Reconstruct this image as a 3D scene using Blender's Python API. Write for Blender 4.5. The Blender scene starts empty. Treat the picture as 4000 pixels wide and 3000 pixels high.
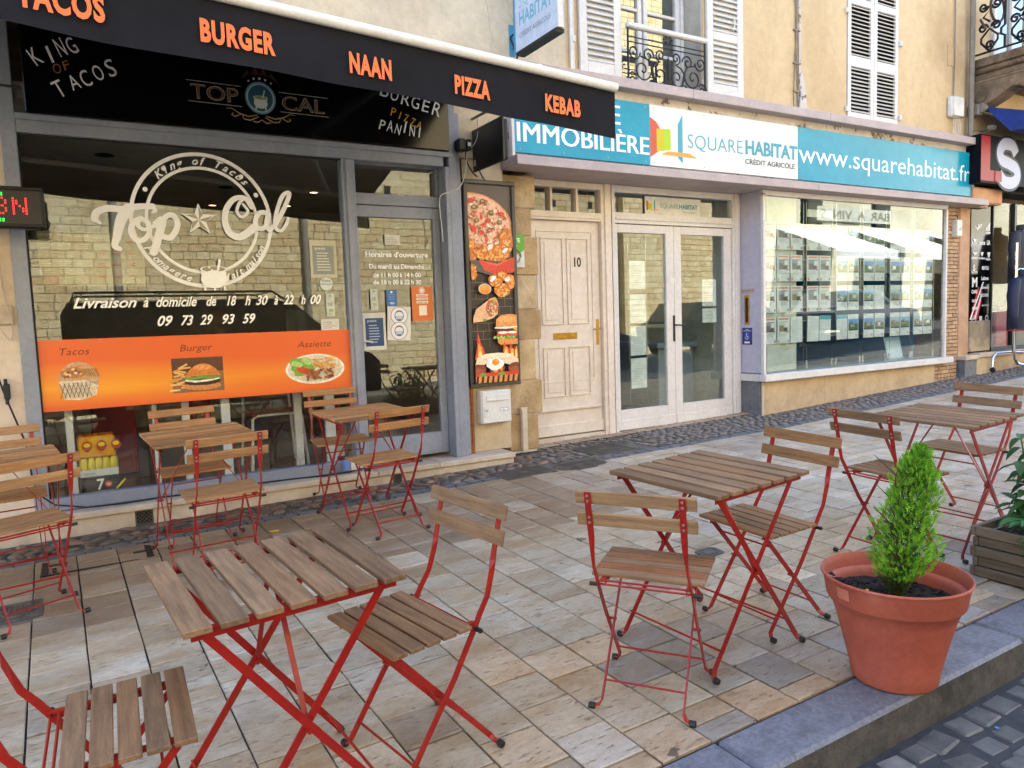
import bpy, math, random
from mathutils import Vector, Matrix
R = math.radians
rnd = random.Random(7)
scn = bpy.context.scene
col = scn.collection

# ------------------------------------------------------------------ camera, sky, sun, exposure
def cam_axes(yaw, pitch, roll):
    cy, sy = math.cos(yaw), math.sin(yaw)
    f = Vector((sy * math.cos(pitch), cy * math.cos(pitch), -math.sin(pitch)))
    r = Vector((cy, -sy, 0)); u = r.cross(f)
    cr, sr = math.cos(roll), math.sin(roll)
    return cr * r + sr * u, -sr * r + cr * u, f
_r, _u, _f = cam_axes(0.5264, 0.0873, -0.0346)
cam = bpy.data.objects.new('camera', bpy.data.cameras.new('camera')); col.objects.link(cam)
m = Matrix.Identity(4)
for i in range(3):
    m[i][0] = _r[i]; m[i][1] = _u[i]; m[i][2] = -_f[i]
m[2][3] = 1.4148
cam.matrix_world = m
cam.data.sensor_width = 36; cam.data.lens = 2874.2 / 4000 * 36
cam.data.clip_start = .05; cam.data.clip_end = 400
scn.camera = cam
SUN_EL, SUN_AZ = R(50), R(14)      # azimuth from +Y (behind the houses) towards +X
w = bpy.data.worlds.new('World'); scn.world = w; w.use_nodes = True
sk = w.node_tree.nodes.new('ShaderNodeTexSky'); sk.sky_type = 'NISHITA'; sk.sun_disc = False
sk.sun_elevation = SUN_EL; sk.sun_rotation = SUN_AZ
bg = w.node_tree.nodes['Background']; bg.inputs['Strength'].default_value = .15
w.node_tree.links.new(sk.outputs[0], bg.inputs[0])
sun = bpy.data.objects.new('sun', bpy.data.lights.new('sun', 'SUN')); col.objects.link(sun)
sun.data.energy = 4; sun.data.angle = R(.5); sun.data.color = (1, .96, .9)
sd = Vector((math.sin(SUN_AZ) * math.cos(SUN_EL), math.cos(SUN_AZ) * math.cos(SUN_EL), math.sin(SUN_EL)))
sun.rotation_euler = sd.to_track_quat('Z', 'Y').to_euler()
scn.view_settings.view_transform = 'Standard'; scn.view_settings.look = 'None'
scn.view_settings.exposure = 2.74; scn.view_settings.gamma = 1; scn.view_settings.use_curve_mapping = False

# ------------------------------------------------------------------ helpers
def lin(c):
    return c / 12.92 if c <= .04045 else ((c + .055) / 1.055) ** 2.4
def hx(s):
    return tuple(lin(int(s[i:i + 2], 16) / 255) for i in (0, 2, 4))
def G(x, y):                       # height of the ground, rising to the right and towards the houses
    return .0191 * x + .0266 * y + .022 * max(0, x - 6)
def tag(o, label=None, cat=None, group=None, kind=None):
    if label: o['label'] = label
    if cat: o['category'] = cat
    if group: o['group'] = group
    if kind: o['kind'] = kind
    return o
def empty(name, loc=(0, 0, 0), label=None, cat=None, group=None, kind=None):
    o = bpy.data.objects.new(name, None); col.objects.link(o); o.location = loc
    o.empty_display_size = .1
    return tag(o, label, cat, group, kind)
def inst(name, mesh, parent=None, loc=(0, 0, 0), rot=(0, 0, 0), scale=(1, 1, 1), color=None):
    o = bpy.data.objects.new(name, mesh); col.objects.link(o)
    o.location = loc; o.rotation_euler = rot; o.scale = scale
    if parent: o.parent = parent
    if color: o.color = (*color[:3], 1)
    return o
class MB:
    def __init__(s): s.v = []; s.f = []; s.mi = []; s.c = []; s.cur = 0; s.col = None
    def _add(s, vs, fs, mi=None):
        b = len(s.v); s.v += [tuple(p) for p in vs]
        for f in fs:
            s.f.append([i + b for i in f]); s.mi.append(s.cur if mi is None else mi); s.c.append(s.col)
        return s
    def box(s, x0, x1, y0, y1, z0, z1):
        return s._add([(x, y, z) for x in (x0, x1) for y in (y0, y1) for z in (z0, z1)],
            [(0, 1, 3, 2), (4, 6, 7, 5), (0, 4, 5, 1), (2, 3, 7, 6), (0, 2, 6, 4), (1, 5, 7, 3)])
    def cbox(s, x0, x1, y0, y1, z0, z1, c=.003):
        """box with chamfered edges"""
        cx, cy, cz = (x0 + x1) / 2, (y0 + y1) / 2, (z0 + z1) / 2
        h = ((x1 - x0) / 2, (y1 - y0) / 2, (z1 - z0) / 2); c = min(c, *(k * .49 for k in h))
        vs = []; idx = {}
        for sx in (-1, 1):
            for sy in (-1, 1):
                for sz in (-1, 1):
                    for a in range(3):
                        q = [sx * (h[0] - c), sy * (h[1] - c), sz * (h[2] - c)]
                        q[a] = (sx, sy, sz)[a] * h[a]
                        idx[(sx, sy, sz, a)] = len(vs); vs.append((q[0] + cx, q[1] + cy, q[2] + cz))
        fs = []
        for a in range(3):
            b, d = (a + 1) % 3, (a + 2) % 3
            for sg in (-1, 1):
                l = []
                for (p, q) in ((-1, -1), (1, -1), (1, 1), (-1, 1)):
                    k = [0, 0, 0]; k[a] = sg; k[b] = p; k[d] = q; l.append(idx[(*k, a)])
                fs.append(l if sg > 0 else l[::-1])
            for p in (-1, 1):          # edges along axis a
                for q in (-1, 1):
                    k0 = [0, 0, 0]; k0[a] = -1; k0[b] = p; k0[d] = q; k1 = list(k0); k1[a] = 1
                    l = [idx[(*k0, b)], idx[(*k1, b)], idx[(*k1, d)], idx[(*k0, d)]]
                    fs.append(l if p * q > 0 else l[::-1])
        for sx in (-1, 1):
            for sy in (-1, 1):
                for sz in (-1, 1):
                    l = [idx[(sx, sy, sz, a)] for a in range(3)]
                    fs.append(l if sx * sy * sz > 0 else l[::-1])
        return s._add(vs, fs)
    def bar(s, p, q, w, t, wd):
        """flat bar from p to q, width w along direction wd, thickness t"""
        p, q = Vector(p), Vector(q); a = (q - p).normalized(); wd = Vector(wd); wd = (wd - a * wd.dot(a)).normalized()
        n = a.cross(wd); vs = []
        for e in (p, q):
            for i, j in ((-1, -1), (1, -1), (1, 1), (-1, 1)): vs.append(e + wd * i * w / 2 + n * j * t / 2)
        return s._add(vs, [(3, 2, 1, 0), (4, 5, 6, 7), (0, 1, 5, 4), (1, 2, 6, 5), (2, 3, 7, 6), (3, 0, 4, 7)])
    def sweep(s, pts, sect):
        """sect: per point (w, t, wd)"""
        n = len(pts); b = []; pts = [Vector(p) for p in pts]
        for i, p in enumerate(pts):
            a = (pts[min(i + 1, n - 1)] - pts[max(i - 1, 0)]).normalized()
            w_, t_, wd = sect[i]; wd = Vector(wd); wd = (wd - a * wd.dot(a)).normalized(); nn = a.cross(wd)
            for u, v in ((-1, -1), (1, -1), (1, 1), (-1, 1)): b.append(p + wd * u * w_ / 2 + nn * v * t_ / 2)
        fs = [(3, 2, 1, 0), tuple(4 * (n - 1) + k for k in range(4))]
        for i in range(n - 1):
            for k in range(4): fs.append((4 * i + k, 4 * i + (k + 1) % 4, 4 * i + 4 + (k + 1) % 4, 4 * i + 4 + k))
        return s._add(b, fs)
    def tube(s, pts, r, n=6, caps=True):
        pts = [Vector(p) for p in pts]; N = len(pts); vs = []; prev = None
        for i, p in enumerate(pts):
            a = (pts[min(i + 1, N - 1)] - pts[max(i - 1, 0)]).normalized()
            if prev is None:
                prev = Vector((0, 0, 1)) if abs(a.z) < .9 else Vector((1, 0, 0))
            e = (prev - a * prev.dot(a)).normalized(); prev = e; g = a.cross(e)
            rr = r[i] if isinstance(r, (list, tuple)) else r
            for k in range(n):
                t = 2 * math.pi * k / n; vs.append(p + (e * math.cos(t) + g * math.sin(t)) * rr)
        fs = [(i * n + k, i * n + (k + 1) % n, (i + 1) * n + (k + 1) % n, (i + 1) * n + k) for i in range(N - 1) for k in range(n)]
        if caps: fs += [tuple(range(n))[::-1], tuple((N - 1) * n + k for k in range(n))]
        return s._add(vs, fs)
    def lathe(s, prof, n=32, c=(0, 0)):
        vs = [(c[0] + r * math.cos(2 * math.pi * k / n), c[1] + r * math.sin(2 * math.pi * k / n), z) for r, z in prof for k in range(n)]
        fs = [(i * n + k, i * n + (k + 1) % n, (i + 1) * n + (k + 1) % n, (i + 1) * n + k) for i in range(len(prof) - 1) for k in range(n)]
        return s._add(vs, fs)
    def prism(s, poly, d0, d1, f):
        """poly in 2D extruded between d0 and d1; f(u, v, d) -> xyz"""
        n = len(poly); vs = [f(u, v, d0) for u, v in poly] + [f(u, v, d1) for u, v in poly]
        return s._add(vs, [tuple(range(n))[::-1], tuple(range(n, 2 * n))] + [(k, (k + 1) % n, n + (k + 1) % n, n + k) for k in range(n)])
    def quad(s, *p): return s._add(p, [tuple(range(len(p)))])
    def mesh(s, name, mats, smooth=False):
        me = bpy.data.meshes.new(name); me.from_pydata(s.v, [], s.f)
        for m_ in (mats if isinstance(mats, (list, tuple)) else [mats]): me.materials.append(m_)
        me.polygons.foreach_set('material_index', s.mi)
        if any(c is not None for c in s.c):
            at = me.color_attributes.new('Col', 'FLOAT_COLOR', 'CORNER'); buf = []
            for f, c in zip(s.f, s.c): buf += [*(c or (1, 1, 1)), 1] * len(f)
            at.data.foreach_set('color', buf)
        me.validate(); me.update()
        if smooth:
            me.polygons.foreach_set('use_smooth', [True] * len(me.polygons))
            if smooth != 'all' and hasattr(me, 'set_sharp_from_angle'): me.set_sharp_from_angle(angle=R(40))
        return me
    def build(s, name, mats, parent=None, smooth=False, **kw):
        return inst(name, s.mesh(name, mats, smooth), parent, **kw)

# ------------------------------------------------------------------ materials
class NT:
    def __init__(s, name):
        s.m = bpy.data.materials.new(name); s.m.use_nodes = True; s.t = s.m.node_tree
        s.b = s.t.nodes['Principled BSDF']; s.o = s.t.nodes['Material Output']
    def n(s, typ, **kw):
        x = s.t.nodes.new('ShaderNode' + typ)
        for k, v in kw.items():
            if k in x.inputs: x.inputs[k].default_value = v
            else: setattr(x, k, v)
        return x
    def l(s, a, b): s.t.links.new(a, b)
    def math(s, op, a, b=None, c=None, clamp=False):
        x = s.t.nodes.new('ShaderNodeMath'); x.operation = op; x.use_clamp = clamp
        for i, q in enumerate((a, b, c)):
            if q is None: continue
            if isinstance(q, (int, float)): x.inputs[i].default_value = q
            else: s.l(q, x.inputs[i])
        return x.outputs[0]
    def mix(s, fac, a, b, bl='MIX'):
        x = s.t.nodes.new('ShaderNodeMix'); x.data_type = 'RGBA'; x.blend_type = bl
        for i, q in ((0, fac), (6, a), (7, b)):
            if isinstance(q, (int, float)): x.inputs[i].default_value = q
            elif isinstance(q, tuple): x.inputs[i].default_value = (*q[:3], 1)
            else: s.l(q, x.inputs[i])
        return x.outputs[2]
    def noise(s, scale, detail=4, rough=.6, vec=None, sc=None):
        x = s.n('TexNoise', Scale=scale, Detail=detail, Roughness=rough)
        if sc:
            mp = s.n('Mapping', Scale=sc); s.l(vec, mp.inputs[0]); vec = mp.outputs[0]
        s.l(vec, x.inputs['Vector']); return x.outputs[0]
    def ramp(s, fac, a, b):
        x = s.n('MapRange'); x.inputs['From Min'].default_value = a; x.inputs['From Max'].default_value = b
        s.l(fac, x.inputs[0]); return x.outputs[0]
    def bump(s, h, dist=.002, strength=1):
        x = s.n('Bump', Strength=strength, Distance=dist); s.l(h, x.inputs['Height']); s.l(x.outputs[0], s.b.inputs['Normal'])
def pos(N): return N.n('NewGeometry').outputs['Position']
def obc(N): return N.n('TexCoord').outputs['Object']
def mat(name, c, c2=None, rough=.6, sc=6, bump=.0, bsc=60, metal=0, lo=.35, hi=.65, chips=None, chipc=None, coord='pos', spec=.5, stretch=None, attr=False, objcol=False, rvar=0, c3=None):
    N = NT(name); v = pos(N) if coord == 'pos' else obc(N)
    c = hx(c) if isinstance(c, str) else c; c2 = (hx(c2) if isinstance(c2, str) else c2) or tuple(k * .8 for k in c)
    f = N.ramp(N.noise(sc, 6, .62, v, stretch), lo, hi)
    if attr:
        a = N.n('Attribute', attribute_name='Col').outputs['Color']
        C = N.mix(f, a, N.mix(1.0, a, tuple(.72 for _ in c), 'MULTIPLY'))
    else: C = N.mix(f, c, c2)
    if c3: C = N.mix(N.ramp(N.noise(sc * .23, 5, .7, v), .5, .68), C, hx(c3))
    C = N.mix(.35, C, N.mix(N.noise(sc * 9, 3, .7, v), (.35, .35, .35), (1.5, 1.5, 1.5)), 'MULTIPLY') if sc else C
    if objcol: C = N.mix(1.0, C, N.n('ObjectInfo').outputs['Color'], 'MULTIPLY')
    if chips:
        k = N.noise(chips[0], 8, .72, v); k2 = N.ramp(k, chips[1], chips[1] + .012); C = N.mix(k2, C, hx(chipc))
    N.l(C, N.b.inputs['Base Color'])
    N.b.inputs['Roughness'].default_value = rough; N.b.inputs['Metallic'].default_value = metal; N.b.inputs['Specular IOR Level'].default_value = spec
    if rvar: N.l(N.math('MULTIPLY_ADD', f, rvar, rough), N.b.inputs['Roughness'])
    if bump: N.bump(N.noise(bsc, 6, .7, v, stretch), bump)
    return N.m
def glass_mat(name, r0=.1, tint=(1, 1, 1), dirt=.0):
    N = NT(name); N.t.nodes.remove(N.b)
    g = N.n('NewGeometry'); vm = N.n('VectorMath', operation='DOT_PRODUCT'); N.l(g.outputs['Incoming'], vm.inputs[0]); N.l(g.outputs['Normal'], vm.inputs[1])
    k = N.math('POWER', N.math('SUBTRACT', 1.0, N.math('ABSOLUTE', vm.outputs['Value']), clamp=True), 5.0)
    fac = N.math('MULTIPLY_ADD', k, 1 - r0, r0, clamp=True)
    tr = N.n('BsdfTransparent'); tr.inputs[0].default_value = (*tint, 1)
    gl = N.n('BsdfGlossy', Roughness=.0); gl.inputs[0].default_value = (.95, 1, .97, 1)
    bn = N.n('Bump', Strength=.35, Distance=.0008); N.l(N.noise(1.1, 1, .4, pos(N)), bn.inputs['Height']); N.l(bn.outputs[0], gl.inputs['Normal'])
    mx = N.n('MixShader'); N.l(fac, mx.inputs[0]); N.l(tr.outputs[0], mx.inputs[1]); N.l(gl.outputs[0], mx.inputs[2])
    if dirt:
        df = N.n('BsdfDiffuse'); df.inputs[0].default_value = (.5, .5, .48, 1); m2 = N.n('MixShader')
        N.l(N.math('MULTIPLY', N.ramp(N.noise(3, 6, .7, pos(N)), .4, .8), dirt), m2.inputs[0]); N.l(mx.outputs[0], m2.inputs[1]); N.l(df.outputs[0], m2.inputs[2]); mx = m2
    N.l(mx.outputs[0], N.o.inputs[0]); return N.m
def wood_mat(name, a, b, fine=1.0):
    N = NT(name); v = obc(N); oi = N.n('ObjectInfo')
    add = N.n('VectorMath', operation='ADD'); cb = N.n('CombineXYZ'); N.l(N.math('MULTIPLY', oi.outputs['Random'], 37.0), cb.inputs[0]); N.l(N.math('MULTIPLY', oi.outputs['Random'], 91.0), cb.inputs[1])
    N.l(v, add.inputs[0]); N.l(cb.outputs[0], add.inputs[1]); v = add.outputs[0]
    g1 = N.noise(4, 6, .65, v, (1.2, 16, 16)); g2 = N.noise(10, 8, .75, v, (3, 60, 60)); g3 = N.noise(3.5, 3, .6, v)
    C = N.mix(N.ramp(g1, .35, .68), hx(a), hx(b))
    C = N.mix(.5 * fine, C, N.mix(N.ramp(g2, .35, .65), (.55, .5, .45), (1.25, 1.25, 1.25)), 'MULTIPLY')
    C = N.mix(.6, C, N.mix(N.ramp(g3, .3, .7), (.75, .76, .78), (1.1, 1.08, 1.04)), 'MULTIPLY')
    C = N.mix(1.0, C, oi.outputs['Color'], 'MULTIPLY')
    N.l(C, N.b.inputs['Base Color']); N.b.inputs['Roughness'].default_value = .62; N.b.inputs['Specular IOR Level'].default_value = .3
    N.bump(g2, .0008); return N.m
M = {}
M['wood_old'] = wood_mat('weathered_wood', '937659', '6c543f')
M['wood_new'] = wood_mat('honey_wood', 'ba9064', '8c6642', 1.1)
M['post_wood'] = wood_mat('post_wood', 'a2683a', '7c4a24')
M['planter_wood'] = wood_mat('planter_wood', '6d6254', '4d453c')
M['red'] = mat('red_metal', '9c1c12', '8a160e', rough=.36, sc=12, bump=.0003, bsc=200)
M['rubber'] = mat('black_rubber', '17181c', rough=.55, sc=30)
M['screw'] = mat('zinc_screw', 'b8b8b4', rough=.35, metal=.8, sc=60)
M['black'] = mat('black_plastic', '0e0f12', rough=.35, sc=20)
M['black_matt'] = mat('matt_black', '121212', rough=.6, sc=20)
M['awn'] = mat('awning_fabric', '1d1d24', '17171c', rough=.85, sc=3, bump=.0006, bsc=500, spec=.2)
M['awn_in'] = mat('awning_top_fabric', '222228', rough=.9, sc=3)
M['white'] = mat('white_lacquer', 'e4e4e4', 'd6d6d6', rough=.35, sc=5)
M['whiteplastic'] = mat('white_plastic', 'dcdcd8', rough=.45, sc=12)
M['blue'] = mat('grey_blue_paint', '9197a6', '838998', rough=.45, sc=3, chips=(3.6, .70), chipc='33353d', bump=.0006, bsc=80)
M['lilac'] = mat('lilac_white_paint', 'dcd8d6', 'd0cccb', rough=.5, sc=3, chips=(5, .745), chipc='8a8580', bump=.0004, bsc=70)
M['door'] = mat('cream_pink_paint', 'dfd3c8', 'd3c6ba', rough=.5, sc=2.5, chips=(6, .77), chipc='8a7a68', bump=.0004, bsc=60)
M['groove'] = mat('groove_shadow_paint', '9a8c80', rough=.6)  # grey brown of the joint lines on the bay plinth
M['plasterL'] = mat('pale_plaster', 'd6cab2', 'beb29c', rough=.9, sc=1.6, bump=.004, bsc=14, chips=(2.3, .73), chipc='a29a8e', c3='c4b498')
M['plasterR'] = mat('ochre_plaster', 'd3bb94', 'c4ab84', rough=.9, sc=1.1, bump=.004, bsc=10, stretch=(1, 1, .35), c3='aa8c66', chips=(1.7, .70), chipc='b89a70')
M['plasterE'] = mat('rendered_pier', 'cdbb9e', 'bba88a', rough=.9, sc=2, bump=.002, bsc=30, c3='b0a08a')
M['base'] = mat('base_plaster', 'cbb595', 'b49c7e', rough=.85, sc=2.4, bump=.003, bsc=16, chips=(4, .72), chipc='e0d4c4', c3='9c8468')
M['plinth'] = mat('pale_plinth_stone', 'd0c4b4', 'beae9c', rough=.8, sc=3, bump=.002, bsc=30, c3='9c8a78')
M['stone'] = mat('tan_stone', 'c4b090', 'a58e6c', rough=.9, sc=5, bump=.012, bsc=22, objcol=True, c3='8a765a')
M['brick'] = mat('sand_brick', 'bfa488', 'a58a70', rough=.9, sc=14, bump=.002, bsc=70, objcol=True)
M['mortar'] = mat('dark_mortar', '6f5844', '4e4034', rough=.95, sc=20, bump=.002)
M['cornice'] = mat('grey_pink_paint', 'b9aaa8', 'aa9c9b', rough=.6, sc=4, chips=(7, .74), chipc='76706c', bump=.0005)
M['peel'] = mat('peeling_plaster', 'd2cac4', 'bdb4ac', rough=.9, sc=5, chips=(7, .57), chipc='6c6058', bump=.004, bsc=40)
M['iron'] = mat('wrought_iron', '1a1b1d', '101012', rough=.5, sc=30, metal=.3)
M['castiron'] = mat('cast_iron', '625d57', '48433e', rough=.6, sc=14, metal=.1, bump=.001, bsc=90)
M['brass'] = mat('brass', 'c09a48', 'a07a30', rough=.3, metal=.9, sc=20)
M['chrome'] = mat('chrome', 'd0d2d8', rough=.15, metal=1, sc=3)
M['granite'] = mat('kerb_granite', '7a7c84', '5f626c', rough=.5, sc=60, bump=.003, bsc=90, objcol=True, c3='56575e')
M['kerbside'] = mat('kerb_face_stone', '5e5a54', '454240', rough=.85, sc=16, bump=.008, bsc=40, c3='34322f')  # street face of each kerb block, darker and browner than its top
M['sett'] = mat('dark_sett', '625f5a', '4a4845', rough=.5, sc=14, bump=.004, bsc=30, objcol=True)
M['roadbed'] = mat('road_joint', '3c3c40', '2c2c30', rough=.9, sc=20, bump=.004)
M['bed'] = mat('joint_sand', '3a3129', '26201b', rough=.95, sc=20, bump=.002)
M['slate'] = mat('slate_border', '6c6f72', '55585c', rough=.6, sc=20, bump=.002, objcol=True)
M['cement'] = mat('cobble_cement', '77726b', '4c4843', rough=.9, sc=9, bump=.004, bsc=50, c3='37322d')
M['cobble'] = mat('river_cobble', '877b70', '665c54', rough=.4, sc=24, bump=.001, bsc=60, objcol=True)
M['terra'] = mat('terracotta_plastic', 'b4604a', 'a25040', rough=.6, sc=5, bump=.0003, bsc=300, c3='c08672', spec=.4)
M['soil'] = mat('potting_soil', '221a15', '120d0a', rough=.95, sc=60, bump=.01, bsc=60)
M['zinc'] = mat('grey_pipe', '8b8378', '756d62', rough=.6, sc=8, metal=.2)
M['darkroom'] = mat('dark_interior', '262422', rough=.9, sc=2)
M['ceil'] = mat('interior_ceiling', 'd4d4cc', rough=.9, sc=1)
M['ifloor'] = mat('interior_floor', '6a5044', '54403a', rough=.3, sc=3)
M['redpanel'] = mat('red_panel', '9c2826', '801e1e', rough=.5, sc=3)
M['teal'] = mat('teal_wall', '1a7cae', '166c9a', rough=.5, sc=2)
M['cream'] = mat('cream_wall', 'c8c8ba', rough=.7, sc=2)
def print_mat():
    N = NT('printed_surface'); a = N.n('Attribute', attribute_name='Col').outputs['Color']
    C = N.mix(.12, a, N.mix(N.noise(26, 4, .7, pos(N)), (.5, .5, .5), (1.5, 1.5, 1.5)), 'MULTIPLY')
    N.l(C, N.b.inputs['Base Color']); N.b.inputs['Roughness'].default_value = .42; N.b.inputs['Specular IOR Level'].default_value = .4; return N.m
M['print'] = print_mat()
def food_mat():
    N = NT('food_print'); a = N.n('Attribute', attribute_name='Col').outputs['Color']
    C = N.mix(.75, a, N.mix(N.ramp(N.noise(55, 5, .65, pos(N)), .3, .7), (.62, .58, .54), (1.45, 1.42, 1.36)), 'MULTIPLY')
    N.l(C, N.b.inputs['Base Color']); N.b.inputs['Roughness'].default_value = .4; return N.m
M['food'] = food_mat()
def sheer_mat(name, a):
    N = NT(name); at = N.n('Attribute', attribute_name='Col').outputs['Color']; N.l(at, N.b.inputs['Base Color'])
    N.b.inputs['Alpha'].default_value = a; N.b.inputs['Roughness'].default_value = .4; return N.m
M['sheer'] = sheer_mat('sheer_print', .5)
def emit(name, c, s):
    N = NT(name); N.b.inputs['Base Color'].default_value = (*c, 1); N.b.inputs['Emission Color'].default_value = (*c, 1); N.b.inputs['Emission Strength'].default_value = s; return N.m
M['led_red'] = emit('red_led', hx('ff2a30'), .35); M['led_green'] = emit('green_led', hx('20ff50'), .3)
M['bulb'] = emit('warm_downlight', (1, .6, .25), 1.2)
M['glass'] = glass_mat('shop_glass', .115, (.88, .91, .9), .0)
M['glass2'] = glass_mat('agency_glass', .16, (.86, .95, .93), .0)
M['glassup'] = glass_mat('window_glass', .3, (.6, .6, .6), .0)

# ------------------------------------------------------------------ flat print on a plane
_tc = {}
def glyphs(s, bold=0, shear=0, res=3, spacing=1.0):
    k = (s, bold, shear, res, spacing)
    if k in _tc: return _tc[k]
    cu = bpy.data.curves.new('t', 'FONT'); cu.body = s; cu.offset = bold; cu.shear = shear; cu.resolution_u = res; cu.space_character = spacing
    o = bpy.data.objects.new('t', cu); col.objects.link(o); dg = bpy.context.evaluated_depsgraph_get(); dg.update()
    me = bpy.data.meshes.new_from_object(o.evaluated_get(dg))
    r = ([(v.co.x, v.co.y) for v in me.vertices], [tuple(p.vertices) for p in me.polygons])
    bpy.data.objects.remove(o); bpy.data.curves.remove(cu); bpy.data.meshes.remove(me)
    _tc[k] = r; return r
class Print:
    def __init__(s, o, u=(1, 0, 0), v=(0, 0, 1), step=.00025):
        s.o = Vector(o); s.u = Vector(u).normalized(); s.w = Vector(v).normalized(); s.n = s.u.cross(s.w).normalized()
        s.m = MB(); s.d = 0; s.step = step; s.mi = 0
    def P(s, x, y): return s.o + s.u * x + s.w * y + s.n * s.d
    def poly(s, pts, c, up=True):
        if up: s.d += s.step
        s.m.col = hx(c) if isinstance(c, str) else c; s.m.cur = s.mi; s.m._add([s.P(*p) for p in pts], [tuple(range(len(pts)))]); return s
    def rect(s, x0, y0, x1, y1, c, up=True): return s.poly([(x0, y0), (x1, y0), (x1, y1), (x0, y1)], c, up)
    def disc(s, x, y, rx, ry, c, n=20, rot=0, up=True, jit=0):
        p = []
        for k in range(n):
            t = 2 * math.pi * k / n; q = 1 + rnd.uniform(-jit, jit)
            a, b = rx * math.cos(t) * q, ry * math.sin(t) * q
            p.append((x + a * math.cos(rot) - b * math.sin(rot), y + a * math.sin(rot) + b * math.cos(rot)))
        return s.poly(p, c, up)
    def strip(s, pts, w, c, up=True):
        """ribbon of width w (number or list) along pts"""
        if up: s.d += s.step
        s.m.col = hx(c) if isinstance(c, str) else c; s.m.cur = s.mi; L = []
        for i, p in enumerate(pts):
            a, b = pts[max(i - 1, 0)], pts[min(i + 1, len(pts) - 1)]
            dx, dy = b[0] - a[0], b[1] - a[1]; l = math.hypot(dx, dy) or 1
            ww = (w[i] if isinstance(w, (list, tuple)) else w) / 2
            s.d += 3e-5
            L.append((s.P(p[0] - dy / l * ww, p[1] + dx / l * ww), s.P(p[0] + dy / l * ww, p[1] - dx / l * ww)))
        vs = [q for e in L for q in e]
        s.m._add(vs, [(2 * i + 1, 2 * i + 3, 2 * i + 2, 2 * i) for i in range(len(pts) - 1)]); return s
    def ring(s, x, y, r0, r1, c, a0=0, a1=360, n=48, ry=1, up=True):
        if up: s.d += s.step
        s.m.col = hx(c); s.m.cur = s.mi; vs = []
        for k in range(n + 1):
            t = R(a0 + (a1 - a0) * k / n)
            for q in (r0, r1): vs.append(s.P(x + q * math.cos(t), y + q * math.sin(t) * ry))
        s.m._add(vs, [(2 * i, 2 * i + 1, 2 * i + 3, 2 * i + 2) for i in range(n)]); return s
    def text(s, t, x0, y0, x1, h, c, bold=0, shear=0, rot=0, y1=None, spacing=1.0, res=3):
        """fits text between x0 and x1 with letters h high (capitals); x1 None keeps natural width"""
        vs, fs = glyphs(t, bold, shear, res, spacing)
        if not vs: return s
        xa = min(v[0] for v in vs); xb = max(v[0] for v in vs); cap = .69
        sy = h / cap; sx = (x1 - x0) / (xb - xa) if x1 is not None else sy
        s.d += s.step; s.m.col = hx(c) if isinstance(c, str) else c; s.m.cur = s.mi; cr, sr = math.cos(rot), math.sin(rot); out = []
        for a, b in vs:
            a = (a - xa) * sx; b = b * sy
            out.append(s.P(x0 + a * cr - b * sr, y0 + a * sr + b * cr))
        s.m._add(out, fs); return s
    def arc_text(s, t, cx, cy, r, a_mid, h, c, bold=.01, shear=.25, flip=False, da=None):
        adv = h * .95 / r; n = len(t); s.d += s.step
        for i, ch in enumerate(t):
            if ch == ' ': continue
            k = (i - (n - 1) / 2) * (da or adv)
            ang = a_mid + k if flip else a_mid - k
            rot = ang + math.pi / 2 if flip else ang - math.pi / 2
            vs, fs = glyphs(ch, bold, shear); w_ = max(v[0] for v in vs) / 2; sc = h / .69
            cr, sr = math.cos(rot), math.sin(rot); s.m.col = hx(c)
            s.m._add([s.P(cx + r * math.cos(ang) + ((a - w_) * cr - b * sr) * sc, cy + r * math.sin(ang) + ((a - w_) * sr + b * cr) * sc) for a, b in vs], fs)
        return s
    def lines(s, x0, y0, x1, y1, n, c='8a8a8a', w=.0022):
        s.d += s.step
        for i in range(n):
            y = y1 + (y0 - y1) * (i + .5) / n; s.rect(x0, y, x0 + (x1 - x0) * rnd.uniform(.6, 1), y + w, c, up=False)
        return s
    def build(s, name, parent=None, mats=None): return s.m.build(name, mats or [M['print'], M['food']], parent)
# ------------------------------------------------------------------ the ground
def sheet(name, x0, x1, y0, y1, dz, m, nx=60, ny=12, kind='structure', parent=None):
    b = MB(); xs = [x0 + (x1 - x0) * i / nx for i in range(nx + 1)]; ys = [y0 + (y1 - y0) * j / ny for j in range(ny + 1)]
    vs = [(x, y, G(x, y) + dz) for x in xs for y in ys]
    b._add(vs, [(i * (ny + 1) + j, (i + 1) * (ny + 1) + j, (i + 1) * (ny + 1) + j + 1, i * (ny + 1) + j + 1) for i in range(nx) for j in range(ny)])
    return tag(b.build(name, m, parent), kind=kind)
RD = -.13                                             # the road lies a kerb below the pavement
road = sheet('road', -60, 90, -6.4, 1.44, RD - .006, M['roadbed'], 75, 16)
sheet('far_ground', -90, 120, -70, -6.4, RD - .02, M['roadbed'], 20, 8)
pav = sheet('pavement', -14, 34, 1.6, 5.0, -.012, M['bed'])
cob = sheet('cobble_strip', -14, 34, 5.0, 6.1, -.006, M['cement'])
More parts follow.
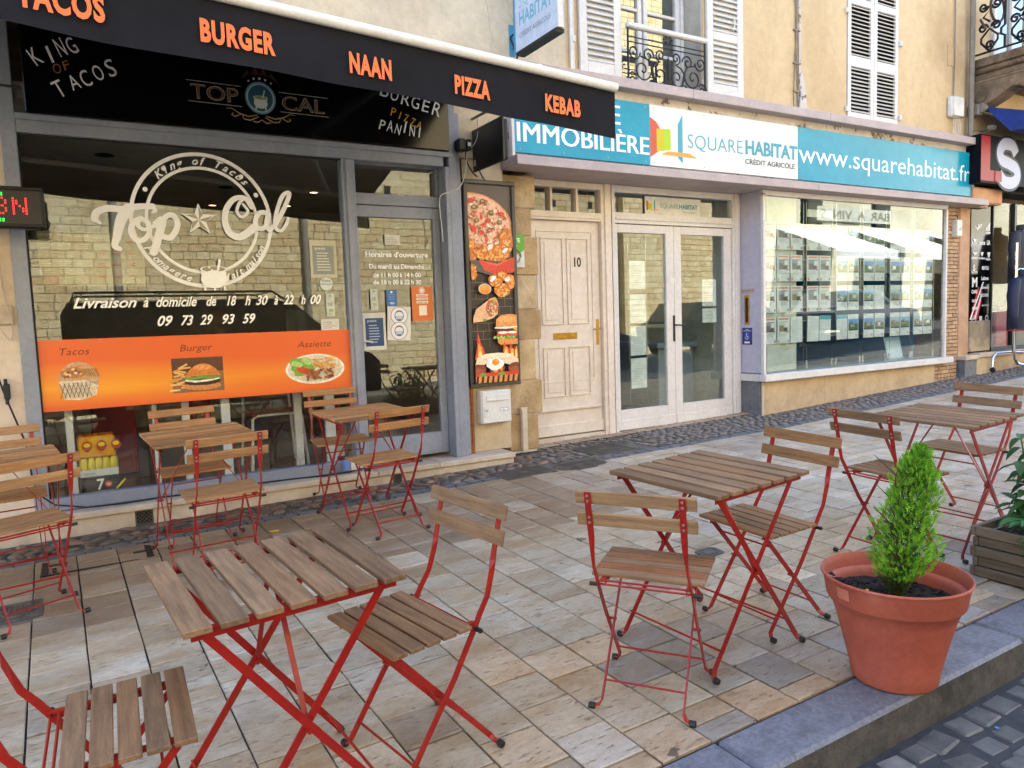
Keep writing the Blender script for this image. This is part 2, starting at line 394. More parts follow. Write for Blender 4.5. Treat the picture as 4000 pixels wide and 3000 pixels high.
# paving tiles: rows 20.5 cm wide running to the houses, joints staggered
def tile_mat():
    N = NT('beige_paving'); v = pos(N); a = N.n('Attribute', attribute_name='Col').outputs['Color']
    oi = N.n('ObjectInfo'); ad = N.n('VectorMath', operation='ADD'); cb = N.n('CombineXYZ'); N.l(N.math('MULTIPLY', oi.outputs['Random'], 50), cb.inputs[2]); N.l(v, ad.inputs[0]); N.l(cb.outputs[0], ad.inputs[1]); v = ad.outputs[0]
    st = N.n('Mapping', Scale=(1, 2.4, 1)); N.l(v, st.inputs[0])
    f1 = N.ramp(N.noise(3.2, 7, .65, st.outputs[0]), .38, .66); f2 = N.ramp(N.noise(1.3, 5, .6, v), .42, .66); f3 = N.noise(30, 8, .8, v, (1, 1.5, 1)); f5 = N.ramp(N.noise(60, 4, .7, v, (1, 3, 1)), .6, .7)
    C = N.mix(N.math('MULTIPLY', f1, .75), a, N.mix(1.0, a, hx('d6b894'), 'MULTIPLY'))
    C = N.mix(N.math('MULTIPLY', f2, .35), C, N.mix(1.0, C, hx('b0a698'), 'MULTIPLY'))
    pit = N.ramp(N.noise(42, 3, .6, v, (.45, 1.6, 1)), .60, .70)
    C = N.mix(.5, C, N.mix(N.ramp(f3, .3, .7), (.5, .47, .44), (1.32, 1.32, 1.34)), 'MULTIPLY')
    sp = N.ramp(N.noise(8.3, 3, .5, v), .73, .75); C = N.mix(N.math('MULTIPLY', sp, .8), C, hx('3c342e'))
    C = N.mix(N.math('MULTIPLY', f5, .65), C, hx('5e4c3c')); C = N.mix(N.math('MULTIPLY', pit, .7), C, hx('7a6650'))
    N.l(C, N.b.inputs['Base Color']); N.b.inputs['Specular IOR Level'].default_value = .5
    N.l(N.math('MULTIPLY_ADD', f3, .35, .16), N.b.inputs['Roughness']); N.bump(N.math('MULTIPLY_ADD', pit, -1.0, f3), .004); return N.m
M['tile'] = tile_mat()
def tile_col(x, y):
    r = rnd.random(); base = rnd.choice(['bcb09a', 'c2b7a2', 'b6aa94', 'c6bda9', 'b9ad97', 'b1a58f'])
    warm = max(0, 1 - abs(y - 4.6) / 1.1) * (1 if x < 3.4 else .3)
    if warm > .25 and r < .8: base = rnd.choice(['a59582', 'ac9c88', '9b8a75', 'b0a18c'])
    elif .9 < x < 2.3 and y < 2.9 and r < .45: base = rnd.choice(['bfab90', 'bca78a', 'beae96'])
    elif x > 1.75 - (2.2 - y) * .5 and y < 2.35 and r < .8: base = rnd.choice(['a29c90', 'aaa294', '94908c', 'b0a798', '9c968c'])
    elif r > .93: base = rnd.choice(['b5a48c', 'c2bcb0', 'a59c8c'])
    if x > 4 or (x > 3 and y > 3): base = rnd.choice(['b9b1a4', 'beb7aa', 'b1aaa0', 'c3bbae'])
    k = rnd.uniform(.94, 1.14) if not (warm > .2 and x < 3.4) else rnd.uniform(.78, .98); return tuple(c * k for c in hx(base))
tiles = []
def add_tile(b, x0, x1, y0, y1, cx, cy, dz, c):
    g = rnd.uniform(.0022, .0042); z = lambda x, y, d: G(x + cx, y + cy) - G(cx, cy) + d
    sk = lambda y: -.03 * y
    o = [(x0 + g, y0 + g), (x1 - g, y0 + g), (x1 - g, y1 - g), (x0 + g, y1 - g)]; e = .0035
    i_ = [(x0 + g + e, y0 + g + e), (x1 - g - e, y0 + g + e), (x1 - g - e, y1 - g - e), (x0 + g + e, y1 - g - e)]
    vs = [(x + sk(y), y, z(x, y, dz)) for x, y in i_] + [(x + sk(y), y, z(x, y, dz - .0025)) for x, y in o] + [(x + sk(y), y, z(x, y, -.02)) for x, y in o]
    b.col = c; b._add(vs, [(0, 1, 2, 3)] + [(4 + k, 4 + (k + 1) % 4, (k + 1) % 4, k) for k in range(4)] + [(8 + k, 8 + (k + 1) % 4, 4 + (k + 1) % 4, 4 + k) for k in range(4)])
cells = []
for k in range(-45, 150):
    xb = 1.605 + k * .205; y = 1.612; first = .085 + (k % 2) * .1 + rnd.uniform(-.008, .008)
    while y < 4.93:
        L = first or (.2 + rnd.uniform(-.006, .006) if rnd.random() > .05 else .1); first = 0; y2 = min(y + L, 4.935)
        if 4.935 - y2 < .05: y2 = 4.935
        xc, yc = xb + .1 - .03 * (y - 2.2), (y + y2) / 2
        cells.append((math.hypot(xc, yc), xc, yc, y2 - y)); y = y2
def in_view(x, y, z=None):
    d = Vector((x, y, (G(x, y) if z is None else z) - 1.4148)); zf = d.dot(_f)
    return zf > .2 and abs(d.dot(_r) / zf) < .71 and -.535 < d.dot(_u) / zf < .54
def holes(x, y): return (-.47 < x < -.25 and 4.03 < y < 4.3) or math.hypot((x - 3.5) / .27, (y - 4.94) / .14) < 1 or (2.8 < x < 3.2 and y > 4.85)
cells.sort(); cnt = 0; rest = MB()
for d, x, y, L in cells:
    if holes(x, y): continue
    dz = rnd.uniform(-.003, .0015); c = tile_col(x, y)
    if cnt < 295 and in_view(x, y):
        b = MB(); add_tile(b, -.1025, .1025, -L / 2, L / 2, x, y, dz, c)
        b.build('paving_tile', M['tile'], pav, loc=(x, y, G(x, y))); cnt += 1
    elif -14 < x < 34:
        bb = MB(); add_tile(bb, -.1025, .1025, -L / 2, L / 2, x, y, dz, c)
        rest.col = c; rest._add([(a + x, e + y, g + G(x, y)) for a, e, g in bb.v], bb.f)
tag(rest.build('paving_tiles_beyond', M['tile'], pav), kind='stuff')
# kerb stones
kerb = empty('kerb', (0, 0, 0), kind='structure')
edges = [-8.4, -6.9, -5.5, -4.1, -2.7, -1.3, .15, 1.63, 3.1, 4.62]
while edges[-1] < 30: edges.append(edges[-1] + rnd.uniform(1.2, 1.6))
x = edges[0]; i = 0
while i < len(edges) - 1:
    L = edges[i + 1] - x
    b = MB(); n = 5
    gy = rnd.uniform(-.003, .003)
    for k in range(1): b.cbox(-L / 2 + .003, L / 2 - .003, -.1, .1, -.2, 0, .012)
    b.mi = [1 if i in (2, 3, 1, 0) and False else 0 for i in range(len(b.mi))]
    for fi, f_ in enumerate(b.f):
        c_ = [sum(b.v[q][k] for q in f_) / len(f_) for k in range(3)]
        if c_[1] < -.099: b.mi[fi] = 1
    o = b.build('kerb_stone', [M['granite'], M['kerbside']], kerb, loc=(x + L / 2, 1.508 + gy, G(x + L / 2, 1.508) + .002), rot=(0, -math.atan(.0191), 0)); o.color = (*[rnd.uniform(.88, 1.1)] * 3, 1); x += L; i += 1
# road setts, laid in loose rows
setts = [MB().cbox(-.05, .05, -.05, .05, -.05, 0, .014).mesh('sett', M['sett']), MB().cbox(-.06, .06, -.045, .045, -.05, 0, .018).mesh('sett', M['sett'])]
near = []
for j in range(60):
    y = 1.345 - j * .106; x = -12 + rnd.uniform(0, .1)
    while x < 24:
        w_ = rnd.uniform(.1, .15); near.append((math.hypot(x - 1.8, y - .9), x, y, w_)); x += w_ + .005
near.sort(); rest = MB(); cnt = 0
for d, x, y, w_ in near:
    if y < -3 and abs(x) > 10: continue
    c = rnd.uniform(.7, 1.1) if rnd.random() > .07 else 1.9
    if cnt < 260 and in_view(x, y, G(x, y) + RD) :
        inst('road_sett', setts[cnt % 2], road, (x, y, G(x, y) + RD + rnd.uniform(-.007, .0)), (rnd.uniform(-.025, .025), rnd.uniform(-.025, .025), rnd.uniform(-.1, .1)), (w_ / .1 if cnt % 2 == 0 else w_ / .12, 1.02, 1), (c, c, c * 1.03)); cnt += 1
    elif d < 9:
        b = MB().cbox(-w_ / 2, w_ / 2, -.051, .051, -.04, 0, .014); rest._add([(a + x, e + y, q + G(x, y) + RD) for a, e, q in b.v], b.f)
tag(rest.build('road_setts_beyond', M['sett'], road), kind='stuff')
# slate border and river cobbles at the foot of the houses
rest = MB(); x = -3; cnt = 0
sl = [MB().cbox(-.05, .05, -.028, .028, -.03, 0, .004).mesh('border_slab', M['slate'])]
for row in (0, 1):
    x = -3 + row * .05
    while x < 20:
        w_ = rnd.uniform(.09, .15); y = 4.965 + row * .058
        if not holes(x, y) and not (3.75 < x < 4.35 and y > 5.05):
            c = rnd.uniform(.75, 1.2)
            if cnt < 280 and x > -.7: inst('border_slab', sl[0], cob, (x + w_ / 2, y, G(x, y) + rnd.uniform(-.003, .002)), (0, 0, rnd.uniform(-.02, .02)), (w_ * 9.6, 1, 1), (c, c, c * 1.03)); cnt += 1
            else: b = MB().cbox(-w_ / 2, w_ / 2, -.027, .027, -.03, 0, .004); rest._add([(a + x, e + y, q + G(x, y)) for a, e, q in b.v], b.f)
        x += w_ + .004
tag(rest.build('border_slabs_beyond', M['slate'], cob), kind='stuff')
def pebble(n=8, s=0):
    b = MB(); rr = random.Random(s); k_ = [rr.uniform(.82, 1.12) for _ in range(n)]
    vs = [(0, 0, 1)]
    for z, r in ((.82, .5), (.35, .88), (-.4, 1.0)):
        for k in range(n):
            t = 2 * math.pi * k / n; vs.append((r * math.cos(t) * k_[k], r * math.sin(t) * k_[k], z + rr.uniform(-.06, .06)))
    fs = [(0, 1 + k, 1 + (k + 1) % n) for k in range(n)]
    for i_ in range(2): fs += [(1 + i_ * n + k, 1 + (i_ + 1) * n + k, 1 + (i_ + 1) * n + (k + 1) % n, 1 + i_ * n + (k + 1) % n) for k in range(n)]
    b._add(vs, fs); return b
pms = [pebble(8, s).mesh('cobble', M['cobble'], 'all') for s in range(5)]
def facade_y(x):
    if x < 3.14: return 5.37
    if x < 3.45: return 5.56
    if x < 6.3: return 5.66
    if x < 10.2: return 5.54
    return 5.44
def manhole(x, y): return (2.68 < x < 3.3 and 4.82 < y < 5.18) or (3.72 < x < 4.35 and 5.08 < y < 5.5) or math.hypot((x - 3.5) / .3, (y - 4.94) / .16) < 1
pb = []; y = 5.085; row = 0
while y < 5.7:
    x = -3 + rnd.uniform(0, .06)
    while x < 20:
        a = rnd.uniform(.026, .066)
        if y < facade_y(x) - .01 and not manhole(x, y): pb.append((abs(x - 1.5) + (0 if x > -.8 else 20), x + a, y + rnd.uniform(-.02, .02), a))
        x += a * 2 + rnd.uniform(.002, .014)
    y += .056; row += 1
pb.sort(); rest = MB(); cnt = 0
for d, x, y, a in pb:
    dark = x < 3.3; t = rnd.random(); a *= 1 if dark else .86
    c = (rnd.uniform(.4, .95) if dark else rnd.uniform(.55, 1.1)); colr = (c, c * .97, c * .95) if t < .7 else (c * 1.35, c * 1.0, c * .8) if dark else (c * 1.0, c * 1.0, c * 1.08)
    if cnt < 297 and x > -.75:
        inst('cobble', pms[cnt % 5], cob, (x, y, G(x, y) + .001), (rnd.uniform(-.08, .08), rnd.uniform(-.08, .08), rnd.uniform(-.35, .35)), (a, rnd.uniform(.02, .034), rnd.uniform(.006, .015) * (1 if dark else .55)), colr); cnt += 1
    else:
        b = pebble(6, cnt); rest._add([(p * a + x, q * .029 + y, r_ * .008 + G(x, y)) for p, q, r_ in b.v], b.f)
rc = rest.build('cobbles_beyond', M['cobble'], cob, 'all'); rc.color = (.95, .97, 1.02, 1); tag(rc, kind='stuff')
# pale crazy paving at the foot of the recessed doors
b = MB(); x = 3.47
th = sheet('door_threshold_paving', 3.46, 6.3, 5.67, 5.84, .004, M['bed'], 12, 2)
cz = mat('pale_crazy_paving', 'b3a190', '9c8a78', rough=.8, sc=12, bump=.002, bsc=60, objcol=True)
while x < 6.28:
    w_ = rnd.uniform(.06, .13)
    for yy, hh in ((5.715, .075), (5.79, .07)):
        sk = rnd.uniform(-.015, .015); b = MB(); q = [(-w_ / 2 + .004, -hh / 2), (w_ / 2 - .004 + sk, -hh / 2 + .003), (w_ / 2 - .003, hh / 2 - .004), (-w_ / 2 + .003 - sk, hh / 2 - .002)]
        b.prism(q, 0, .012, lambda u, v, d: (u, v, d)); c = rnd.uniform(.85, 1.12); b.build('crazy_paver', cz, th, loc=(x + w_ / 2, yy, G(x, yy)), color=(c, c, c))
    x += w_
# iron covers
for a_, b_, c_, d_ in ((2.62, 3.32, 4.8, 5.06), (3.2, 3.85, 4.76, 5.12), (-.56, -.2, 3.95, 4.38)):
    sheet('mortar_bed', a_, b_, c_, d_, -.0045, M['cement'], 6, 3, 'structure', pav)
def cover(name, pts_or_round, x, y, w_, h_, label, rot=0, style='grid'):
    t = empty(name, (x, y, G(x, y)), label, 'manhole cover'); t.rotation_euler = (math.atan(.0266), -math.atan(.0191), rot)
    f = MB(); n = 36
    def E(k, s): 
        a = 2 * math.pi * k / n; e = .55 if pts_or_round else .12
        return (w_ / 2 * s * abs(math.cos(a)) ** e * (1 if math.cos(a) > 0 else -1), h_ / 2 * s * abs(math.sin(a)) ** e * (1 if math.sin(a) > 0 else -1))
    f.prism([E(k, 1) for k in range(n)], -.02, -.001, lambda u, v, d: (u, v, d)); f.build('frame', M['castiron'], t)
    f = MB(); f.prism([E(k, .93) for k in range(n)], -.001, .003, lambda u, v, d: (u, v, d)); lid = f.build('lid', M['castiron'], t)
    g = MB(); s_ = .022; nx, ny = int(w_ * .86 / s_), int(h_ * .86 / s_)
    for i_ in range(nx):
        for j in range(ny):
            u, v = (i_ - (nx - 1) / 2) * s_, (j - (ny - 1) / 2) * s_
            if pts_or_round and (abs(u) / (w_ * .44)) ** 3.5 + (abs(v) / (h_ * .44)) ** 3.5 > 1: continue
            if style == 'swirl' and rnd.random() < .35: continue
            if style != 'swirl' and abs(u) < .04 and abs(v) < .03: continue
            g.box(u - .007, u + .007, v - .007, v + .007, .003, .0055)
    tag(g.build('tread_studs', M['castiron'], lid), kind='stuff')
    if style == 'swirl':
        r_ = MB(); r_.tube([(w_ * .3 * math.cos(a / 20 * 2 * math.pi), h_ * .33 * math.sin(a / 20 * 2 * math.pi), .005) for a in range(21)], .004, 5, False); r_.build('raised_ring', M['castiron'], lid)
    return t
cover('manhole_cover', False, 2.99, 5.0, .5, .3, 'rectangular cast iron cover in the cobbles in front of the step')
cover('manhole_cover', True, 3.5, 4.94, .5, .26, 'rounded cast iron cover between the two rectangular ones')
cover('manhole_cover', False, 4.03, 5.3, .5, .34, 'rectangular cast iron cover in the cobbles before door number 10')
cover('manhole_cover', False, -.36, 4.165, .22, .26, 'small patterned cast iron cover by the chair at the left edge', style='swirl')
cover('manhole_cover', True, 2.84, 2.83, .15, .12, 'small round metal cap in the paving behind the middle table')
# dark drain slot around three tiles at the cobbles on the left
b = MB()
for x0, x1, y0, y1 in ((-.27, .27, 4.63, 4.645), (-.285, -.25, 4.63, 4.95), (.235, .27, 4.64, 4.97), (.17, .24, 4.76, 4.785), (-.25, -.16, 4.8, 4.83)):
    b.box(x0, x1, y0, y1, G(.0, 4.7) - .01, G((x0 + x1) / 2, (y0 + y1) / 2) + .0025)
tag(b.build('drain_slot', M['black_matt']), 'dark narrow drain slot framing tiles beside the cobbles at the left', 'drain')
# litter
def litter(name, x, y, c, l, road_=False, size=(.02, .008, .004), rot=0.3):
    z = G(x, y) + (RD if road_ else 0) + .004
    mm = mat('litter_' + name + str(round(x * 100)), c, rough=.7, sc=60)
    b = MB().cbox(-size[0], size[0], -size[1], size[1], 0, size[2], .001); o = b.build(name, mm, loc=(x, y, z), rot=(0, .1, rot)); tag(o, l, 'litter')
litter('cigarette_butt', 4.98, 5.0, 'd08a50', 'orange tipped cigarette butt on the slate border before the bay window', size=(.014, .004, .007))
litter('paper_scrap', 2.1, 1.05, 'e8e8f0', 'white torn paper scrap on the road setts beside the kerb', True, (.018, .008, .002))
litter('paper_scrap', 1.88, 1.0, 'd8ccb8', 'beige cigarette end lying on the road setts near the frame bottom', True, (.012, .005, .006), 1.2)
litter('bottle_cap', 2.62, 1.27, '3a8ae0', 'bright blue wrapper scrap lying on the road against the kerb', True, (.006, .006, .003))
litter('yellow_leaf', .95, 4.66, 'd8b030', 'curled yellow leaf on the tiles beside a chair foot near the shop', size=(.03, .012, .008))
# ------------------------------------------------------------------ garden furniture
def cap_mesh(): 
    b = MB(); b.tube([(-.011, 0, 0), (-.009, 0, 0), (.009, 0, 0), (.011, 0, 0)], [.009, .0115, .0115, .009], 8); return b.mesh('foot_cap', M['rubber'])
CAP = cap_mesh()
SCREW = MB().tube([(0, .001, 0), (0, -.0035, -.001)], [.0052, .0035], 8).mesh('screw', M['screw'])
def slat_mesh(L, w_, t, wood): return MB().cbox(-L / 2, L / 2, -w_ / 2, w_ / 2, -t, 0, .002).mesh('slat', wood)
def build_table(name, wood):
    """folding table: x along the slats, y across them"""
    t = empty(name); H, L, W = .70, .54, .55; sm = slat_mesh(L, .0625, .016, wood)
    for k in range(7): inst('slat', sm, t, (0, (k - 3) * (W - .064) / 6, H))
    for s in (-1, 1):
        b = MB(); b.box(s * .232 - .011, s * .232 + .011, -.262, .262, H - .0195, H - .0162); b.box(s * .243 - .0015, s * .243 + .0015, -.255, .255, H - .037, H - .0195)
        b.build('rail', M['red'], t)
        for q, off in ((-1, 0), (1, -.012)):      # two legs crossing like an X at each end
            x = s * (.236 + off) - (0 if s > 0 else 0); b = MB()
            p0, p1 = Vector((x, q * .225, H - .03)), Vector((x, -q * .245, .03)); b.bar(p0, p1, .021, .0045, (0, 1, 0))
            d = s * .02
            b.sweep([p1 - (p0 - p1) * -.012, p1 + Vector((d * .25, -q * .004, -.012)), p1 + Vector((d * .9, -q * .008, -.018))], [(.02, .005, (0, 1, 0))] * 3)
            lg = b.build('leg', M['red'], t); inst('foot_cap', CAP, lg, (x + d * 1.1, -q * .255, .0125))
        b = MB(); b.bar((s * .226, 0, .345), (s * .03, 0, H - .02), .014, .004, (0, 1, 0)); b.build('brace', M['red'], t)
        b = MB(); b.tube([(s * .21, -.002, .347), (s * .243, -.002, .347)], .006, 8); b.build('rivet', M['red'], t)
    for q, xi in ((-1, .236), (1, .224)):
        b = MB(); b.tube([(-xi, q * .203, .10), (xi, q * .203, .10)], .0045, 6); b.build('crossbar', M['red'], t)
    return t
def build_chair(name, wood):
    """folding chair facing +y; x to its right"""
    t = empty(name); SY = .066; SZ = .445; sm = slat_mesh(.385, .048, .013, wood)
    for k in range(5): inst('seat_slat', sm, t, (0, SY + (k - 2) * .0565, SZ))
    bm = MB().cbox(-.195, .195, -.006, .006, -.023, .023, .002).mesh('back_slat', wood)
    tilt = math.atan2(.2, .62)
    top = Vector((0, -.224, .78)); dn = Vector((0, math.sin(tilt) * .62, -math.cos(tilt)))
    bk = []
    for k in range(2):
        p = top + Vector((0, .016 * k, -.024 - .077 * k)) + Vector((0, .006, 0)); bk.append(inst('back_slat', bm, t, p, (tilt * .75, 0, 0)))
    for s in (-1, 1):
        b = MB(); x = s * .152
        pts = [(x, -.233, .776), (x, -.215, .70), (x, -.2, .64), (x, -.192, .605), (x * 1.01, -.184, .57), (x * 1.03, -.160, .50), (x * 1.04, -.128, .455), (x * 1.05, -.105, .418), (x * 1.05, -.02, .285), (x * 1.05, .08, .15), (x * 1.05, .168, .03)]
        wide, edge = (1, 0, 0), (0, 1, 0)
        sec = [(.021, .004, wide)] * 3 + [(.019, .0045, (1, .45, 0)), (.017, .005, (.5, 1, .1)), (.018, .005, (0, 1, .2))] + [(.019, .005, (0, 1, .4))] * 5
        b.sweep(pts, sec); b.sweep([(x * 1.05, .166, .032), (x * 1.06 + s * .006, .172, .018), (x * 1.05 + s * .02, .176, .014)], [(.018, .005, (0, 1, 0)), (.016, .006, (0, 1, 0)), (.014, .008, (0, 1, 0))])
        lg = b.build('post', M['red'], t); inst('foot_cap', CAP, lg, (x * 1.05 + s * .024, .177, .0125))
        for zz, yy in ((.764, -.2335), (.745, -.229), (.687, -.2135), (.668, -.2095)): inst('screw', SCREW, lg, (x, yy, zz))
        b = MB(); b.tube([(x * 1.05 + s * .004, -.105, .416), (x * 1.05 + s * .03, -.105, .416)], .0075, 8); b.build('pivot_knob', M['rubber'], lg)
        xi = s * .138; b = MB()
        b.bar((xi, .178, .425), (xi, -.165, .03), .018, .0045, (0, 1, .3))
        b.sweep([(xi, -.163, .032), (xi + s * .008, -.172, .018), (xi + s * .026, -.178, .014)], [(.018, .005, (0, 1, 0)), (.016, .006, (0, 1, 0)), (.014, .008, (0, 1, 0))])
        lg = b.build('leg', M['red'], t); inst('foot_cap', CAP, lg, (xi + s * .032, -.179, .0125))
        b = MB(); b.box(s * .147 - .009, s * .147 + .009, -.112, .192, SZ - .0165, SZ - .0132); b.box(s * .138 - .0015, s * .138 + .0015, -.09, .19, SZ - .03, SZ - .0165); b.build('seat_rail', M['red'], t)
        b = MB(); b.tube([(s * .134, .03, .237), (s * .166, .03, .237)], .005, 8); b.build('rivet', M['red'], t)
    for y, z, xx in ((-.105, .418, .158), (-.085, .424, .145), (.128, .37, .138), (.135, .078, .158), (-.122, .082, .138)):
        b = MB(); b.tube([(-xx, y, z), (xx, y, z)], .004, 6); b.build('crossbar', M['red'], t)
    return t
def kids(o): return [c for c in bpy.data.objects if c.parent == o]
def dup(o, parent=None):
    c = o.copy(); col.objects.link(c)
    if parent: c.parent = parent
    for ch in kids(o): dup(ch, c)
    return c
def place(o, x, y, a):
    # stands square on the sloping ground; turned about a point at half height
    n = Vector((-.0191, -.0266, 1)).normalized(); q = n.to_track_quat('Z', 'Y').to_matrix().to_4x4()
    base = Vector((x, y, G(x, y))) - Vector((n.x, n.y, 0)) * .35
    q = Matrix.Rotation(math.atan(.0266), 4, 'X') @ Matrix.Rotation(-math.atan(.0191), 4, 'Y')
    o.matrix_world = Matrix.Translation(base) @ q @ Matrix.Rotation(a, 4, 'Z')
def tint(o, wood_names, lo, hi, seed, special=None):
    rr = random.Random(seed); i = 0
    for c in sorted(kids(o), key=lambda k: k.name):
        if c.name.split('.')[0] in wood_names:
            v = rr.uniform(lo, hi); wv = rr.uniform(-.05, .12); cc = (v * (1 + wv), v, v * (1 - wv))
            if special and c.name.startswith(special[0]) and i in special[1]: cc = special[1][i]
            c.color = (*cc, 1); i += 1
tabs = dict(
 D=(.405, 2.034, -1.494, 'old', 'foreground table with weathered brown slats nearest the camera'),
 E=(2.101, 2.103, -1.474, 'old', 'slatted table in the middle foreground left of the terracotta pot'),
 F=(3.951, 2.219, -1.504, 'old', 'weathered table at the right edge behind the wooden planter'),
 A=(-.403, 4.437, .13, 'new', 'honey coloured table cut by the left edge near the shop'),
 B=(.542, 4.519, .064, 'new', 'honey coloured table in front of the orange window banner'),
 C=(1.563, 4.642, .065, 'new', 'honey coloured table in front of the snack bar door'))
t0 = {k: build_table('folding_table', M['wood_' + k]) for k in ('old', 'new')}; used = set()
for k, (x, y, a, wd, lab) in tabs.items():
    o = t0[wd] if wd not in used else dup(t0[wd]); used.add(wd); place(o, x, y, a)
    tag(o, lab, 'folding table', 'slatted red framed folding tables on the terrace')
    tint(o, ('slat',), .72 if wd == 'old' else .62, 1.18 if wd == 'old' else 1.4, hash(k) % 7 + ord(k), None)
chs = dict(
 Ef=(1.655, 1.93, -.93, 'old', 'chair with pale bleached back slats seen from behind, left of the middle table'),
 Er=(2.458, 2.116, 1.585, 'old', 'chair right of the middle table with its golden brown back slats towards the pot'),
 Fl=(3.539, 2.261, -1.60, 'old', 'chair behind the conifer, back turned, left of the right hand table'),
 Fr=(4.43, 2.36, 1.55, 'old', 'chair cut by the right edge on the far side of the right hand table'),
 Dr=(.835, 2.078, 1.76, 'old', 'chair with brown slats right of the foreground table, backrest towards the street'),
 Dl=(-.033, 1.957, -1.60, 'old', 'chair in the bottom left corner of which mostly the slatted seat shows'),
 Af=(-.293, 4.057, .33, 'new', 'honey slatted chair at the left edge seen from behind, street side of its table'),
 Ab=(-.42, 4.84, 3.2, 'new', 'chair at the left edge between its table and the pale wall'),
 Bf=(.591, 4.077, .044, 'new', 'honey slatted chair seen from behind before the orange banner table'),
 Bb=(.535, 4.891, 3.182, 'new', 'chair between the shop window and the orange banner table, facing the street'),
 Cf=(1.58, 4.294, .082, 'new', 'honey slatted chair seen from behind at the table by the shop door'),
 Cb=(1.55, 5.17, 3.06, 'new', 'chair between the shop window and the table by the door, facing the street'))
c0 = {k: build_chair('folding_chair', M['wood_' + k]) for k in ('old', 'new')}; used = set()
for k, (x, y, a, wd, lab) in chs.items():
    o = c0[wd] if wd not in used else dup(c0[wd]); used.add(wd); place(o, x, y, a)
    tag(o, lab, 'folding chair', 'slatted red framed folding chairs on the terrace')
    lo, hi = (.85, 1.1)
    tint(o, ('seat_slat', 'back_slat'), lo, hi, ord(k[0]) * 3 + ord(k[1]))
    if k == 'Ef':
        ss = sorted([c for c in kids(o) if c.name.startswith('seat_slat')], key=lambda c: c.location.y)
        for c, cc in zip(ss, ((1.25, 1.2, 1.15), (1.25, .78, .62), (1.15, 1.15, 1.08), (1.35, .98, .75), (.9, .75, .68))): c.color = (*cc, 1)
        for c in kids(o):
            if c.name.startswith('back_slat'): c.color = (1.35, 1.4, 1.4, 1)
    if k in ('Er',):
        for c in kids(o):
            if c.name.startswith('back_slat'): c.color = (1.1, .95, .72, 1)
# ------------------------------------------------------------------ town house (walls, door 10, shutters)
house = empty('town_house', (0, 0, 0), 'long plastered town house above the shops, pale at the left and ochre at the right', 'building')
def wall(name, x0, x1, z0, z1, y0, y1, holes_, m, parent):
    b = MB(); xs = sorted({x0, x1, *[h[0] for h in holes_], *[h[1] for h in holes_]}); zs = sorted({z0, z1, *[h[2] for h in holes_], *[h[3] for h in holes_]})
    for i in range(len(xs) - 1):
        for j in range(len(zs) - 1):
            cx, cz = (xs[i] + xs[i + 1]) / 2, (zs[j] + zs[j + 1]) / 2
            if any(h[0] < cx < h[1] and h[2] < cz < h[3] for h in holes_): continue
            b.box(xs[i], xs[i + 1], y0, y1, zs[j], zs[j + 1])
    return b.build(name, m, parent)
WX0, WX1, WZ0, WZ1 = 4.555, 5.612, 3.5, 5.65
wall('upper_wall', -14, 3.93, 3.42, 11, 5.6, 6.0, [(.45, 1.5, 4.42, 6.4)], M['plasterL'], house)
wall('upper_wall', 3.93, 10.42, 3.42, 11, 5.6, 6.0, [(WX0, WX1, WZ0, WZ1), (7.88, 8.88, 3.6, 5.6)], M['plasterR'], house)
MB().box(-14, 10.4, 9.9, 15, 0, 3.419).build('rear_wing', M['plasterL'], house); MB().box(-14, 10.4, 6.0, 15, 3.42, 11.02).build('house_body', M['plasterL'], house)  # lower box unseen, added behind the rooms to keep the sun out
MB().box(-14.2, 10.5, 5.2, 15, 11.02, 11.3).build('roof', mat('roof_tiles', '9a6248', rough=.9), house)
MB().box(-14, -.331, 5.5, 6.2, 0, 3.418).build('lower_wall', mat('pale_render', 'dccdbc', 'ccbba8', rough=.9, sc=2, bump=.003, bsc=14), house)
# rendered pier between the two shops
MB().box(2.83, 3.218, 5.58, 6.2, .29, 2.76).build('rendered_pier', M['plasterE'], house)
b = MB(); b.box(2.72, 3.6, 5.55, 6.2, 2.762, 3.418); b.build('pier_head', M['plasterE'], house)
# tan ashlar blocks between pier and door 10
st = empty('ashlar_strip'); st.parent = house; z = .24; i = 0
while z < 2.66:
    h = [.33, .3, .36, .27, .3, .34, .24, .33, .3][i % 9]; h = min(h, 2.665 - z)
    if h < .05: break
    e = rnd.uniform(0, .045); b = MB(); n = 7
    lft = 3.2185; rt = 3.50 + e + (.04 if i % 2 else 0); b.cbox(lft, rt, 5.588 + rnd.uniform(0, .014), 5.9, z + .003, z + h - .003, .008)
    c = rnd.choice([(1.0, .95, .85), (1.12, 1.12, 1.1), (.9, .82, .7), (1.05, .95, .78), (1.15, 1.1, 1.0)])
    b.build('ashlar_block', M['stone'], st, color=c); z += h; i += 1
MB().box(3.22, 3.50, 5.61, 5.85, .22, 2.66).build('joint_backing', M['peel'], st)
b = MB(); b.cbox(3.318, 3.372, 5.545, 5.585, .245, .62, .004); b.box(3.31, 3.38, 5.55, 5.586, .62, .635); tag(b.build('pipe_cover', M['plinth']), 'cream boxed pipe cover standing against the tan stones left of door 10', 'pipe cover')
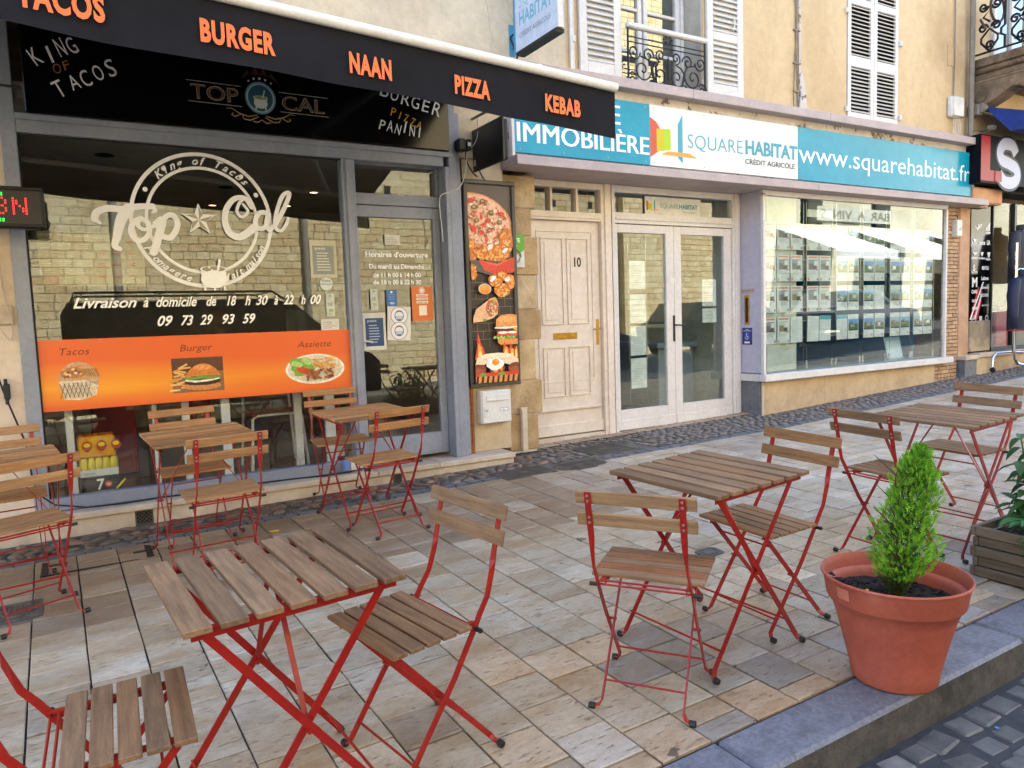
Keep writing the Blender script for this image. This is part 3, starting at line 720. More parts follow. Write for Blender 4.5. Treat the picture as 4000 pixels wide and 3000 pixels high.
# recess behind the agency fascia: soffit
# door number 10
d10 = empty('front_door'); d10.parent = house
X0, X1 = 3.575, 4.53
b = MB(); b.cbox(X0 - .02, 3.607, 5.80, 5.9, .24, 2.69); b.cbox(4.432, 4.556, 5.80, 5.9, .24, 2.69); b.cbox(4.47, 4.545, 5.785, 5.81, .24, 2.69)
b.cbox(3.607, 4.432, 5.80, 5.9, 2.63, 2.69); b.cbox(3.607, 4.432, 5.80, 5.9, 2.33, 2.41); b.cbox(3.607, 4.432, 5.79, 5.805, 2.352, 2.375)
for q in (3.862, 4.156): b.cbox(q - .012, q + .014, 5.805, 5.9, 2.41, 2.63)
b.build('door_frame', M['door'], d10)
b = MB()
for a, e in ((3.607, 3.85), (3.876, 4.144), (4.17, 4.432)): b.quad((a, 5.85, 2.41), (e, 5.85, 2.41), (e, 5.85, 2.63), (a, 5.85, 2.63))
b.build('transom_panes', M['glass'], d10)
MB().box(3.56, 4.56, 6.1, 6.12, 2.3, 2.7).build('dark_hall', M['darkroom'], d10)
MB().cbox(3.61, 4.429, 5.845, 5.89, .285, 2.328).build('door_leaf', M['door'], d10)
MB().cbox(3.56, 4.56, 5.815, 5.93, .15, .278, .004).build('door_sill', M['plinth'], d10)
def frame2(b, x0, x1, z0, z1, w_, y0, y1, c=.004):
    b.cbox(x0, x1, y0, y1, z0, z0 + w_, c); b.cbox(x0, x1, y0, y1, z1 - w_, z1, c); b.cbox(x0, x0 + w_, y0, y1, z0 + w_, z1 - w_, c); b.cbox(x1 - w_, x1, y0, y1, z0 + w_, z1 - w_, c)
b = MB(); frame2(b, 3.70, 4.345, .80, 2.235, .012, 5.836, 5.8448)
for a, e in ((3.745, 4.0), (4.04, 4.295)):
    for z0, z1 in ((.86, 1.16), (1.36, 2.17)) if False else ((.66, 1.14), (1.35, 2.17)):
        frame2(b, a, e, z0, z1, .014, 5.832, 5.8448)
        b.cbox(a + .045, e - .045, 5.838, 5.8448, z0 + .045, z1 - .045, .006)
b.build('door_panels', M['door'], d10)
b = MB(); b.cbox(3.66, 4.4, 5.82, 5.846, .525, .55, .008); b.cbox(3.61, 4.43, 5.825, 5.846, .29, .40, .006); b.build('kick_board', M['door'], d10)
b = MB(); b.cbox(3.87, 4.14, 5.836, 5.846, 1.21, 1.27, .004); b.cbox(3.90, 4.11, 5.830, 5.838, 1.222, 1.258, .003); b.build('letter_slot', M['brass'], d10)
b = MB(); b.cbox(4.375, 4.405, 5.838, 5.846, 1.14, 1.39, .004); b.tube([(4.39, 5.84, 1.30), (4.39, 5.79, 1.30), (4.38, 5.785, 1.30), (4.30, 5.785, 1.295)], .007, 8); b.build('handle', M['brass'], d10)
pr = Print((4.125, 5.8368, 1.9)); pr.text('10', 0, 0, .082, .085, '14181c', bold=.03); pr.build('house_number', d10)
# shutters of the first floor
shut = mat('white_shutter_paint', 'd8d6d2', 'cbc9c4', rough=.5, sc=4, chips=(9, .76), chipc='98948c')
def shutter(name, x0, x1, z0, z1, y, groups, closed=False, hooks=None):
    o = empty(name); o.parent = house; b = MB(); s = .085 if not closed else .06
    b.cbox(x0, x0 + s, y - .032, y, z0, z1, .003); b.cbox(x1 - s, x1, y - .032, y, z0, z1, .003)
    prev = z0
    for g0, g1 in groups:
        b.cbox(x0 + s, x1 - s, y - .031, y, prev, g0, .003); prev = g1
    b.cbox(x0 + s, x1 - s, y - .031, y, prev, z1, .003); b.build('shutter_frame', shut, o)
    L = x1 - x0 - 2 * s; sm = MB(); sm.bar((-L / 2, 0, 0), (L / 2, 0, 0), .062 if not closed else .044, .008, (0, math.sin(R(62 if not closed else 40)), -math.cos(R(62 if not closed else 40))) if False else (0, -.75, -1) if not closed else (0, -1, -.75))
    me = sm.mesh('slat', shut)
    for g0, g1 in groups:
        n = int(round((g1 - g0) / (.052 if not closed else .043)))
        for k in range(n): inst('slat', me, o, ((x0 + x1) / 2, y - .016, g0 + (g1 - g0) * (k + .5) / n))
    if not closed: MB().box(x0 + s, x1 - s, y - .003, y - .001, groups[0][0], groups[-1][1]).build('backing', shut, o)
    return o
shutter('shutter', 4.06, 4.535, 3.5, 5.6, 5.592, [(3.70, 4.34), (4.43, 5.5)] if False else [(3.73, 4.62), (4.72, 5.5)])
shutter('shutter', 5.632, 6.145, 3.5, 5.6, 5.592, [(3.73, 4.16), (4.24, 5.5)])
shutter('closed_shutter', 7.90, 8.386, 3.62, 5.6, 5.625, [(3.70, 4.22), (4.34, 4.92), (5.0, 5.5)], True)
shutter('closed_shutter', 8.392, 8.87, 3.62, 5.6, 5.625, [(3.70, 4.22), (4.34, 4.92), (5.0, 5.5)], True)
MB().box(7.88, 8.88, 5.66, 5.7, 3.6, 5.6).build('dark_backing', M['darkroom'], house)
b = MB()
for x, z in ((4.02, 4.35), (5.99, 4.33)): b.tube([(x, 5.555, z - .05), (x + .01, 5.545, z), (x + .02, 5.55, z + .05), (x, 5.55, z + .07)], .007, 6)
for x, z in ((7.87, 3.72), (7.87, 4.82), (8.9, 3.72), (8.9, 4.6), (5.6, 3.72), (4.0, 3.9)): b.cbox(x - .025, x + .02, 5.565, 5.6, z - .03, z + .03, .006)
tag(b.build('hinges', shut, house), kind='stuff')
b = MB(); b.tube([(4.0, 5.585, 3.5), (4.0, 5.585, 5.8)], .012, 8); b.cbox(3.96, 3.99, 5.57, 5.6, 3.5, 5.8); b.build('window_casing', shut, house)
# window with railing
wn = empty('casement_window'); wn.parent = house
rev = mat('reveal_plaster', 'b4afa4', 'a09a8e', rough=.9, sc=5, bump=.002)
b = MB(); b.box(WX0 + .001, WX0 + .02, 5.61, 5.97, 3.5, WZ1); b.box(WX1 - .02, WX1 - .001, 5.61, 5.97, 3.5, WZ1); b.build('reveal', rev, wn)
b = MB()
for x0, x1 in ((WX0 + .02, 5.045), (5.065, WX1 - .06)):
    frame2(b, x0, x1, 3.5, 5.6, .055, 5.86, 5.92, .006)
    for z in (4.02, 4.42, 5.0): b.cbox(x0 + .055, x1 - .055, 5.865, 5.91, z - .014, z + .016, .004)
b.cbox(WX1 - .058, WX1 - .021, 5.84, 5.95, 3.5, 5.65, .008); b.build('casement_frame', shut, wn)
b = MB()
for x0, x1 in ((WX0 + .075, 4.99), (5.12, WX1 - .115)): b.quad((x0, 5.89, 3.55), (x1, 5.89, 3.55), (x1, 5.89, 5.55), (x0, 5.89, 5.55))
b.build('panes', M['glassup'], wn)
MB().box(WX0, WX1, 5.985, 5.998, 3.5, 5.7).build('dark_room', M['darkroom'], wn)
b = MB(); b.cbox(WX0 - .02 + .03, WX1 - .03, 5.50, 5.56, 4.075, 4.125, .018); b.build('hand_rail', shut, wn)
b = MB(); y = 5.53
def spiral(cx, cz, r0, turns, a0, sg, r=.0075, r1=.012, n=18):
    return [(cx + (r0 + (r1 - r0) * k / n) * math.cos(a0 + sg * turns * 2 * math.pi * k / n), y, cz + (r0 + (r1 - r0) * k / n) * math.sin(a0 + sg * turns * 2 * math.pi * k / n)) for k in range(n + 1)]
for z in (4.0, 3.955, 3.57): b.tube([(WX0 + .02, y, z), (WX1 - .04, y, z)], .006, 5)
for x in (WX0 + .03, WX1 - .05): b.tube([(x, y, 3.5), (x, y, 4.09)], .011, 6)
cx0 = (WX0 + WX1) / 2 - .005
for s in (-1, 1):
    for (dx, z, r0, tu, a0, sg) in ((.11, 3.70, .115, 1.6, math.pi / 2, -1), (.10, 3.88, .06, 1.4, -math.pi / 2, 1), (.25, 3.86, .07, 1.4, math.pi, -1), (.32, 3.72, .12, 1.55, math.pi / 2 + .6, 1), (.42, 3.87, .075, 1.5, math.pi, 1), (.45, 3.62, .065, 1.4, math.pi * .8, -1), (.2, 3.60, .045, 1.3, 0, 1)):
        pts = spiral(cx0 + s * dx, z, r0, tu, a0 if s > 0 else math.pi - a0, sg * s); b.tube(pts, .0075, 5)
    b.tube([(cx0 + s * .02, y, 3.55), (cx0 + s * .10, y, 3.56), (cx0 + s * .17, y, 3.62), (cx0 + s * .2, y, 3.75), (cx0 + s * .25, y, 3.82), (cx0 + s * .34, y, 3.84)], .008, 5)
b.tube([(cx0, y, 3.66), (cx0, y, 3.88)], .006, 5); b.tube([(cx0, y, 3.72), (cx0, y, 3.80), (cx0, y, 3.88)], [.004, .02, .003], 6)
for a in range(6):
    t = a * math.pi / 3; b.tube([(cx0 + .02 * math.cos(t), y, 4.04 + .018 * math.sin(t)), (cx0 + .055 * math.cos(t), y, 4.04 + .03 * math.sin(t))], [.004, .011], 5)
b.build('railing', M['iron'], wn, smooth=True)
# left window high above the awning, mostly out of the picture
b = MB(); b.cbox(.40, 1.55, 5.54, 5.66, 4.34, 4.42, .008); b.build('window_sill', M['plinth'], house)
b = MB(); frame2(b, .47, 1.48, 4.43, 6.38, .06, 5.8, 5.86); b.cbox(.95, 1.0, 5.8, 5.86, 4.49, 6.3); b.build('window_frame', shut, house)
MB().quad((.5, 5.84, 4.45), (1.45, 5.84, 4.45), (1.45, 5.84, 6.35), (.5, 5.84, 6.35)).build('window_pane', M['glassup'], house)
# cracks in the plaster: thin recessed looking dark lines
crk = mat('crack', '7a6a56', rough=1); p_ = Print((0, 5.5992, 0)); p_.step = .0001
for x, z, n in ((3.05, 4.2, 9), (2.62, 4.3, 7), (2.2, 4.35, 6), (3.3, 4.25, 9), (3.42, 4.1, 6)):
    pts = []
    for k in range(n): pts.append((x, z)); x += rnd.uniform(-.02, .05); z -= rnd.uniform(.04, .09)
    p_.strip(pts, [.0035 * (1 - k / n) + .001 for k in range(n)], '8f8270')
tag(p_.build('plaster_cracks', house), kind='stuff')
# cable bundle and cement scar on the ochre wall
b = MB()
for k in range(3):
    pts = [(6.98 + .03 * math.sin(z * 3 + k * 2) + k * .018, 5.585, z) for z in [3.56 + i * .2 for i in range(14)]]; b.tube(pts, .006, 5)
for z in (3.8, 4.1, 4.45, 4.8, 5.2): b.cbox(6.95, 7.06, 5.58, 5.602, z, z + .02, .004)
tag(b.build('cable_bundle', M['zinc']), 'bundle of thin cables clipped down the ochre wall between the two windows', 'cables')
b = MB(); pts = [(7.02, 3.56), (7.17, 3.56), (7.14, 3.75), (7.12, 3.9), (7.07, 4.02), (7.03, 3.95), (7.05, 3.75)]
b.prism(pts, 5.57, 5.601, lambda u, v, d: (u, d, v)); b.box(7.045, 7.075, 5.588, 5.601, 4.0, 6.5); b.build('cement_patch', M['peel'], house)
# utility things at the right end of the ochre wall
def ubox(name, x0, x1, y0, z0, z1, m, label, cat, c=.012):
    t = empty(name, ((x0 + x1) / 2, 5.6, (z0 + z1) / 2), label, cat); w2, h2 = (x1 - x0) / 2, (z1 - z0) / 2
    MB().cbox(-w2, w2, y0 - 5.6 + .02, 0, -h2, h2, c).build('body', m, t); MB().cbox(-w2 * .93, w2 * .93, y0 - 5.6, y0 - 5.6 + .021, -h2 * .93, h2 * .93, c).build('lid', m, t); return t
ubox('junction_box', 9.93, 10.17, 5.5, 3.84, 4.1, M['whiteplastic'], 'white square junction box on the ochre wall above the teal web address sign', 'junction box', .02)
ubox('junction_box', 10.19, 10.27, 5.55, 3.86, 3.98, M['zinc'], 'small grey box on the wall right beside the white junction box', 'junction box')
b = MB(); b.cbox(9.93, 10.07, 5.592, 5.601, 4.5, 4.76, .003); tag(b.build('cover_plate', M['plasterR']), 'flat wall coloured cover plate above the white junction box', 'cover plate')
def pipe(name, pts, r, m, label, cat='pipe'):
    b = MB(); b.tube(pts, r, 8); return tag(b.build(name, m, smooth=True), label, cat)
pipe('downpipe', [(10.36, 5.52, 3.56), (10.36, 5.52, 6.5)], .035, M['zinc'], 'grey vertical downpipe at the right end of the ochre house')
pipe('wall_cable', [(10.05, 5.58, 4.1), (10.07, 5.58, 4.6), (10.06, 5.58, 5.6), (10.0, 5.58, 6.2)], .008, M['zinc'], 'thin vertical cable rising from the white junction box', 'cable')
b = MB()
for k in range(5): b.tube([(10.02 + k * .03, 5.56, 3.86), (10.0 + k * .04, 5.54, 3.75), (10.03 + k * .035, 5.56, 3.65), (10.05 + k * .04, 5.57, 3.56)], .004, 5)
tag(b.build('loose_wires', M['whiteplastic'], smooth=True), 'tangle of white wires hanging below the white junction box', 'wires')
# ------------------------------------------------------------------ snack bar shop front
sb = empty('snack_bar_shopfront', (0, 0, 0), 'grey blue wooden shop front of the snack bar with display window and glazed door', 'shopfront')
B = M['blue']
b = MB()
b.cbox(-.332, -.25, 5.48, 5.60, .285, 3.4, .004)                 # left post
b.cbox(-.25, 1.775, 5.48, 5.58, .292, .372, .005)               # bottom rail
b.cbox(1.775, 1.875, 5.475, 5.60, .285, 2.66, .006)             # post between window and door
b.cbox(1.80, 1.845, 5.46, 5.476, .285, 2.655, .004)
b.cbox(-.25, 2.62, 5.482, 5.58, 2.66, 2.745, .004); b.cbox(-.25, 2.69, 5.465, 5.482, 2.735, 2.775, .004)
b.cbox(2.665, 2.735, 5.48, 5.60, .287, 3.4, .005); b.cbox(2.735, 2.778, 5.50, 5.60, .287, 3.1, .006); b.cbox(2.625, 2.664, 5.47, 5.5, .287, 2.66, .004)
b.cbox(-.25, 2.66, 5.49, 5.58, 3.36, 3.41, .004)
b.build('shopfront_frame', B, sb)
b = MB(); b.box(2.625, 2.66, 5.501, 5.70, .287, 2.66); b.build('door_reveal', M['blue'], sb)
b = MB(); b.cbox(1.876, 2.624, 5.60, 5.66, 2.45 - .1, 2.45 - .012, .004); b.cbox(1.876, 2.624, 5.60, 5.66, 2.658, 2.70, .004); b.cbox(1.876, 1.9, 5.60, 5.66, 2.438, 2.658); b.cbox(2.60, 2.624, 5.60, 5.66, 2.438, 2.658); b.build('transom_frame', B, sb)
MB().quad((1.9, 5.63, 2.438), (2.6, 5.63, 2.438), (2.6, 5.63, 2.658), (1.9, 5.63, 2.658)).build('transom_pane', M['glass'], sb)
dr = empty('shop_door'); dr.parent = sb
b = MB(); b.cbox(1.88, 1.915, 5.605, 5.65, .32, 2.345, .004); b.cbox(2.56, 2.622, 5.605, 5.65, .32, 2.345, .004); b.cbox(1.915, 2.56, 5.605, 5.65, 2.255, 2.345, .004); b.cbox(1.915, 2.56, 5.605, 5.65, .32, .50, .004); b.cbox(1.93, 2.55, 5.597, 5.606, .34, .36, .003)
b.build('door_frame', B, dr)
MB().quad((1.915, 5.63, .5), (2.56, 5.63, .5), (2.56, 5.63, 2.255), (1.915, 5.63, 2.255)).build('door_pane', M['glass'], dr)
b = MB(); b.tube([(1.895, 5.6, 1.29), (1.895, 5.57, 1.29), (1.98, 5.565, 1.275)], .008, 8); b.build('door_handle', M['whiteplastic'], dr)
MB().quad((-.25, 5.52, .372), (1.775, 5.52, .372), (1.775, 5.52, 2.66), (-.25, 5.52, 2.66)).build('display_pane', M['glass'], sb)
b = MB(); b.box(-.25, -.24, 5.5, 5.518, .372, 2.66); b.box(-.24, 1.775, 5.5, 5.518, 2.65, 2.66); b.build('black_seal', M['black_matt'], sb)
# step and plinth
plt = empty('stone_step', (0, 0, 0), 'pale stone plinth and step under the snack bar front', 'step')
b = MB(); x = -1.6
for x1 in (-.35, .55, 1.02, 1.9, 2.42, 3.13):
    MB().cbox(x + .002, x1 - .002, 5.36, 5.9, .245, .286, .005).build('step_slab', M['plinth'], plt); x = x1
for x0, x1 in ((-1.6, .22), (.33, 2.02), (2.1, 3.12)):
    MB().box(x0, x1, 5.383, 5.8, -.02, .2445).build('plinth_block', M['plinth'], plt)
MB().box(.22, 2.1, 5.42, 5.8, -.02, .244).build('plinth_core', M['darkroom'], plt)
for gx0, gx1, lab in ((.222, .328, 'small pierced iron vent grille in the plinth below the display window'), (2.022, 2.098, 'small vent hole grille in the plinth left of the shop door step')):
    b = MB(); z0, z1 = .145, .243; frame2(b, gx0, gx1, z0, z1, .008, 5.378, 5.395, .001); n = 4; s_ = (gx1 - gx0) / n
    for i in range(n):
        for j in range(4):
            cx, cz = gx0 + (i + .5) * s_, z0 + (j + .5) * (z1 - z0) / 4; b.bar((cx - s_ / 2, 5.385, cz - .012), (cx + s_ / 2, 5.385, cz + .012), .004, .006, (0, 0, 1)); b.bar((cx - s_ / 2, 5.386, cz + .012), (cx + s_ / 2, 5.386, cz - .012), .004, .006, (0, 0, 1))
    tag(b.build('vent_grille', M['castiron']), lab, 'vent grille')
# power cable and socket
z = lambda x: .33
pts = [(-.5, 5.46, 1.45), (-.47, 5.46, 1.25), (-.44, 5.46, 1.1), (-.40, 5.46, .95), (-.345, 5.46, .75), (-.33, 5.45, .55), (-.30, 5.44, .42), (-.22, 5.43, .345), (-.05, 5.42, .305), (.15, 5.42, .297), (.4, 5.42, .303), (.7, 5.42, .297), (1.0, 5.42, .31), (1.3, 5.42, .305), (1.5, 5.43, .295), (1.7, 5.42, .30), (1.78, 5.44, .33)]
b = MB(); b.tube(pts, .0055, 6); t = b.build('extension_cable', M['rubber'], smooth=True); tag(t, 'black extension cable running down the wall and along the plinth ledge', 'cable')
b = MB(); b.cbox(-.435, -.40, 5.445, 5.475, 1.03, 1.13, .01); b.cbox(-.43, -.41, 5.45, 5.47, 1.0, 1.16, .006); b.build('plug', M['rubber'], t)
t = empty('outdoor_socket', (1.70, 5.44, .35), 'small grey outdoor socket on the sill at the foot of the shop door post', 'socket')
MB().cbox(-.05, .0, -.03, .03, -.04, .04, .008).build('body', mat('socket_blue', '6f8fd0', rough=.5), t); MB().cbox(.0, .055, -.035, .03, -.04, .04, .008).build('flap', M['whiteplastic'], t); MB().cbox(.058, .10, -.02, .03, -.035, .03, .008).build('plug', M['whiteplastic'], t)
# interior of the snack bar
ir = empty('snack_bar_room', (0, 0, 0), 'dark interior of the snack bar seen through its windows', 'room')
b = MB(); b.box(-.9, 3.3, 9.8, 9.9, .28, 3.0); b.box(-.95, -.9, 5.62, 9.9, .28, 3.0); b.box(3.3, 3.35, 5.9, 9.9, .28, 3.0); b.build('back_walls', mat('room_wall', 'a8a49c', rough=.9), ir)
MB().box(-.95, 3.35, 5.62, 9.9, 2.9, 3.0).build('ceiling', M['ceil'], ir)
MB().box(-.95, 3.35, 5.9, 9.9, .1, .287).build('floor', M['ifloor'], ir)
for k, (x, y, on) in enumerate(((.28, 7.1, 0), (1.42, 8.26, 0), (1.47, 9.5, 1), (2.35, 8.28, 1), (2.3, 9.3, 1))):
    t = empty('downlight', (x, y, 2.9), ['recessed ceiling spot nearest the window at the left', 'unlit ceiling spot in the middle of the snack bar ceiling', 'small glowing ceiling spot seen right of the window star', 'small glowing ceiling spot behind the right end of the window lettering', 'glowing ceiling spot deepest in the room'][k], 'ceiling light')
    MB().lathe([(.07, -.001), (.075, -.008), (.05, -.008), (.045, -.001)], 20).build('rim', M['black_matt'], t)
    b = MB(); b.prism([(.044 * math.cos(q / 12 * 6.283), .044 * math.sin(q / 12 * 6.283)) for q in range(12)], -.003, -.001, lambda u, v, d: (u, v, d)); b.build('lamp_face', M['bulb'] if on else M['darkroom'], t)
def leg_post(x, y, w_, z1, label, z0=.29, c='white'):
    tag(MB().cbox(x - w_ / 2, x + w_ / 2, y - .02, y + .02, z0, z1, .003).build('white_post', M['white']), label, 'post')
leg_post(-.11, 5.63, .045, .93, 'white square post inside the window at the left beside the drink packs')
leg_post(.40, 5.66, .03, .93, 'thin white post inside the window below the burger picture'); leg_post(.60, 5.67, .05, .93, 'white post inside the window behind the middle table, right of the thin one')
leg_post(.86, 5.62, .06, .95, 'broad white post inside the window behind the chair at the middle table'); leg_post(1.42, 5.8, .06, .93, 'white post inside the window left of the door'); leg_post(1.62, 5.62, .075, .95, 'broad white post just left of the fire extinguisher')
def stool(x, y, label):
    t = empty('cafe_chair', (x, y, .287), label, 'chair')
    MB().cbox(-.2, .2, -.2, .2, .44, .455, .006).build('seat', M['redpanel'], t)
    for sx in (-1, 1):
        b = MB(); b.tube([(sx * .22, -.22, 0), (sx * .19, -.19, .42), (sx * .15, -.19, .445), (-sx * .0, -.19, .445)], .012, 6); b.build('leg', M['white'], t)
        b = MB(); b.tube([(sx * .22, .22, 0), (sx * .19, .19, .44), (sx * .18, .24, .8)], .012, 6); b.build('leg', M['white'], t)
    MB().cbox(-.18, .18, .225, .24, .6, .8, .01).build('backrest', M['redpanel'], t)
stool(1.3, 6.15, 'red seated cafe chair with white tube legs inside the display window'); stool(2.1, 7.4, 'cafe chair deeper in the room behind the door glass')
b = MB(); b.cbox(.02, .33, 6.55, 7.3, .3, .86, .01); tag(b.build('bench_end', M['redpanel']), 'dark red bench end behind the drink packs', 'bench')
b = MB(); b.cbox(.75, .95, 7.0, 7.5, .3, .95, .01); tag(b.build('red_cupboard', M['redpanel']), 'dark red cupboard in the room behind the middle table', 'cupboard')
t = empty('fire_extinguisher', (1.70, 5.72, .29), 'red fire extinguisher standing inside the glass beside the door', 'fire extinguisher')
rd = mat('extinguisher_red', 'b01818', rough=.3); b = MB(); b.lathe([(0, 0), (.068, .0), (.07, .02), (.07, .38), (.05, .44), (.02, .46), (.02, .5), (0, .5)], 18); b.build('cylinder', rd, t, smooth=True)
MB().cbox(-.03, .03, -.02, .02, .5, .53).build('valve', M['black'], t); pr = Print((-.03, -.072, .1)); pr.rect(0, 0, .06, .08, 'd8d8d0'); pr.lines(.005, .01, .055, .075, 4, '882020'); pr.build('label_plate', t)
# stacked drink packs inside the window
def pack(x0, x1, y, z0, z1, c, label, kind):
    t = empty('drink_pack', ((x0 + x1) / 2, y, z0), label, 'drink pack'); w2, h = (x1 - x0) / 2, z1 - z0; n = 5
    can = MB(); can.lathe([(0, 0), (.024, .0), (.027, .008), (.027, h - .02), (.02, h - .006), (.02, h), (0, h)], 10)
    cm = can.mesh('can', mat('can_' + c, c, rough=.3, metal=.3, sc=9), True)
    for i in range(n):
        for j in range(3): inst('can', cm, t, (-w2 + (i + .5) * 2 * w2 / n, .0 + j * .055 - .03, 0))
    if kind == 'wrap':
        MB().cbox(-w2 - .003, w2 + .003, -.062, .112, .0, h * .97, .012).build('carton', mat('carton_yellow', 'e8b810', 'e09010', rough=.3, sc=8), t)
        pr = Print((-w2, -.0625, 0)); 
        for k in range(3): pr.disc(.05 + k * .085, h * .55, .03, .036, 'b84a18'); pr.disc(.05 + k * .085, h * .6, .02, .014, 'f0d020'); pr.rect(.04 + k * .085, h * .3, .06 + k * .085, h * .36, '5a2a10')
        pr.build('carton_print', t)
    elif kind == 'tray':
        MB().cbox(-w2 - .004, w2 + .004, -.064, .112, .0, h * .38, .003).build('tray', M['whiteplastic'], t); pr = Print((-w2, -.0646, 0)); pr.rect(.02, h * .15, .09, h * .2, 'a0a0a0'); pr.build('tray_print', t)
    else:
        MB().cbox(-w2 - .003, w2 + .003, -.062, .112, .0, h * .97, .012).build('wrap', mat('wrap_black', '14160f', rough=.25), t)
        pr = Print((-w2, -.0625, 0)); pr.text('7', .09, h * .5, .135, .07, 'f0f0f0', bold=.02); pr.disc(.158, h * .68, .022, .022, 'c82828'); pr.text('up', .146, h * .64, .172, .02, 'ffffff', bold=.01); pr.rect(.11, h * .42, .2, h * .45, '70b040'); pr.poly([(.2, h * .4), (.26, h * .75), (.26, h * .85), (.2, h * .5)], 'd8d020'); pr.build('wrap_print', t)
pack(-.07, .15, 5.66, .29, .465, '202420', 'black shrink wrapped drink pack marked 7 up at the bottom of the stack', 'black')
pack(-.07, .15, 5.66, .467, .59, 'd8c840', 'white tray of yellow drink cans in the middle of the stack', 'tray')
pack(-.07, .14, 5.66, .592, .74, 'e07020', 'yellow and orange carton of drink cans on top of the stack', 'wrap')
# menu board high behind the glass
pr = Print((-.20, 5.78, 1.74)); pr.mi = 0; W_, H_ = .62, .36
pr.rect(0, 0, W_, H_, 'b4ab8c'); pr.rect(.004, .004, W_ - .004, H_ - .004, 'a09878')
for x0, t_ in ((.01, 'NORMAL'), (.11, 'TACOS'), (.21, 'GRATINE')): pr.text(t_, x0, H_ - .03, x0 + .085, .016, 'f4f0dc', bold=.01)
pr.text('NOS PIZZAS', .11, .19, .2, .012, 'f4f0dc', bold=.01)
for i in range(3):
    pr.lines(.01 + i * .1, .23, .09 + i * .1, .31, 6, 'e4dcbc')
    pr.lines(.01 + i * .1, .08, .09 + i * .1, .17, 6, 'e4dcbc')
for i in range(3):
    for j in range(4): pr.disc(.36 + i * .09, .06 + j * .08, .03, .018, 'b8865c', jit=.1); pr.disc(.36 + i * .09, .06 + j * .08, .03, .005, '78603c')
pr.disc(.07, .04, .05, .03, 'a8644c'); pr.disc(.17, .045, .045, .032, '98a060')
tag(pr.build('menu_board'), 'faint menu board with tacos and pizza lists hanging behind the display window', 'menu board')
# ------------------------------------------------------------------ awning
aw = empty('awning', (2.79, 3.48, 2.76), 'long black folding awning with orange food words on its hanging front', 'awning')
AL = 4.4; slope = (2.757 - 2.851) / (2.802 - 1.164)         # it droops towards the right
def aloc(u, y, z): return (u - 2.79, y - 3.48, z + (u - 2.79) * slope * .97 - 2.76 + 0)
AX0 = 2.79 - AL
b = MB(); pts = [aloc(AX0 + AL * k / 30, 3.48, 2.735) for k in range(31)]; b.tube(pts, .026, 14); b.build('front_bar', M['white'], aw, smooth=True)
b = MB(); n = 120; vs = []
for k in range(n + 1):
    u = AX0 + AL * k / n; p = aloc(u, 0, 2.715); wv = .006 * math.sin(u * 5.1) + .003 * math.sin(u * 13)
    bot = -.258 - .006 * math.sin(u * 2.6 + 1) - .004 * math.sin(u * 7)
    for j in range(7): vs.append((p[0], .012 + wv * j / 6 + (-.018 if j == 6 and False else 0), p[2] + bot * j / 6))
b._add(vs, [(k * 7 + j, k * 7 + j + 1, (k + 1) * 7 + j + 1, (k + 1) * 7 + j) for k in range(n) for j in range(6)])
b.build('valance', M['awn'], aw, smooth='all')
b = MB(); n = 40; vs = []
for k in range(n + 1):
    u = AX0 + AL * k / n
    for j in range(9):
        q = j / 8; y = 3.50 + q * 2.05; vs.append((u - 2.79, y - 3.48, (2.752 + (u - 2.79) * slope * .97) * (1 - q) + 3.40 * q - 2.76 - .05 * math.sin(q * math.pi)))
b._add(vs, [(k * 9 + j, (k + 1) * 9 + j, (k + 1) * 9 + j + 1, k * 9 + j + 1) for k in range(n) for j in range(8)]); b.build('canopy', M['awn_in'], aw, smooth='all')
b = MB(); b.cbox(AX0 - 2.79, .0, 1.99, 2.11, .62, .72, .01); b.build('cassette', M['white'], aw)
b = MB()
for x in (-.5, -3.6):
    b.bar((x, 2.05, .58), (x - .5, 1.1, .25), .04, .03, (0, 0, 1)); b.bar((x - .5, 1.1, .25), (x, .03, -.0 + x * slope), .04, .03, (0, 0, 1))
b.build('folding_arms', M['white'], aw)
th_ = math.atan(slope * .97); u_ = (math.cos(th_), 0, math.sin(th_)); orange = 'f0713a'
for t_, x0, x1, z0, h in (('TACOS', -.12, .18, 2.686, .095), ('BURGER', .537, .851, 2.655, .088), ('NAAN', 1.192, 1.403, 2.612, .088), ('PIZZA', 1.744, 1.949, 2.582, .085), ('KEBAB', 2.294, 2.531, 2.556, .083)):
    pr = Print((x0 - 2.79, -.003, z0 - 2.76), u_); pr.text(t_, 0, 0, x1 - x0, h, orange, bold=.045, spacing=1.12); o = pr.build('lettering', aw)
# ------------------------------------------------------------------ black fascia sign
fs = empty('fascia_sign', (1.24, 5.45, 2.78), 'black snack bar sign board under the awning with cauldron emblem', 'sign')
MB().cbox(-1.43, 1.425, 0, .035, 0, .585, .004).build('board', mat('gloss_black', '060607', rough=.16, sc=2), fs)
pr = Print((-1.24, -.0012, -2.78)); B_ = 'dfe4ee'
def hand(t, x0, z0, x1, h, c, rot, wob=.012):
    """brush letters, each a little turned and shifted"""
    n = len(t); adv = (x1 - x0) / n
    for i, ch in enumerate(t):
        if ch == ' ': continue
        a = rot + rnd.uniform(-.12, .12); xx = x0 + adv * i
        pr.text(ch, xx + (adv * .25 if ch == 'I' else 0), z0 + math.tan(rot) * adv * i + rnd.uniform(-wob, wob), None if ch == 'I' else xx + adv * .8, h * rnd.uniform(.9, 1.1), c, bold=.0, shear=.12, rot=a)
hand('KING', -.11, 3.05, .15, .10, B_, .52); hand('OF', -.02, 3.03, .09, .055, '8a6430', .3); hand('TACOS', .0, 2.89, .355, .095, B_, .47)
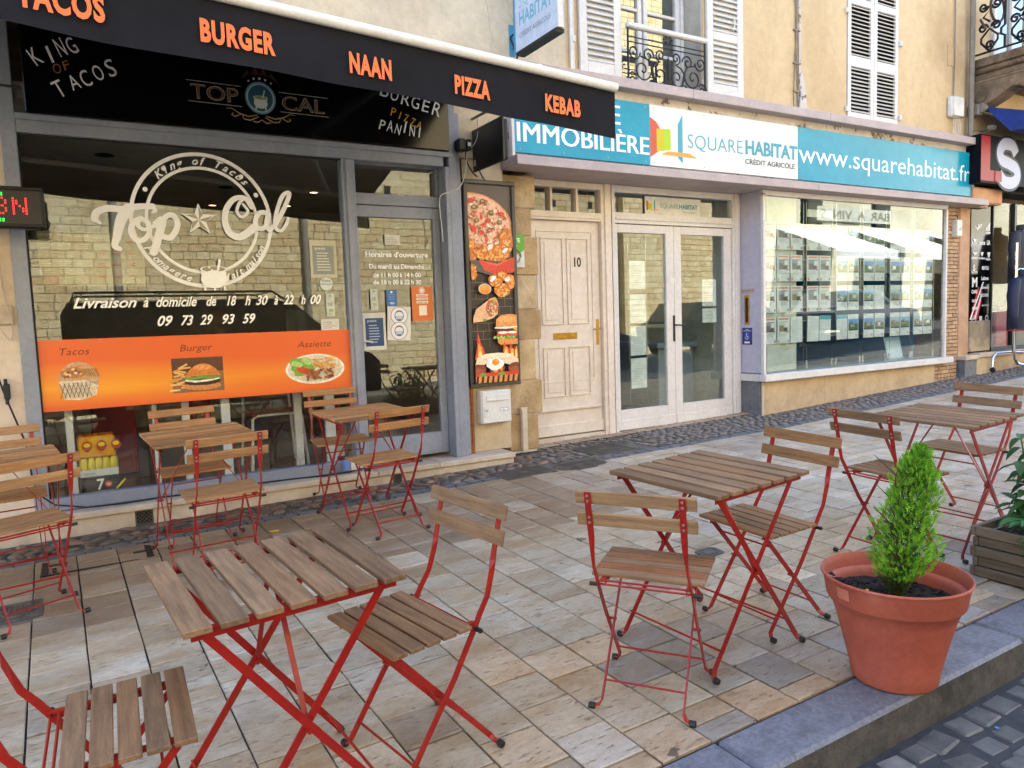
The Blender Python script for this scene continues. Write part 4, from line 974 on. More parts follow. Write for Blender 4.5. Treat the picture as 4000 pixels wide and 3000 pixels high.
pr.build('slogan_left', fs); pr = Print((-1.24, -.0012, -2.78)); hand('BURGER', 2.09, 3.14, 2.60, .10, B_, -.2); hand('PIZZA', 2.17, 2.995, 2.43, .06, 'c8962e', -.28); hand('PANINI', 2.07, 2.905, 2.44, .08, B_, -.16)
pr.build('slogan_right', fs); pr = Print((-1.24, -.0012, -2.78))
br = '5c3a26'; gd = '8a6a44'
pr.text('TOP', .755, 2.972, 1.06, .092, 'c0b8a8', bold=.012); pr.text('TOP', .758, 2.974, 1.057, .088, br, bold=0)
pr.text('CAL', 1.355, 2.962, 1.66, .092, 'c0b8a8', bold=.012); pr.text('CAL', 1.358, 2.964, 1.657, .088, br, bold=0)
for x0, x1, zz in ((.73, 1.08, 3.086), (.735, 1.08, 2.95), (1.335, 1.69, 3.076), (1.34, 1.69, 2.942)): pr.strip([(x0, zz), (x1, zz - .002)], .0035, 'b8b4a8')
pr.disc(1.208, 3.02, .104, .11, '5f93a2', 40); pr.ring(1.208, 3.02, .086, .092, 'b8ccd0', ry=1.06); pr.disc(1.208, 3.02, .084, .09, '2c5666', 40)
pr.disc(1.208, 2.985, .046, .036, 'd4d8d8', 24); pr.rect(1.165, 2.985, 1.251, 3.02, 'd4d8d8'); pr.disc(1.208, 3.022, .05, .014, 'd4d8d8', 24); pr.disc(1.208, 3.022, .043, .011, '7d9a3a', 20)
pr.strip([(1.222, 3.02), (1.238, 3.075)], .008, 'd4d8d8')
for x in (1.175, 1.24): pr.rect(x - .005, 2.94, x + .005, 2.958, 'd4d8d8')
def star(P_, cx, cy, r, c, r2=None, a=90, n=5):
    P_.poly([(cx + (r if k % 2 == 0 else (r2 or r * .42)) * math.cos(R(a + k * 180 / n)), cy + (r if k % 2 == 0 else (r2 or r * .42)) * math.sin(R(a + k * 180 / n))) for k in range(2 * n)], c)
for k in range(5): star(pr, 1.208 + (k - 2) * .038, 3.152 - abs(k - 2) ** 2 * .006, .013 - abs(k - 2) * .002, 'd8dce0')
pr.poly([(1.08, 3.135), (1.125, 3.20), (1.15, 3.165), (1.18, 3.23), (1.208, 3.18), (1.24, 3.23), (1.265, 3.165), (1.29, 3.20), (1.335, 3.135), (1.28, 3.17), (1.208, 3.178), (1.13, 3.17)], '4a2c1a')
for s in (-1, 1):
    for pts in ([(.03, 2.9), (.09, 2.885), (.15, 2.9), (.2, 2.93), (.235, 2.925)], [(.02, 2.89), (.08, 2.86), (.12, 2.865), (.13, 2.885), (.11, 2.895)], [(.14, 2.895), (.18, 2.875), (.2, 2.885), (.19, 2.9)], [(.0, 2.87), (.03, 2.85), (.06, 2.855)]):
        pr.strip([(1.208 + s * a, e) for a, e in pts], [.005, .009, .008, .005, .003][:len(pts)], 'a58a66')
pr.build('emblem', fs)
# ------------------------------------------------------------------ window lettering (white film)
wl = empty('window_lettering', (.79, 5.515, 2.17), 'big white round window lettering with star, cauldron and delivery phone number', 'lettering')
pr = Print((-.79, 0, -2.17)); Wc = 'fafaf8'; cx, cz = .79, 2.168; pr.step = .0002
pr.ring(cx, cz, .435, .46, Wc, n=72); pr.ring(cx, cz, .345, .366, Wc, n=72)
def bez(p, n=9):
    out = []
    for i in range(len(p) - 1):
        a = p[max(i - 1, 0)]; b_ = p[i]; c_ = p[i + 1]; d = p[min(i + 2, len(p) - 1)]
        for k in range(n):
            t = k / n
            out.append(tuple(.5 * ((2 * b_[j]) + (-a[j] + c_[j]) * t + (2 * a[j] - 5 * b_[j] + 4 * c_[j] - d[j]) * t * t + (-a[j] + 3 * b_[j] - 3 * c_[j] + d[j]) * t ** 3) for j in (0, 1)))
    return out + [p[-1]]
def brush(pts, w0, w1=None, x=0, z=0, s=1):
    q = bez([(x + a * s, z + e * s) for a, e in pts]); n = len(q)
    ww = [w0 + ((w1 if w1 is not None else w0) - w0) * k / (n - 1) for k in range(n)]
    pr.strip(q, ww, Wc); pr.disc(*q[0], ww[0] / 2, ww[0] / 2, Wc, 12); pr.disc(*q[-1], ww[-1] / 2, ww[-1] / 2, Wc, 12)
# T o p
brush([(.13, 2.155), (.15, 2.20), (.21, 2.225), (.30, 2.225), (.40, 2.245), (.475, 2.25)], .045, .04)
brush([(.475, 2.25), (.49, 2.225), (.475, 2.21)], .03, .02)
brush([(.33, 2.225), (.29, 2.17), (.265, 2.10), (.25, 2.04), (.235, 1.985), (.262, 1.965)], .075, .03)
brush([(.13, 2.155), (.16, 2.13)], .03, .02)
brush([(.40, 2.165), (.355, 2.14), (.335, 2.08), (.36, 2.025), (.41, 2.03), (.445, 2.08), (.44, 2.14), (.395, 2.165), (.38, 2.12), (.42, 2.095), (.49, 2.13)], .038, .024)
brush([(.49, 2.13), (.53, 2.16), (.50, 2.06), (.475, 1.98), (.46, 1.945)], .05, .05)
brush([(.515, 2.14), (.56, 2.19), (.60, 2.19), (.62, 2.14), (.60, 2.08), (.565, 2.045), (.53, 2.05)], .035, .04)
brush([(.53, 2.05), (.55, 2.04)], .03, .03)
# C a l
brush([(1.055, 2.29), (1.085, 2.24), (1.04, 2.20), (1.01, 2.24), (1.04, 2.31), (1.09, 2.33), (1.12, 2.29)], .018, .024)
brush([(1.11, 2.27), (1.07, 2.33), (1.0, 2.325), (.945, 2.26), (.925, 2.17), (.95, 2.09), (1.01, 2.06), (1.07, 2.09), (1.12, 2.13)], .03, .055)
brush([(1.215, 2.235), (1.165, 2.235), (1.13, 2.18), (1.14, 2.13), (1.18, 2.125), (1.215, 2.17), (1.225, 2.235), (1.205, 2.16), (1.225, 2.115), (1.27, 2.16)], .034, .03)
brush([(1.27, 2.16), (1.33, 2.26), (1.375, 2.36), (1.37, 2.385), (1.33, 2.36), (1.29, 2.27), (1.265, 2.17), (1.275, 2.12), (1.31, 2.115), (1.345, 2.16), (1.36, 2.2)], .034, .022)
# star with facets
sx_, sz_ = .757, 2.17
star(pr, sx_, sz_, .112, Wc)
for k in range(5):
    a = R(90 + k * 72); a2 = R(90 + k * 72 - 36); pr.poly([(sx_, sz_), (sx_ + .092 * math.cos(a), sz_ + .092 * math.sin(a)), (sx_ + .046 * math.cos(a2), sz_ + .046 * math.sin(a2))], 'a9a48c')
for a in (138, 112, 62, 38, 150 - 8): pass
for a, r_ in ((152, .40), (125, .405), (50, .405), (28, .40)): pr.disc(cx + r_ * math.cos(R(a)), cz + r_ * math.sin(R(a)), .0155, .0155, Wc)
pr.arc_text('King of Tacos', cx, cz, .372, R(88), .05, Wc, bold=.02, shear=.35)
pr.arc_text('Fromagere', cx, cz, .432, R(231), .045, Wc, bold=.02, shear=.35, flip=True, da=.095); pr.arc_text('fait maison', cx, cz, .432, R(311), .045, Wc, bold=.02, shear=.35, flip=True, da=.078)
# cauldron
pr.ring(.828, 1.835, .0, .085, '9c9880', n=24, ry=.22); pr.ring(.828, 1.835, .075, .088, Wc, n=32, ry=.26); pr.disc(.828, 1.765, .086, .062, Wc, 28); pr.rect(.747, 1.775, .909, 1.818, Wc)
for x in (.765, .828, .893): pr.rect(x - .006, 1.693, x + .006, 1.715, Wc); pr.disc(x, 1.693, .01, .006, Wc, 8)
pr.strip([(.855, 1.825), (.872, 1.905)], .016, Wc); pr.disc(.80, 1.845, .008, .006, Wc, 8); pr.disc(.815, 1.83, .007, .005, Wc, 8)
# delivery lines, slanted script look
def script(t, x0, z0, x1, h): pr.text(t, x0, z0, x1, h, Wc, bold=.02, shear=.38, res=4)
for t_, x0, x1 in (('Livraison', -.03, .335), ('à', .372, .405), ('domicile', .45, .705), ('de', .765, .83), ('18', .90, .965), ('h', 1.02, 1.06), ('30', 1.095, 1.18), ('à', 1.222, 1.25), ('22', 1.29, 1.365), ('h', 1.415, 1.45), ('00', 1.485, 1.565)): script(t_, x0, 1.583, x1, .065)
for t_, x0, x1 in (('09', .45, .545), ('73', .595, .675), ('29', .715, .80), ('93', .86, .945), ('59', .995, 1.085)): script(t_, x0, 1.455, x1, .065)
pr.build('white_film', wl)
# orange banner
bn = empty('window_banner', (.77, 5.514, .93), 'orange printed banner across the display window with tacos, burger and plate pictures', 'banner')
N = NT('orange_banner'); v = pos(N); sp_ = N.n('SeparateXYZ'); N.l(v, sp_.inputs[0])
q = N.ramp(sp_.outputs[2], .93, 1.385); wv = N.noise(1.2, 3, .5, v, (.6, 1, 6))
d_ = N.math('ABSOLUTE', N.math('SUBTRACT', N.math('MULTIPLY_ADD', wv, .35, q), .52)); k_ = N.ramp(d_, .28, .0); hz_ = N.ramp(sp_.outputs[0], 1.8, .3)
C = N.mix(N.math('MULTIPLY', k_, N.math('MULTIPLY_ADD', hz_, .75, .25)), hx('e2652c'), hx('f0a02c')); N.l(C, N.b.inputs['Base Color']); N.b.inputs['Roughness'].default_value = .35
MB().box(-1.02, 1.022, -.0015, .001, .0, .455).build('banner_sheet', N.m, bn)
pr = Print((-.77, -.0018, -.93)); dk = '5a2e20'
for t_, x0, x1, z0 in (('Tacos', -.125, .04, 1.285), ('Burger', .578, .79, 1.275), ('Assiette', 1.375, 1.63, 1.262)): (pr.text(t_, x0, z0, x1, .045, dk, bold=-.004, shear=.25), pr.build('picture_title', bn), pr.__init__((-.77, -.0018, -.93)))
def pic():
    p = Print((-.77, -.0018, -.93)); p.mi = 1; return p
pr = pic()
# tacos picture (round)
pr.disc(-.033, 1.115, .112, .125, 'b8a08c', 32); pr.poly([(-.142, 1.12), (-.12, 1.0), (-.03, .992), (.06, 1.02), (.075, 1.08), (.0, 1.12)], 'd8c8ae'); pr.poly([(-.13, 1.13), (.07, 1.12), (.06, 1.2), (-.02, 1.235), (-.12, 1.2)], 'c89868')
pr.disc(-.055, 1.17, .07, .035, 'b07848', 18, jit=.15)
for k in range(16): pr.disc(-.055 + rnd.uniform(-.055, .055), 1.17 + rnd.uniform(-.025, .025), .011, .008, rnd.choice(['e8c078', '7a4a34', 'e0b060', 'd8d0c0', '945838']), 7, rnd.random() * 3)
for k in range(7):
    pr.strip([(-.14 + k * .024, 1.105), (-.11 + k * .024, 1.01)], .003, '4a3020'); pr.strip([(-.11 + k * .024, 1.105), (-.14 + k * .024, 1.01)], .003, '4a3020'); pr.strip([(.0 + k * .011, 1.195), (.02 + k * .011, 1.14)], .0025, '5a3826')
pr.build('tacos_picture', bn); pr = pic()
# burger picture
pr.rect(.518, .99, .85, 1.228, '5a3828'); pr.rect(.518, .99, .85, 1.13, '8a6248')
for k in range(14): a = rnd.uniform(-.4, .5); x_, z_ = .535 + rnd.uniform(-.01, .075), 1.01 + k * .0125; pr.strip([(x_ - .035 * math.cos(a), z_ - .035 * math.sin(a)), (x_ + .03 * math.cos(a), z_ + .03 * math.sin(a))], .012, rnd.choice(['e0aa60', 'd89848', 'e8bc78']))
pr.disc(.71, 1.03, .12, .03, 'c88850', 24); pr.disc(.71, 1.06, .118, .026, '3e2416', 24, jit=.05); pr.strip([(.6, 1.075), (.66, 1.062), (.75, 1.066), (.82, 1.08)], .014, 'e8e0d8'); pr.strip([(.595, 1.09), (.64, 1.082), (.7, 1.09), (.77, 1.082), (.83, 1.095)], .02, '6a9a3a')
pr.poly([(.6 + .23 * k / 16, 1.1 + .085 * math.sin(math.pi * k / 16) ** .7) for k in range(17)], 'cf7a36'); pr.disc(.715, 1.16, .06, .02, 'dd9550', 16)
pr.build('burger_picture', bn); pr = pic()
# plate
pr.disc(1.502, 1.098, .222, .112, 'e8e6e0', 36); pr.disc(1.502, 1.1, .205, .1, 'd4ccb8', 36); pr.disc(1.40, 1.125, .09, .07, '74a83e', 18, jit=.2)
for k in range(4): pr.disc(1.40 + .05 * math.cos(k), 1.15 + .02 * math.sin(k * 2), .03, .02, 'a8c878', 14); pr.disc(1.39 + k * .03, 1.1 - k * .012, .032, .024, 'c8462c', 12, jit=.1)
for k in range(26): a = rnd.uniform(-.7, .3); x_, z_ = 1.57 + rnd.uniform(-.07, .08), 1.14 + rnd.uniform(-.035, .04); pr.strip([(x_ - .028 * math.cos(a), z_ - .028 * math.sin(a)), (x_ + .028 * math.cos(a), z_ + .028 * math.sin(a))], .009, rnd.choice(['d8a050', 'e4b468', 'c88c3c']))
for k in range(30): pr.disc(1.53 + rnd.uniform(-.09, .1), 1.06 + rnd.uniform(-.035, .03), .02, .01, rnd.choice(['8a4c30', 'a0603e', '6c3824', 'b0704a']), 8, rnd.random() * 3, jit=.2)
pr.build('plate_picture', bn)
# notices on the panes
def notice(x0, z0, x1, z1, y, c, label, body='lines', head=None, lc='8a8c90', mi=0, cat='notice', mats=None, tilt=0, hc='50586a'):
    t = empty('notice', ((x0 + x1) / 2, y, z0), label, cat); W_, H_ = x1 - x0, z1 - z0; t.rotation_euler = (0, tilt, 0)
    MB().box(-W_ / 2, W_ / 2, 0, .0008, 0, H_).build('sheet', mat('paper_' + c + str(round(x0 * 100)), c, rough=.5, sc=3), t); pr = Print((-W_ / 2, -.0003, 0)); pr.step = .0001
    if head: pr.text(head, W_ * .12, H_ * .84, W_ * .88, H_ * .08, hc, bold=.02)
    if body == 'lines': pr.lines(W_ * .12, H_ * .08, W_ * .88, H_ * .78, max(4, int(H_ / .02)), lc, .0035)
    elif callable(body): body(pr, W_, H_)
    pr.build('sheet_print', t); return t
def framed(c, c2, hd=None):
    def f(p, W_, H_):
        p.rect(W_ * .1, H_ * .1, W_ * .9, H_ * .86, c)
        if hd: p.text(hd, W_ * .2, H_ * .76, W_ * .6, H_ * .07, c2, bold=.02)
        for k in range(7): p.rect(W_ * .25, H_ * (.2 + .075 * k), W_ * rnd.uniform(.6, .78), H_ * (.225 + .075 * k), c2, up=(k == 0))
    return f
notice(1.508, 1.774, 1.708, 2.052, 5.512, 'd2cfb4', 'pale health pass sheet at the top right of the display window', framed('8f9490', 'd8d8c8', 'pass'), mats=None)
def badge(p, W_, H_): p.disc(W_ / 2, H_ / 2, W_ * .48, W_ * .48, '8fa0a4', 28); p.disc(W_ / 2, H_ / 2, W_ * .43, W_ * .43, 'd4d8cc', 28); p.text('Hoxe', W_ * .22, H_ * .62, W_ * .78, .022, '6a8088', bold=.02); p.rect(W_ * .05, H_ * .42, W_ * .95, H_ * .56, '5f88a8'); p.text('RECOMPENSE', W_ * .08, H_ * .45, W_ * .92, .012, 'e8ece8', bold=.03)
t = empty('round_sticker', (1.62, 5.512, 1.675), 'small round blue and white sticker under the health pass sheet', 'sticker'); pr = Print((-.056, 0, 0)); badge(pr, .112, .112); pr.build('sticker_print', t)
def tickets(p, W_, H_): p.disc(W_ / 2, H_ * .9, W_ * .18, W_ * .18, '7fa8c0'); p.text('1€', W_ * .25, H_ * .45, W_ * .75, .026, '6c8890', bold=.02); p.rect(W_ * .3, H_ * .2, W_ * .8, H_ * .33, '9cb48c'); p.lines(W_ * .25, H_ * .05, W_ * .75, H_ * .15, 2)
notice(1.61, 1.487, 1.674, 1.656, 5.512, 'd6dccf', 'narrow one euro ticket sticker on the display window above the white card', tickets, cat='sticker')
notice(1.563, 1.384, 1.70, 1.466, 5.512, 'e2e2dc', 'white printed card just above the right end of the orange banner', lc='707478')
notice(2.137, 2.042, 2.268, 2.12, 5.612, 'dcdccf', 'small white printed card at the top of the shop door glass')
notice(1.995, 1.53, 2.055, 1.69, 5.612, 'd6dccf', 'narrow one euro ticket sticker on the shop door', tickets, cat='sticker')
def bluek(p, W_, H_): p.rect(0, 0, W_, H_, '3a6cae'); p.text('VISA', W_ * .3, H_ * .12, W_ * .75, .016, 'e8ecf4', bold=.03); p.lines(W_ * .2, H_ * .35, W_ * .8, H_ * .75, 4, 'a8c0e0'); p.disc(W_ * .5, H_ * .86, W_ * .12, W_ * .1, 'e0e8f0', 10)
notice(2.128, 1.555, 2.217, 1.685, 5.612, '3a6cae', 'small blue card payment sticker in the middle of the shop door', bluek, cat='sticker')
def orangek(p, W_, H_):
    p.rect(0, 0, W_, H_, 'd8743c'); p.disc(W_ * .5, H_ * .88, W_ * .14, W_ * .14, 'ece4d8'); p.ring(W_ * .5, H_ * .88, W_ * .1, W_ * .115, '604838')
    for k, t_ in enumerate(('Scannez', 'Commandez', 'Régalez Vous')): p.rect(W_ * .22, H_ * (.71 - k * .1), W_ * .78, H_ * (.775 - k * .1), 'efe4d4'); p.text(t_, W_ * .28, H_ * (.725 - k * .1), W_ * .72, .010, '6a3818', bold=.02)
    p.rect(W_ * .33, H_ * .16, W_ * .7, H_ * .45, 'efe4d4')
notice(2.345, 1.43, 2.53, 1.71, 5.612, 'd8743c', 'orange sticker with three ribbon words on the shop door', orangek, cat='sticker')
def masks(p, W_, H_):
    for zc in (.73, .28): p.disc(W_ * .5, H_ * zc, W_ * .36, W_ * .36, '4c5a8c', 28); p.disc(W_ * .5, H_ * zc, W_ * .34, W_ * .34, 'e4e4e8', 28); p.disc(W_ * .5, H_ * zc, W_ * .2, W_ * .22, '4c5a8c', 20); p.disc(W_ * .5, H_ * zc + W_ * .02, W_ * .17, W_ * .14, 'e4e4e8', 20); p.rect(W_ * .36, H_ * zc - W_ * .14, W_ * .64, H_ * zc - W_ * .0, 'b8c4dc')
notice(2.118, 1.28, 2.318, 1.55, 5.607, 'e2e0e0', 'crooked white sheet with two round face mask pictograms on the shop door', masks, tilt=.05)
notice(1.922, 1.212, 2.11, 1.505, 5.611, 'dcdcd8', 'blue health pass poster in a white border low on the left of the shop door', framed('2a4a78', 'a8b8d0', 'pass'))
op = empty('opening_hours', (2.22, 5.624, 1.72), 'white opening hours lettering on the shop door glass', 'lettering'); pr = Print((-2.22, 0, -1.72))
pr.text("Horaires d'ouverture", 1.975, 1.948, 2.51, .038, Wc, bold=.035); pr.build('text_line', op); pr = Print((-2.22, 0, -1.72))
for t_, x0, x1, zz in (('Du mardi au Dimanche', 2.0, 2.475, 1.855), ('de 11 h 00 à 14 h 00', 2.03, 2.44, 1.787), ('de 18 h 00 à 22 h 30', 2.03, 2.44, 1.73)): pr.text(t_, x0, zz, x1, .034, Wc, bold=.035); tag(pr.build('text_line', op), kind='stuff'); pr = Print((-2.22, 0, -1.72))
MB().box(1.90, 2.012, 5.633, 5.636, 2.16, 2.25).build('door_closer_plate', M['black'], dr)
# ------------------------------------------------------------------ tall food light box
lb = empty('poster_light_box', (3.04, 5.50, .853), 'tall grey framed light box with pizza, chicken and burger pictures on the pier', 'light box')
fm = mat('lightbox_frame', '514c48', '35322f', rough=.45, sc=1)
b = MB(); frame2(b, -.242, .25, 0, 1.73, .036, 0, .03, .006); b.build('frame', fm, lb); MB().cbox(-.262, .25, .028, .075, 0.005, 1.725, .004).build('case', M['black_matt'], lb)
pr = Print((-.206, .022, .036)); W_, H_ = .42, 1.658; pr.step = .00006
pr.rect(0, 0, W_, H_, '3a322e'); pr.rect(0, 1.02, W_, H_, '5c524c')
pr.rect(0, .34, W_, 1.0, '3a302c')
for j in range(10):
    zz = .98 - j * .068; pr.strip([(0, zz), (W_, zz)], .0035, '857a70')
    for k in range(5): x_ = (k + (j % 2) * .5) * .11; (pr.strip([(x_, zz), (x_, zz - .068)], .0035, '857a70') if x_ < W_ else None)
pr.mi = 1
pcx, pcz = .0, 1.27
def clipx(p): return [(min(max(a, 0), W_), e) for a, e in p]
def cdisc(cx, cz, rx, rz, c, n=28, rot=0, jit=0):
    p = []
    for k in range(n):
        t = 2 * math.pi * k / n; q_ = 1 + rnd.uniform(-jit, jit); a, e = rx * math.cos(t) * q_, rz * math.sin(t) * q_; p.append((cx + a * math.cos(rot) - e * math.sin(rot), cz + a * math.sin(rot) + e * math.cos(rot)))
    pr.poly(clipx(p), c)
cdisc(.10, 1.34, .34, .235, '9c5030', 40, -.25); cdisc(.10, 1.36, .33, .22, 'd88a52', 40, -.25); cdisc(.10, 1.37, .305, .20, 'e6b898', 40, -.25)
for k in range(230):
    a, q_ = rnd.uniform(0, 6.28), math.sqrt(rnd.random()); x_, z_ = .10 + .29 * q_ * math.cos(a), 1.365 + .185 * q_ * math.sin(a) - .25 * .29 * q_ * math.cos(a)
    if .012 < x_ < W_ - .012: pr.disc(x_, z_, rnd.uniform(.009, .019), rnd.uniform(.006, .013), rnd.choice(['e03c2c', 'e86048', 'f4dcc8', 'f6e8d8', '8c6a38', '9a7440', 'f2c8a8', 'cf9a78', 'e44a38']), 8, rnd.random() * 3, jit=.2)
for x_, z_ in ((.06, 1.47), (.14, 1.52), (.22, 1.43), (.3, 1.35), (.08, 1.36), (.2, 1.28), (.34, 1.28)):
    pr.disc(x_, z_, .024, .018, '4a4028', 12); pr.disc(x_, z_, .016, .011, 'b89a58', 10)
for x_, z_ in ((.03, 1.52), (.19, 1.36), (.32, 1.42), (.12, 1.26), (.05, 1.29)): pr.disc(x_, z_, .026, .022, 'd83828', 12)
def chicken(cx, cz, rx, rz, n=46):
    cdisc(cx, cz, rx, rz, 'c8702c', 24, 0, .12)
    for k in range(n):
        a, q_ = rnd.uniform(0, 6.28), math.sqrt(rnd.random()); x_, z_ = cx + rx * .9 * q_ * math.cos(a), cz + rz * .9 * q_ * math.sin(a)
        if .012 < x_ < W_ - .012: pr.disc(x_, z_, rnd.uniform(.008, .018), rnd.uniform(.006, .014), rnd.choice(['e89040', 'f2a858', 'd07828', 'f8c070', 'b85c20', 'f0a048']), 7, rnd.random() * 3, jit=.25)
chicken(.36, 1.2, .07, .1); chicken(.02, 1.1, .045, .10, 30); chicken(.11, 1.08, .05, .05, 30); chicken(.19, 1.12, .08, .05); chicken(.3, 1.1, .08, .07); chicken(.24, 1.05, .1, .05)
for x_, z_ in ((.19, 1.14), (.33, 1.11)): pr.disc(x_, z_, .035, .02, 'f0e8e0', 10, .6, jit=.2)
pr.poly([(.0, .95), (.2, .9), (W_, .98), (W_, 1.02), (.0, 1.03)], '55504e'); pr.poly([(.08, 1.03), (.25, .98), (.23, .91), (.12, .95)], 'd8402c'); pr.poly([(.25, .98), (W_, 1.06), (W_, .93), (.23, .91)], 'cc3824'); pr.poly([(.08, 1.03), (.25, .98), (W_, 1.06), (.25, 1.0)], 'e8604a')
chicken(.02, .93, .03, .07, 18); chicken(.23, .86, .07, .05); chicken(.29, .78, .075, .06); chicken(.37, .85, .05, .06, 24); chicken(.3, .9, .05, .03, 20)
for x_, z_ in ((.2, .875), (.34, .87)): pr.disc(x_, z_, .032, .02, 'f4ece4', 10, .6, jit=.2)
pr.disc(.12, .79, .062, .045, 'c8c0bc', 24); pr.disc(.12, .785, .052, .038, 'e88a30', 24); pr.disc(.12, .80, .053, .022, 'f0a040', 20)
# wrap
pr.poly(clipx([(0, .55), (.03, .62), (.17, .71), (.22, .72), (.245, .66), (.235, .58), (.19, .545), (.1, .52), (0, .51)]), 'e2b48c')
pr.disc(.18, .63, .055, .075, 'b86848', 18, -.35, jit=.08)
for k in range(26): pr.disc(.18 + rnd.uniform(-.035, .035), .63 + rnd.uniform(-.055, .055), .011, .008, rnd.choice(['8a3c2c', 'e8b8a0', '6a9838', 'd05040', 'e8d8b8', 'a0b848']), 7, rnd.random() * 3)
pr.disc(.21, .70, .016, .016, 'c8c040', 8); pr.disc(.11, .53, .02, .012, '6a9c38', 8, jit=.2)
# burger at the right
x0 = .2
pr.poly(clipx([(.21, .455), (.215, .53), (.26, .565), (.34, .575), (W_, .565), (W_, .455)]), 'dc9450'); pr.disc(.32, .53, .09, .03, 'eaa866', 18)
pr.rect(.215, .43, W_, .462, '4a2a1c'); pr.poly([(.20, .465), (W_, .47), (W_, .455), (.3, .45), (.2, .455)], 'f0ece4'); pr.poly([(.36, .46), (W_, .46), (W_, .425)], 'f0b838')
pr.rect(.22, .39, W_, .43, 'd8482c'); pr.disc(.28, .418, .05, .011, 'ece4e4', 16); pr.disc(.37, .418, .045, .011, 'ece4e4', 16)
for k in range(14): pr.disc(.2 + k * .0155, .378 + rnd.uniform(-.006, .006), .014, .011, rnd.choice(['7cb040', '5c9830', 'b0d070']), 7, jit=.3)
pr.poly([(.225, .365), (W_, .365), (W_, .315), (.25, .315), (.225, .335)], 'dc9048')
# flames
for fx, fw, z0, z1 in ((.05, .05, .2, .43), (.30, .05, .2, .35), (.36, .05, .18, .34), (.4, .03, .2, .31)):
    pr.poly(clipx([(fx - fw, z0), (fx - fw * .5, (z0 + z1) / 2), (fx - fw * .3, z1), (fx + fw * .2, z0 * .4 + z1 * .6), (fx + fw * .8, z0 + .08), (fx + fw, z0)]), 'd84c1c')
    pr.poly(clipx([(fx - fw * .5, z0), (fx - fw * .2, z0 * .4 + z1 * .6), (fx + fw * .3, z0 + .1), (fx + fw * .6, z0)]), 'f0a040'); pr.disc(min(fx, .4), z0 + .03, fw * .3, .04, 'fae090', 10)
# naan sandwich with egg
pr.poly([(.0, .15), (.02, .215), (.1, .245), (.22, .25), (.34, .235), (W_, .19), (W_, .12), (.3, .15), (.21, .18), (.1, .16), (0, .12)], 'ecd4b8'); pr.disc(.2, .225, .15, .02, 'f4e4cc', 20)
for x_ in (.03, .21, .39):
    cdisc(x_, .115, .075, .045, '7c3822', 20, 0, .06); cdisc(x_, .1, .06, .025, '9a4c30', 16, 0, .1)
pr.poly([(.13, .15), (.27, .16), (.255, .09), (.22, .12), (.2, .06), (.17, .1)], 'e8943c')
pr.disc(.19, .155, .085, .05, 'f6f2f0', 22, 0, jit=.1); pr.disc(.195, .17, .036, .028, 'f09030', 18); pr.disc(.205, .18, .012, .008, 'f8b860', 10)
pr.rect(0, .055, W_, .085, 'c83c24'); pr.disc(.07, .065, .035, .018, '6aa038', 9, jit=.3); pr.disc(.25, .07, .035, .018, '6aa038', 9, jit=.3)
pr.rect(0, 0, W_, .055, 'd88c48')
for k in range(9): pr.poly(clipx([(k * .05, 0), (k * .05 + .022, 0), (k * .05 + .03, .055), (k * .05 + .01, .055)]), '2a1a14')
pr.build('poster', lb)
# wooden post
b = MB(); b.cbox(2.783, 2.806, 5.53, 5.575, .287, 1.53, .003); b.cbox(2.808, 2.832, 5.53, 5.575, .287, 1.53, .003); t = b.build('wooden_post', M['post_wood']); tag(t, 'reddish brown timber batten standing at the right edge of the snack bar front', 'post')
# mail box
mbx = empty('mail_box', (3.03, 5.5, .535), 'white metal letter box under the tall food light box', 'letter box')
MB().cbox(-.145, .145, -.0, .08, 0, .285, .006).build('body', M['white'], mbx); MB().cbox(-.137, .142, -.014, .001, .006, .278, .006).build('door', M['white'], mbx)
b = MB(); b.cbox(-.1, .115, -.022, -.012, .20, .245, .006); b.cbox(-.1, .115, -.03, -.02, .195, .204, .004); b.build('flap', M['white'], mbx)
b = MB(); b.cbox(-.125, -.085, -.022, -.012, .06, .14, .008); b.build('lock_plate', M['white'], mbx); b = MB(); b.tube([(-.105, -.02, .115), (-.105, -.03, .115)], .009, 10); b.build('lock', M['chrome'], mbx)
pr = Print((.03, -.0145, .1)); pr.rect(0, 0, .08, .03, 'a8a8a8'); pr.rect(.006, .005, .074, .025, 'e8e8e8'); pr.text('Bar', .025, .009, .05, .01, '404040'); pr.build('name_plate', mbx)
# green sticker plaque
t = empty('green_plaque', (3.36, 5.583, 1.87), 'green and white holiday rental plaque on the tan stones beside the light box', 'plaque')
MB().box(-.13, .055, 0, .004, 0, .28).build('plate', M['whiteplastic'], t); pr = Print((-.13, -.0005, 0))
pr.poly([(0, .08), (.1, .1), (.185, .15), (.185, .28), (0, .28)], '5fa832'); pr.text('GÎTE', .03, .215, .145, .035, 'eef4e8', bold=.02); pr.text('étape', .06, .18, .115, .015, 'd8e8c8', bold=.01)
pr.ring(.085, .085, .062, .07, '202020', 0, 180, 30); pr.ring(.085, .085, .054, .06, 'b83030', 10, 170, 30); pr.disc(.085, .10, .012, .012, '88b030', 10); pr.poly([(.06, .03), (.11, .03), (.1, .09), (.07, .09)], 'e8d028'); pr.strip([(.085, .09), (.085, .02)], .01, '509040')
pr.arc_text('S DE FRANCE', .085, .085, .06, R(-55), .017, '303030', bold=.01, shear=0, flip=True, da=.27); pr.build('plaque_print', t)
tag(MB().cbox(3.285, 3.31, 5.57, 5.588, 1.72, 1.85, .003).build('cream_plate', M['plinth']), 'narrow cream plate on the stones under the green plaque', 'plate')
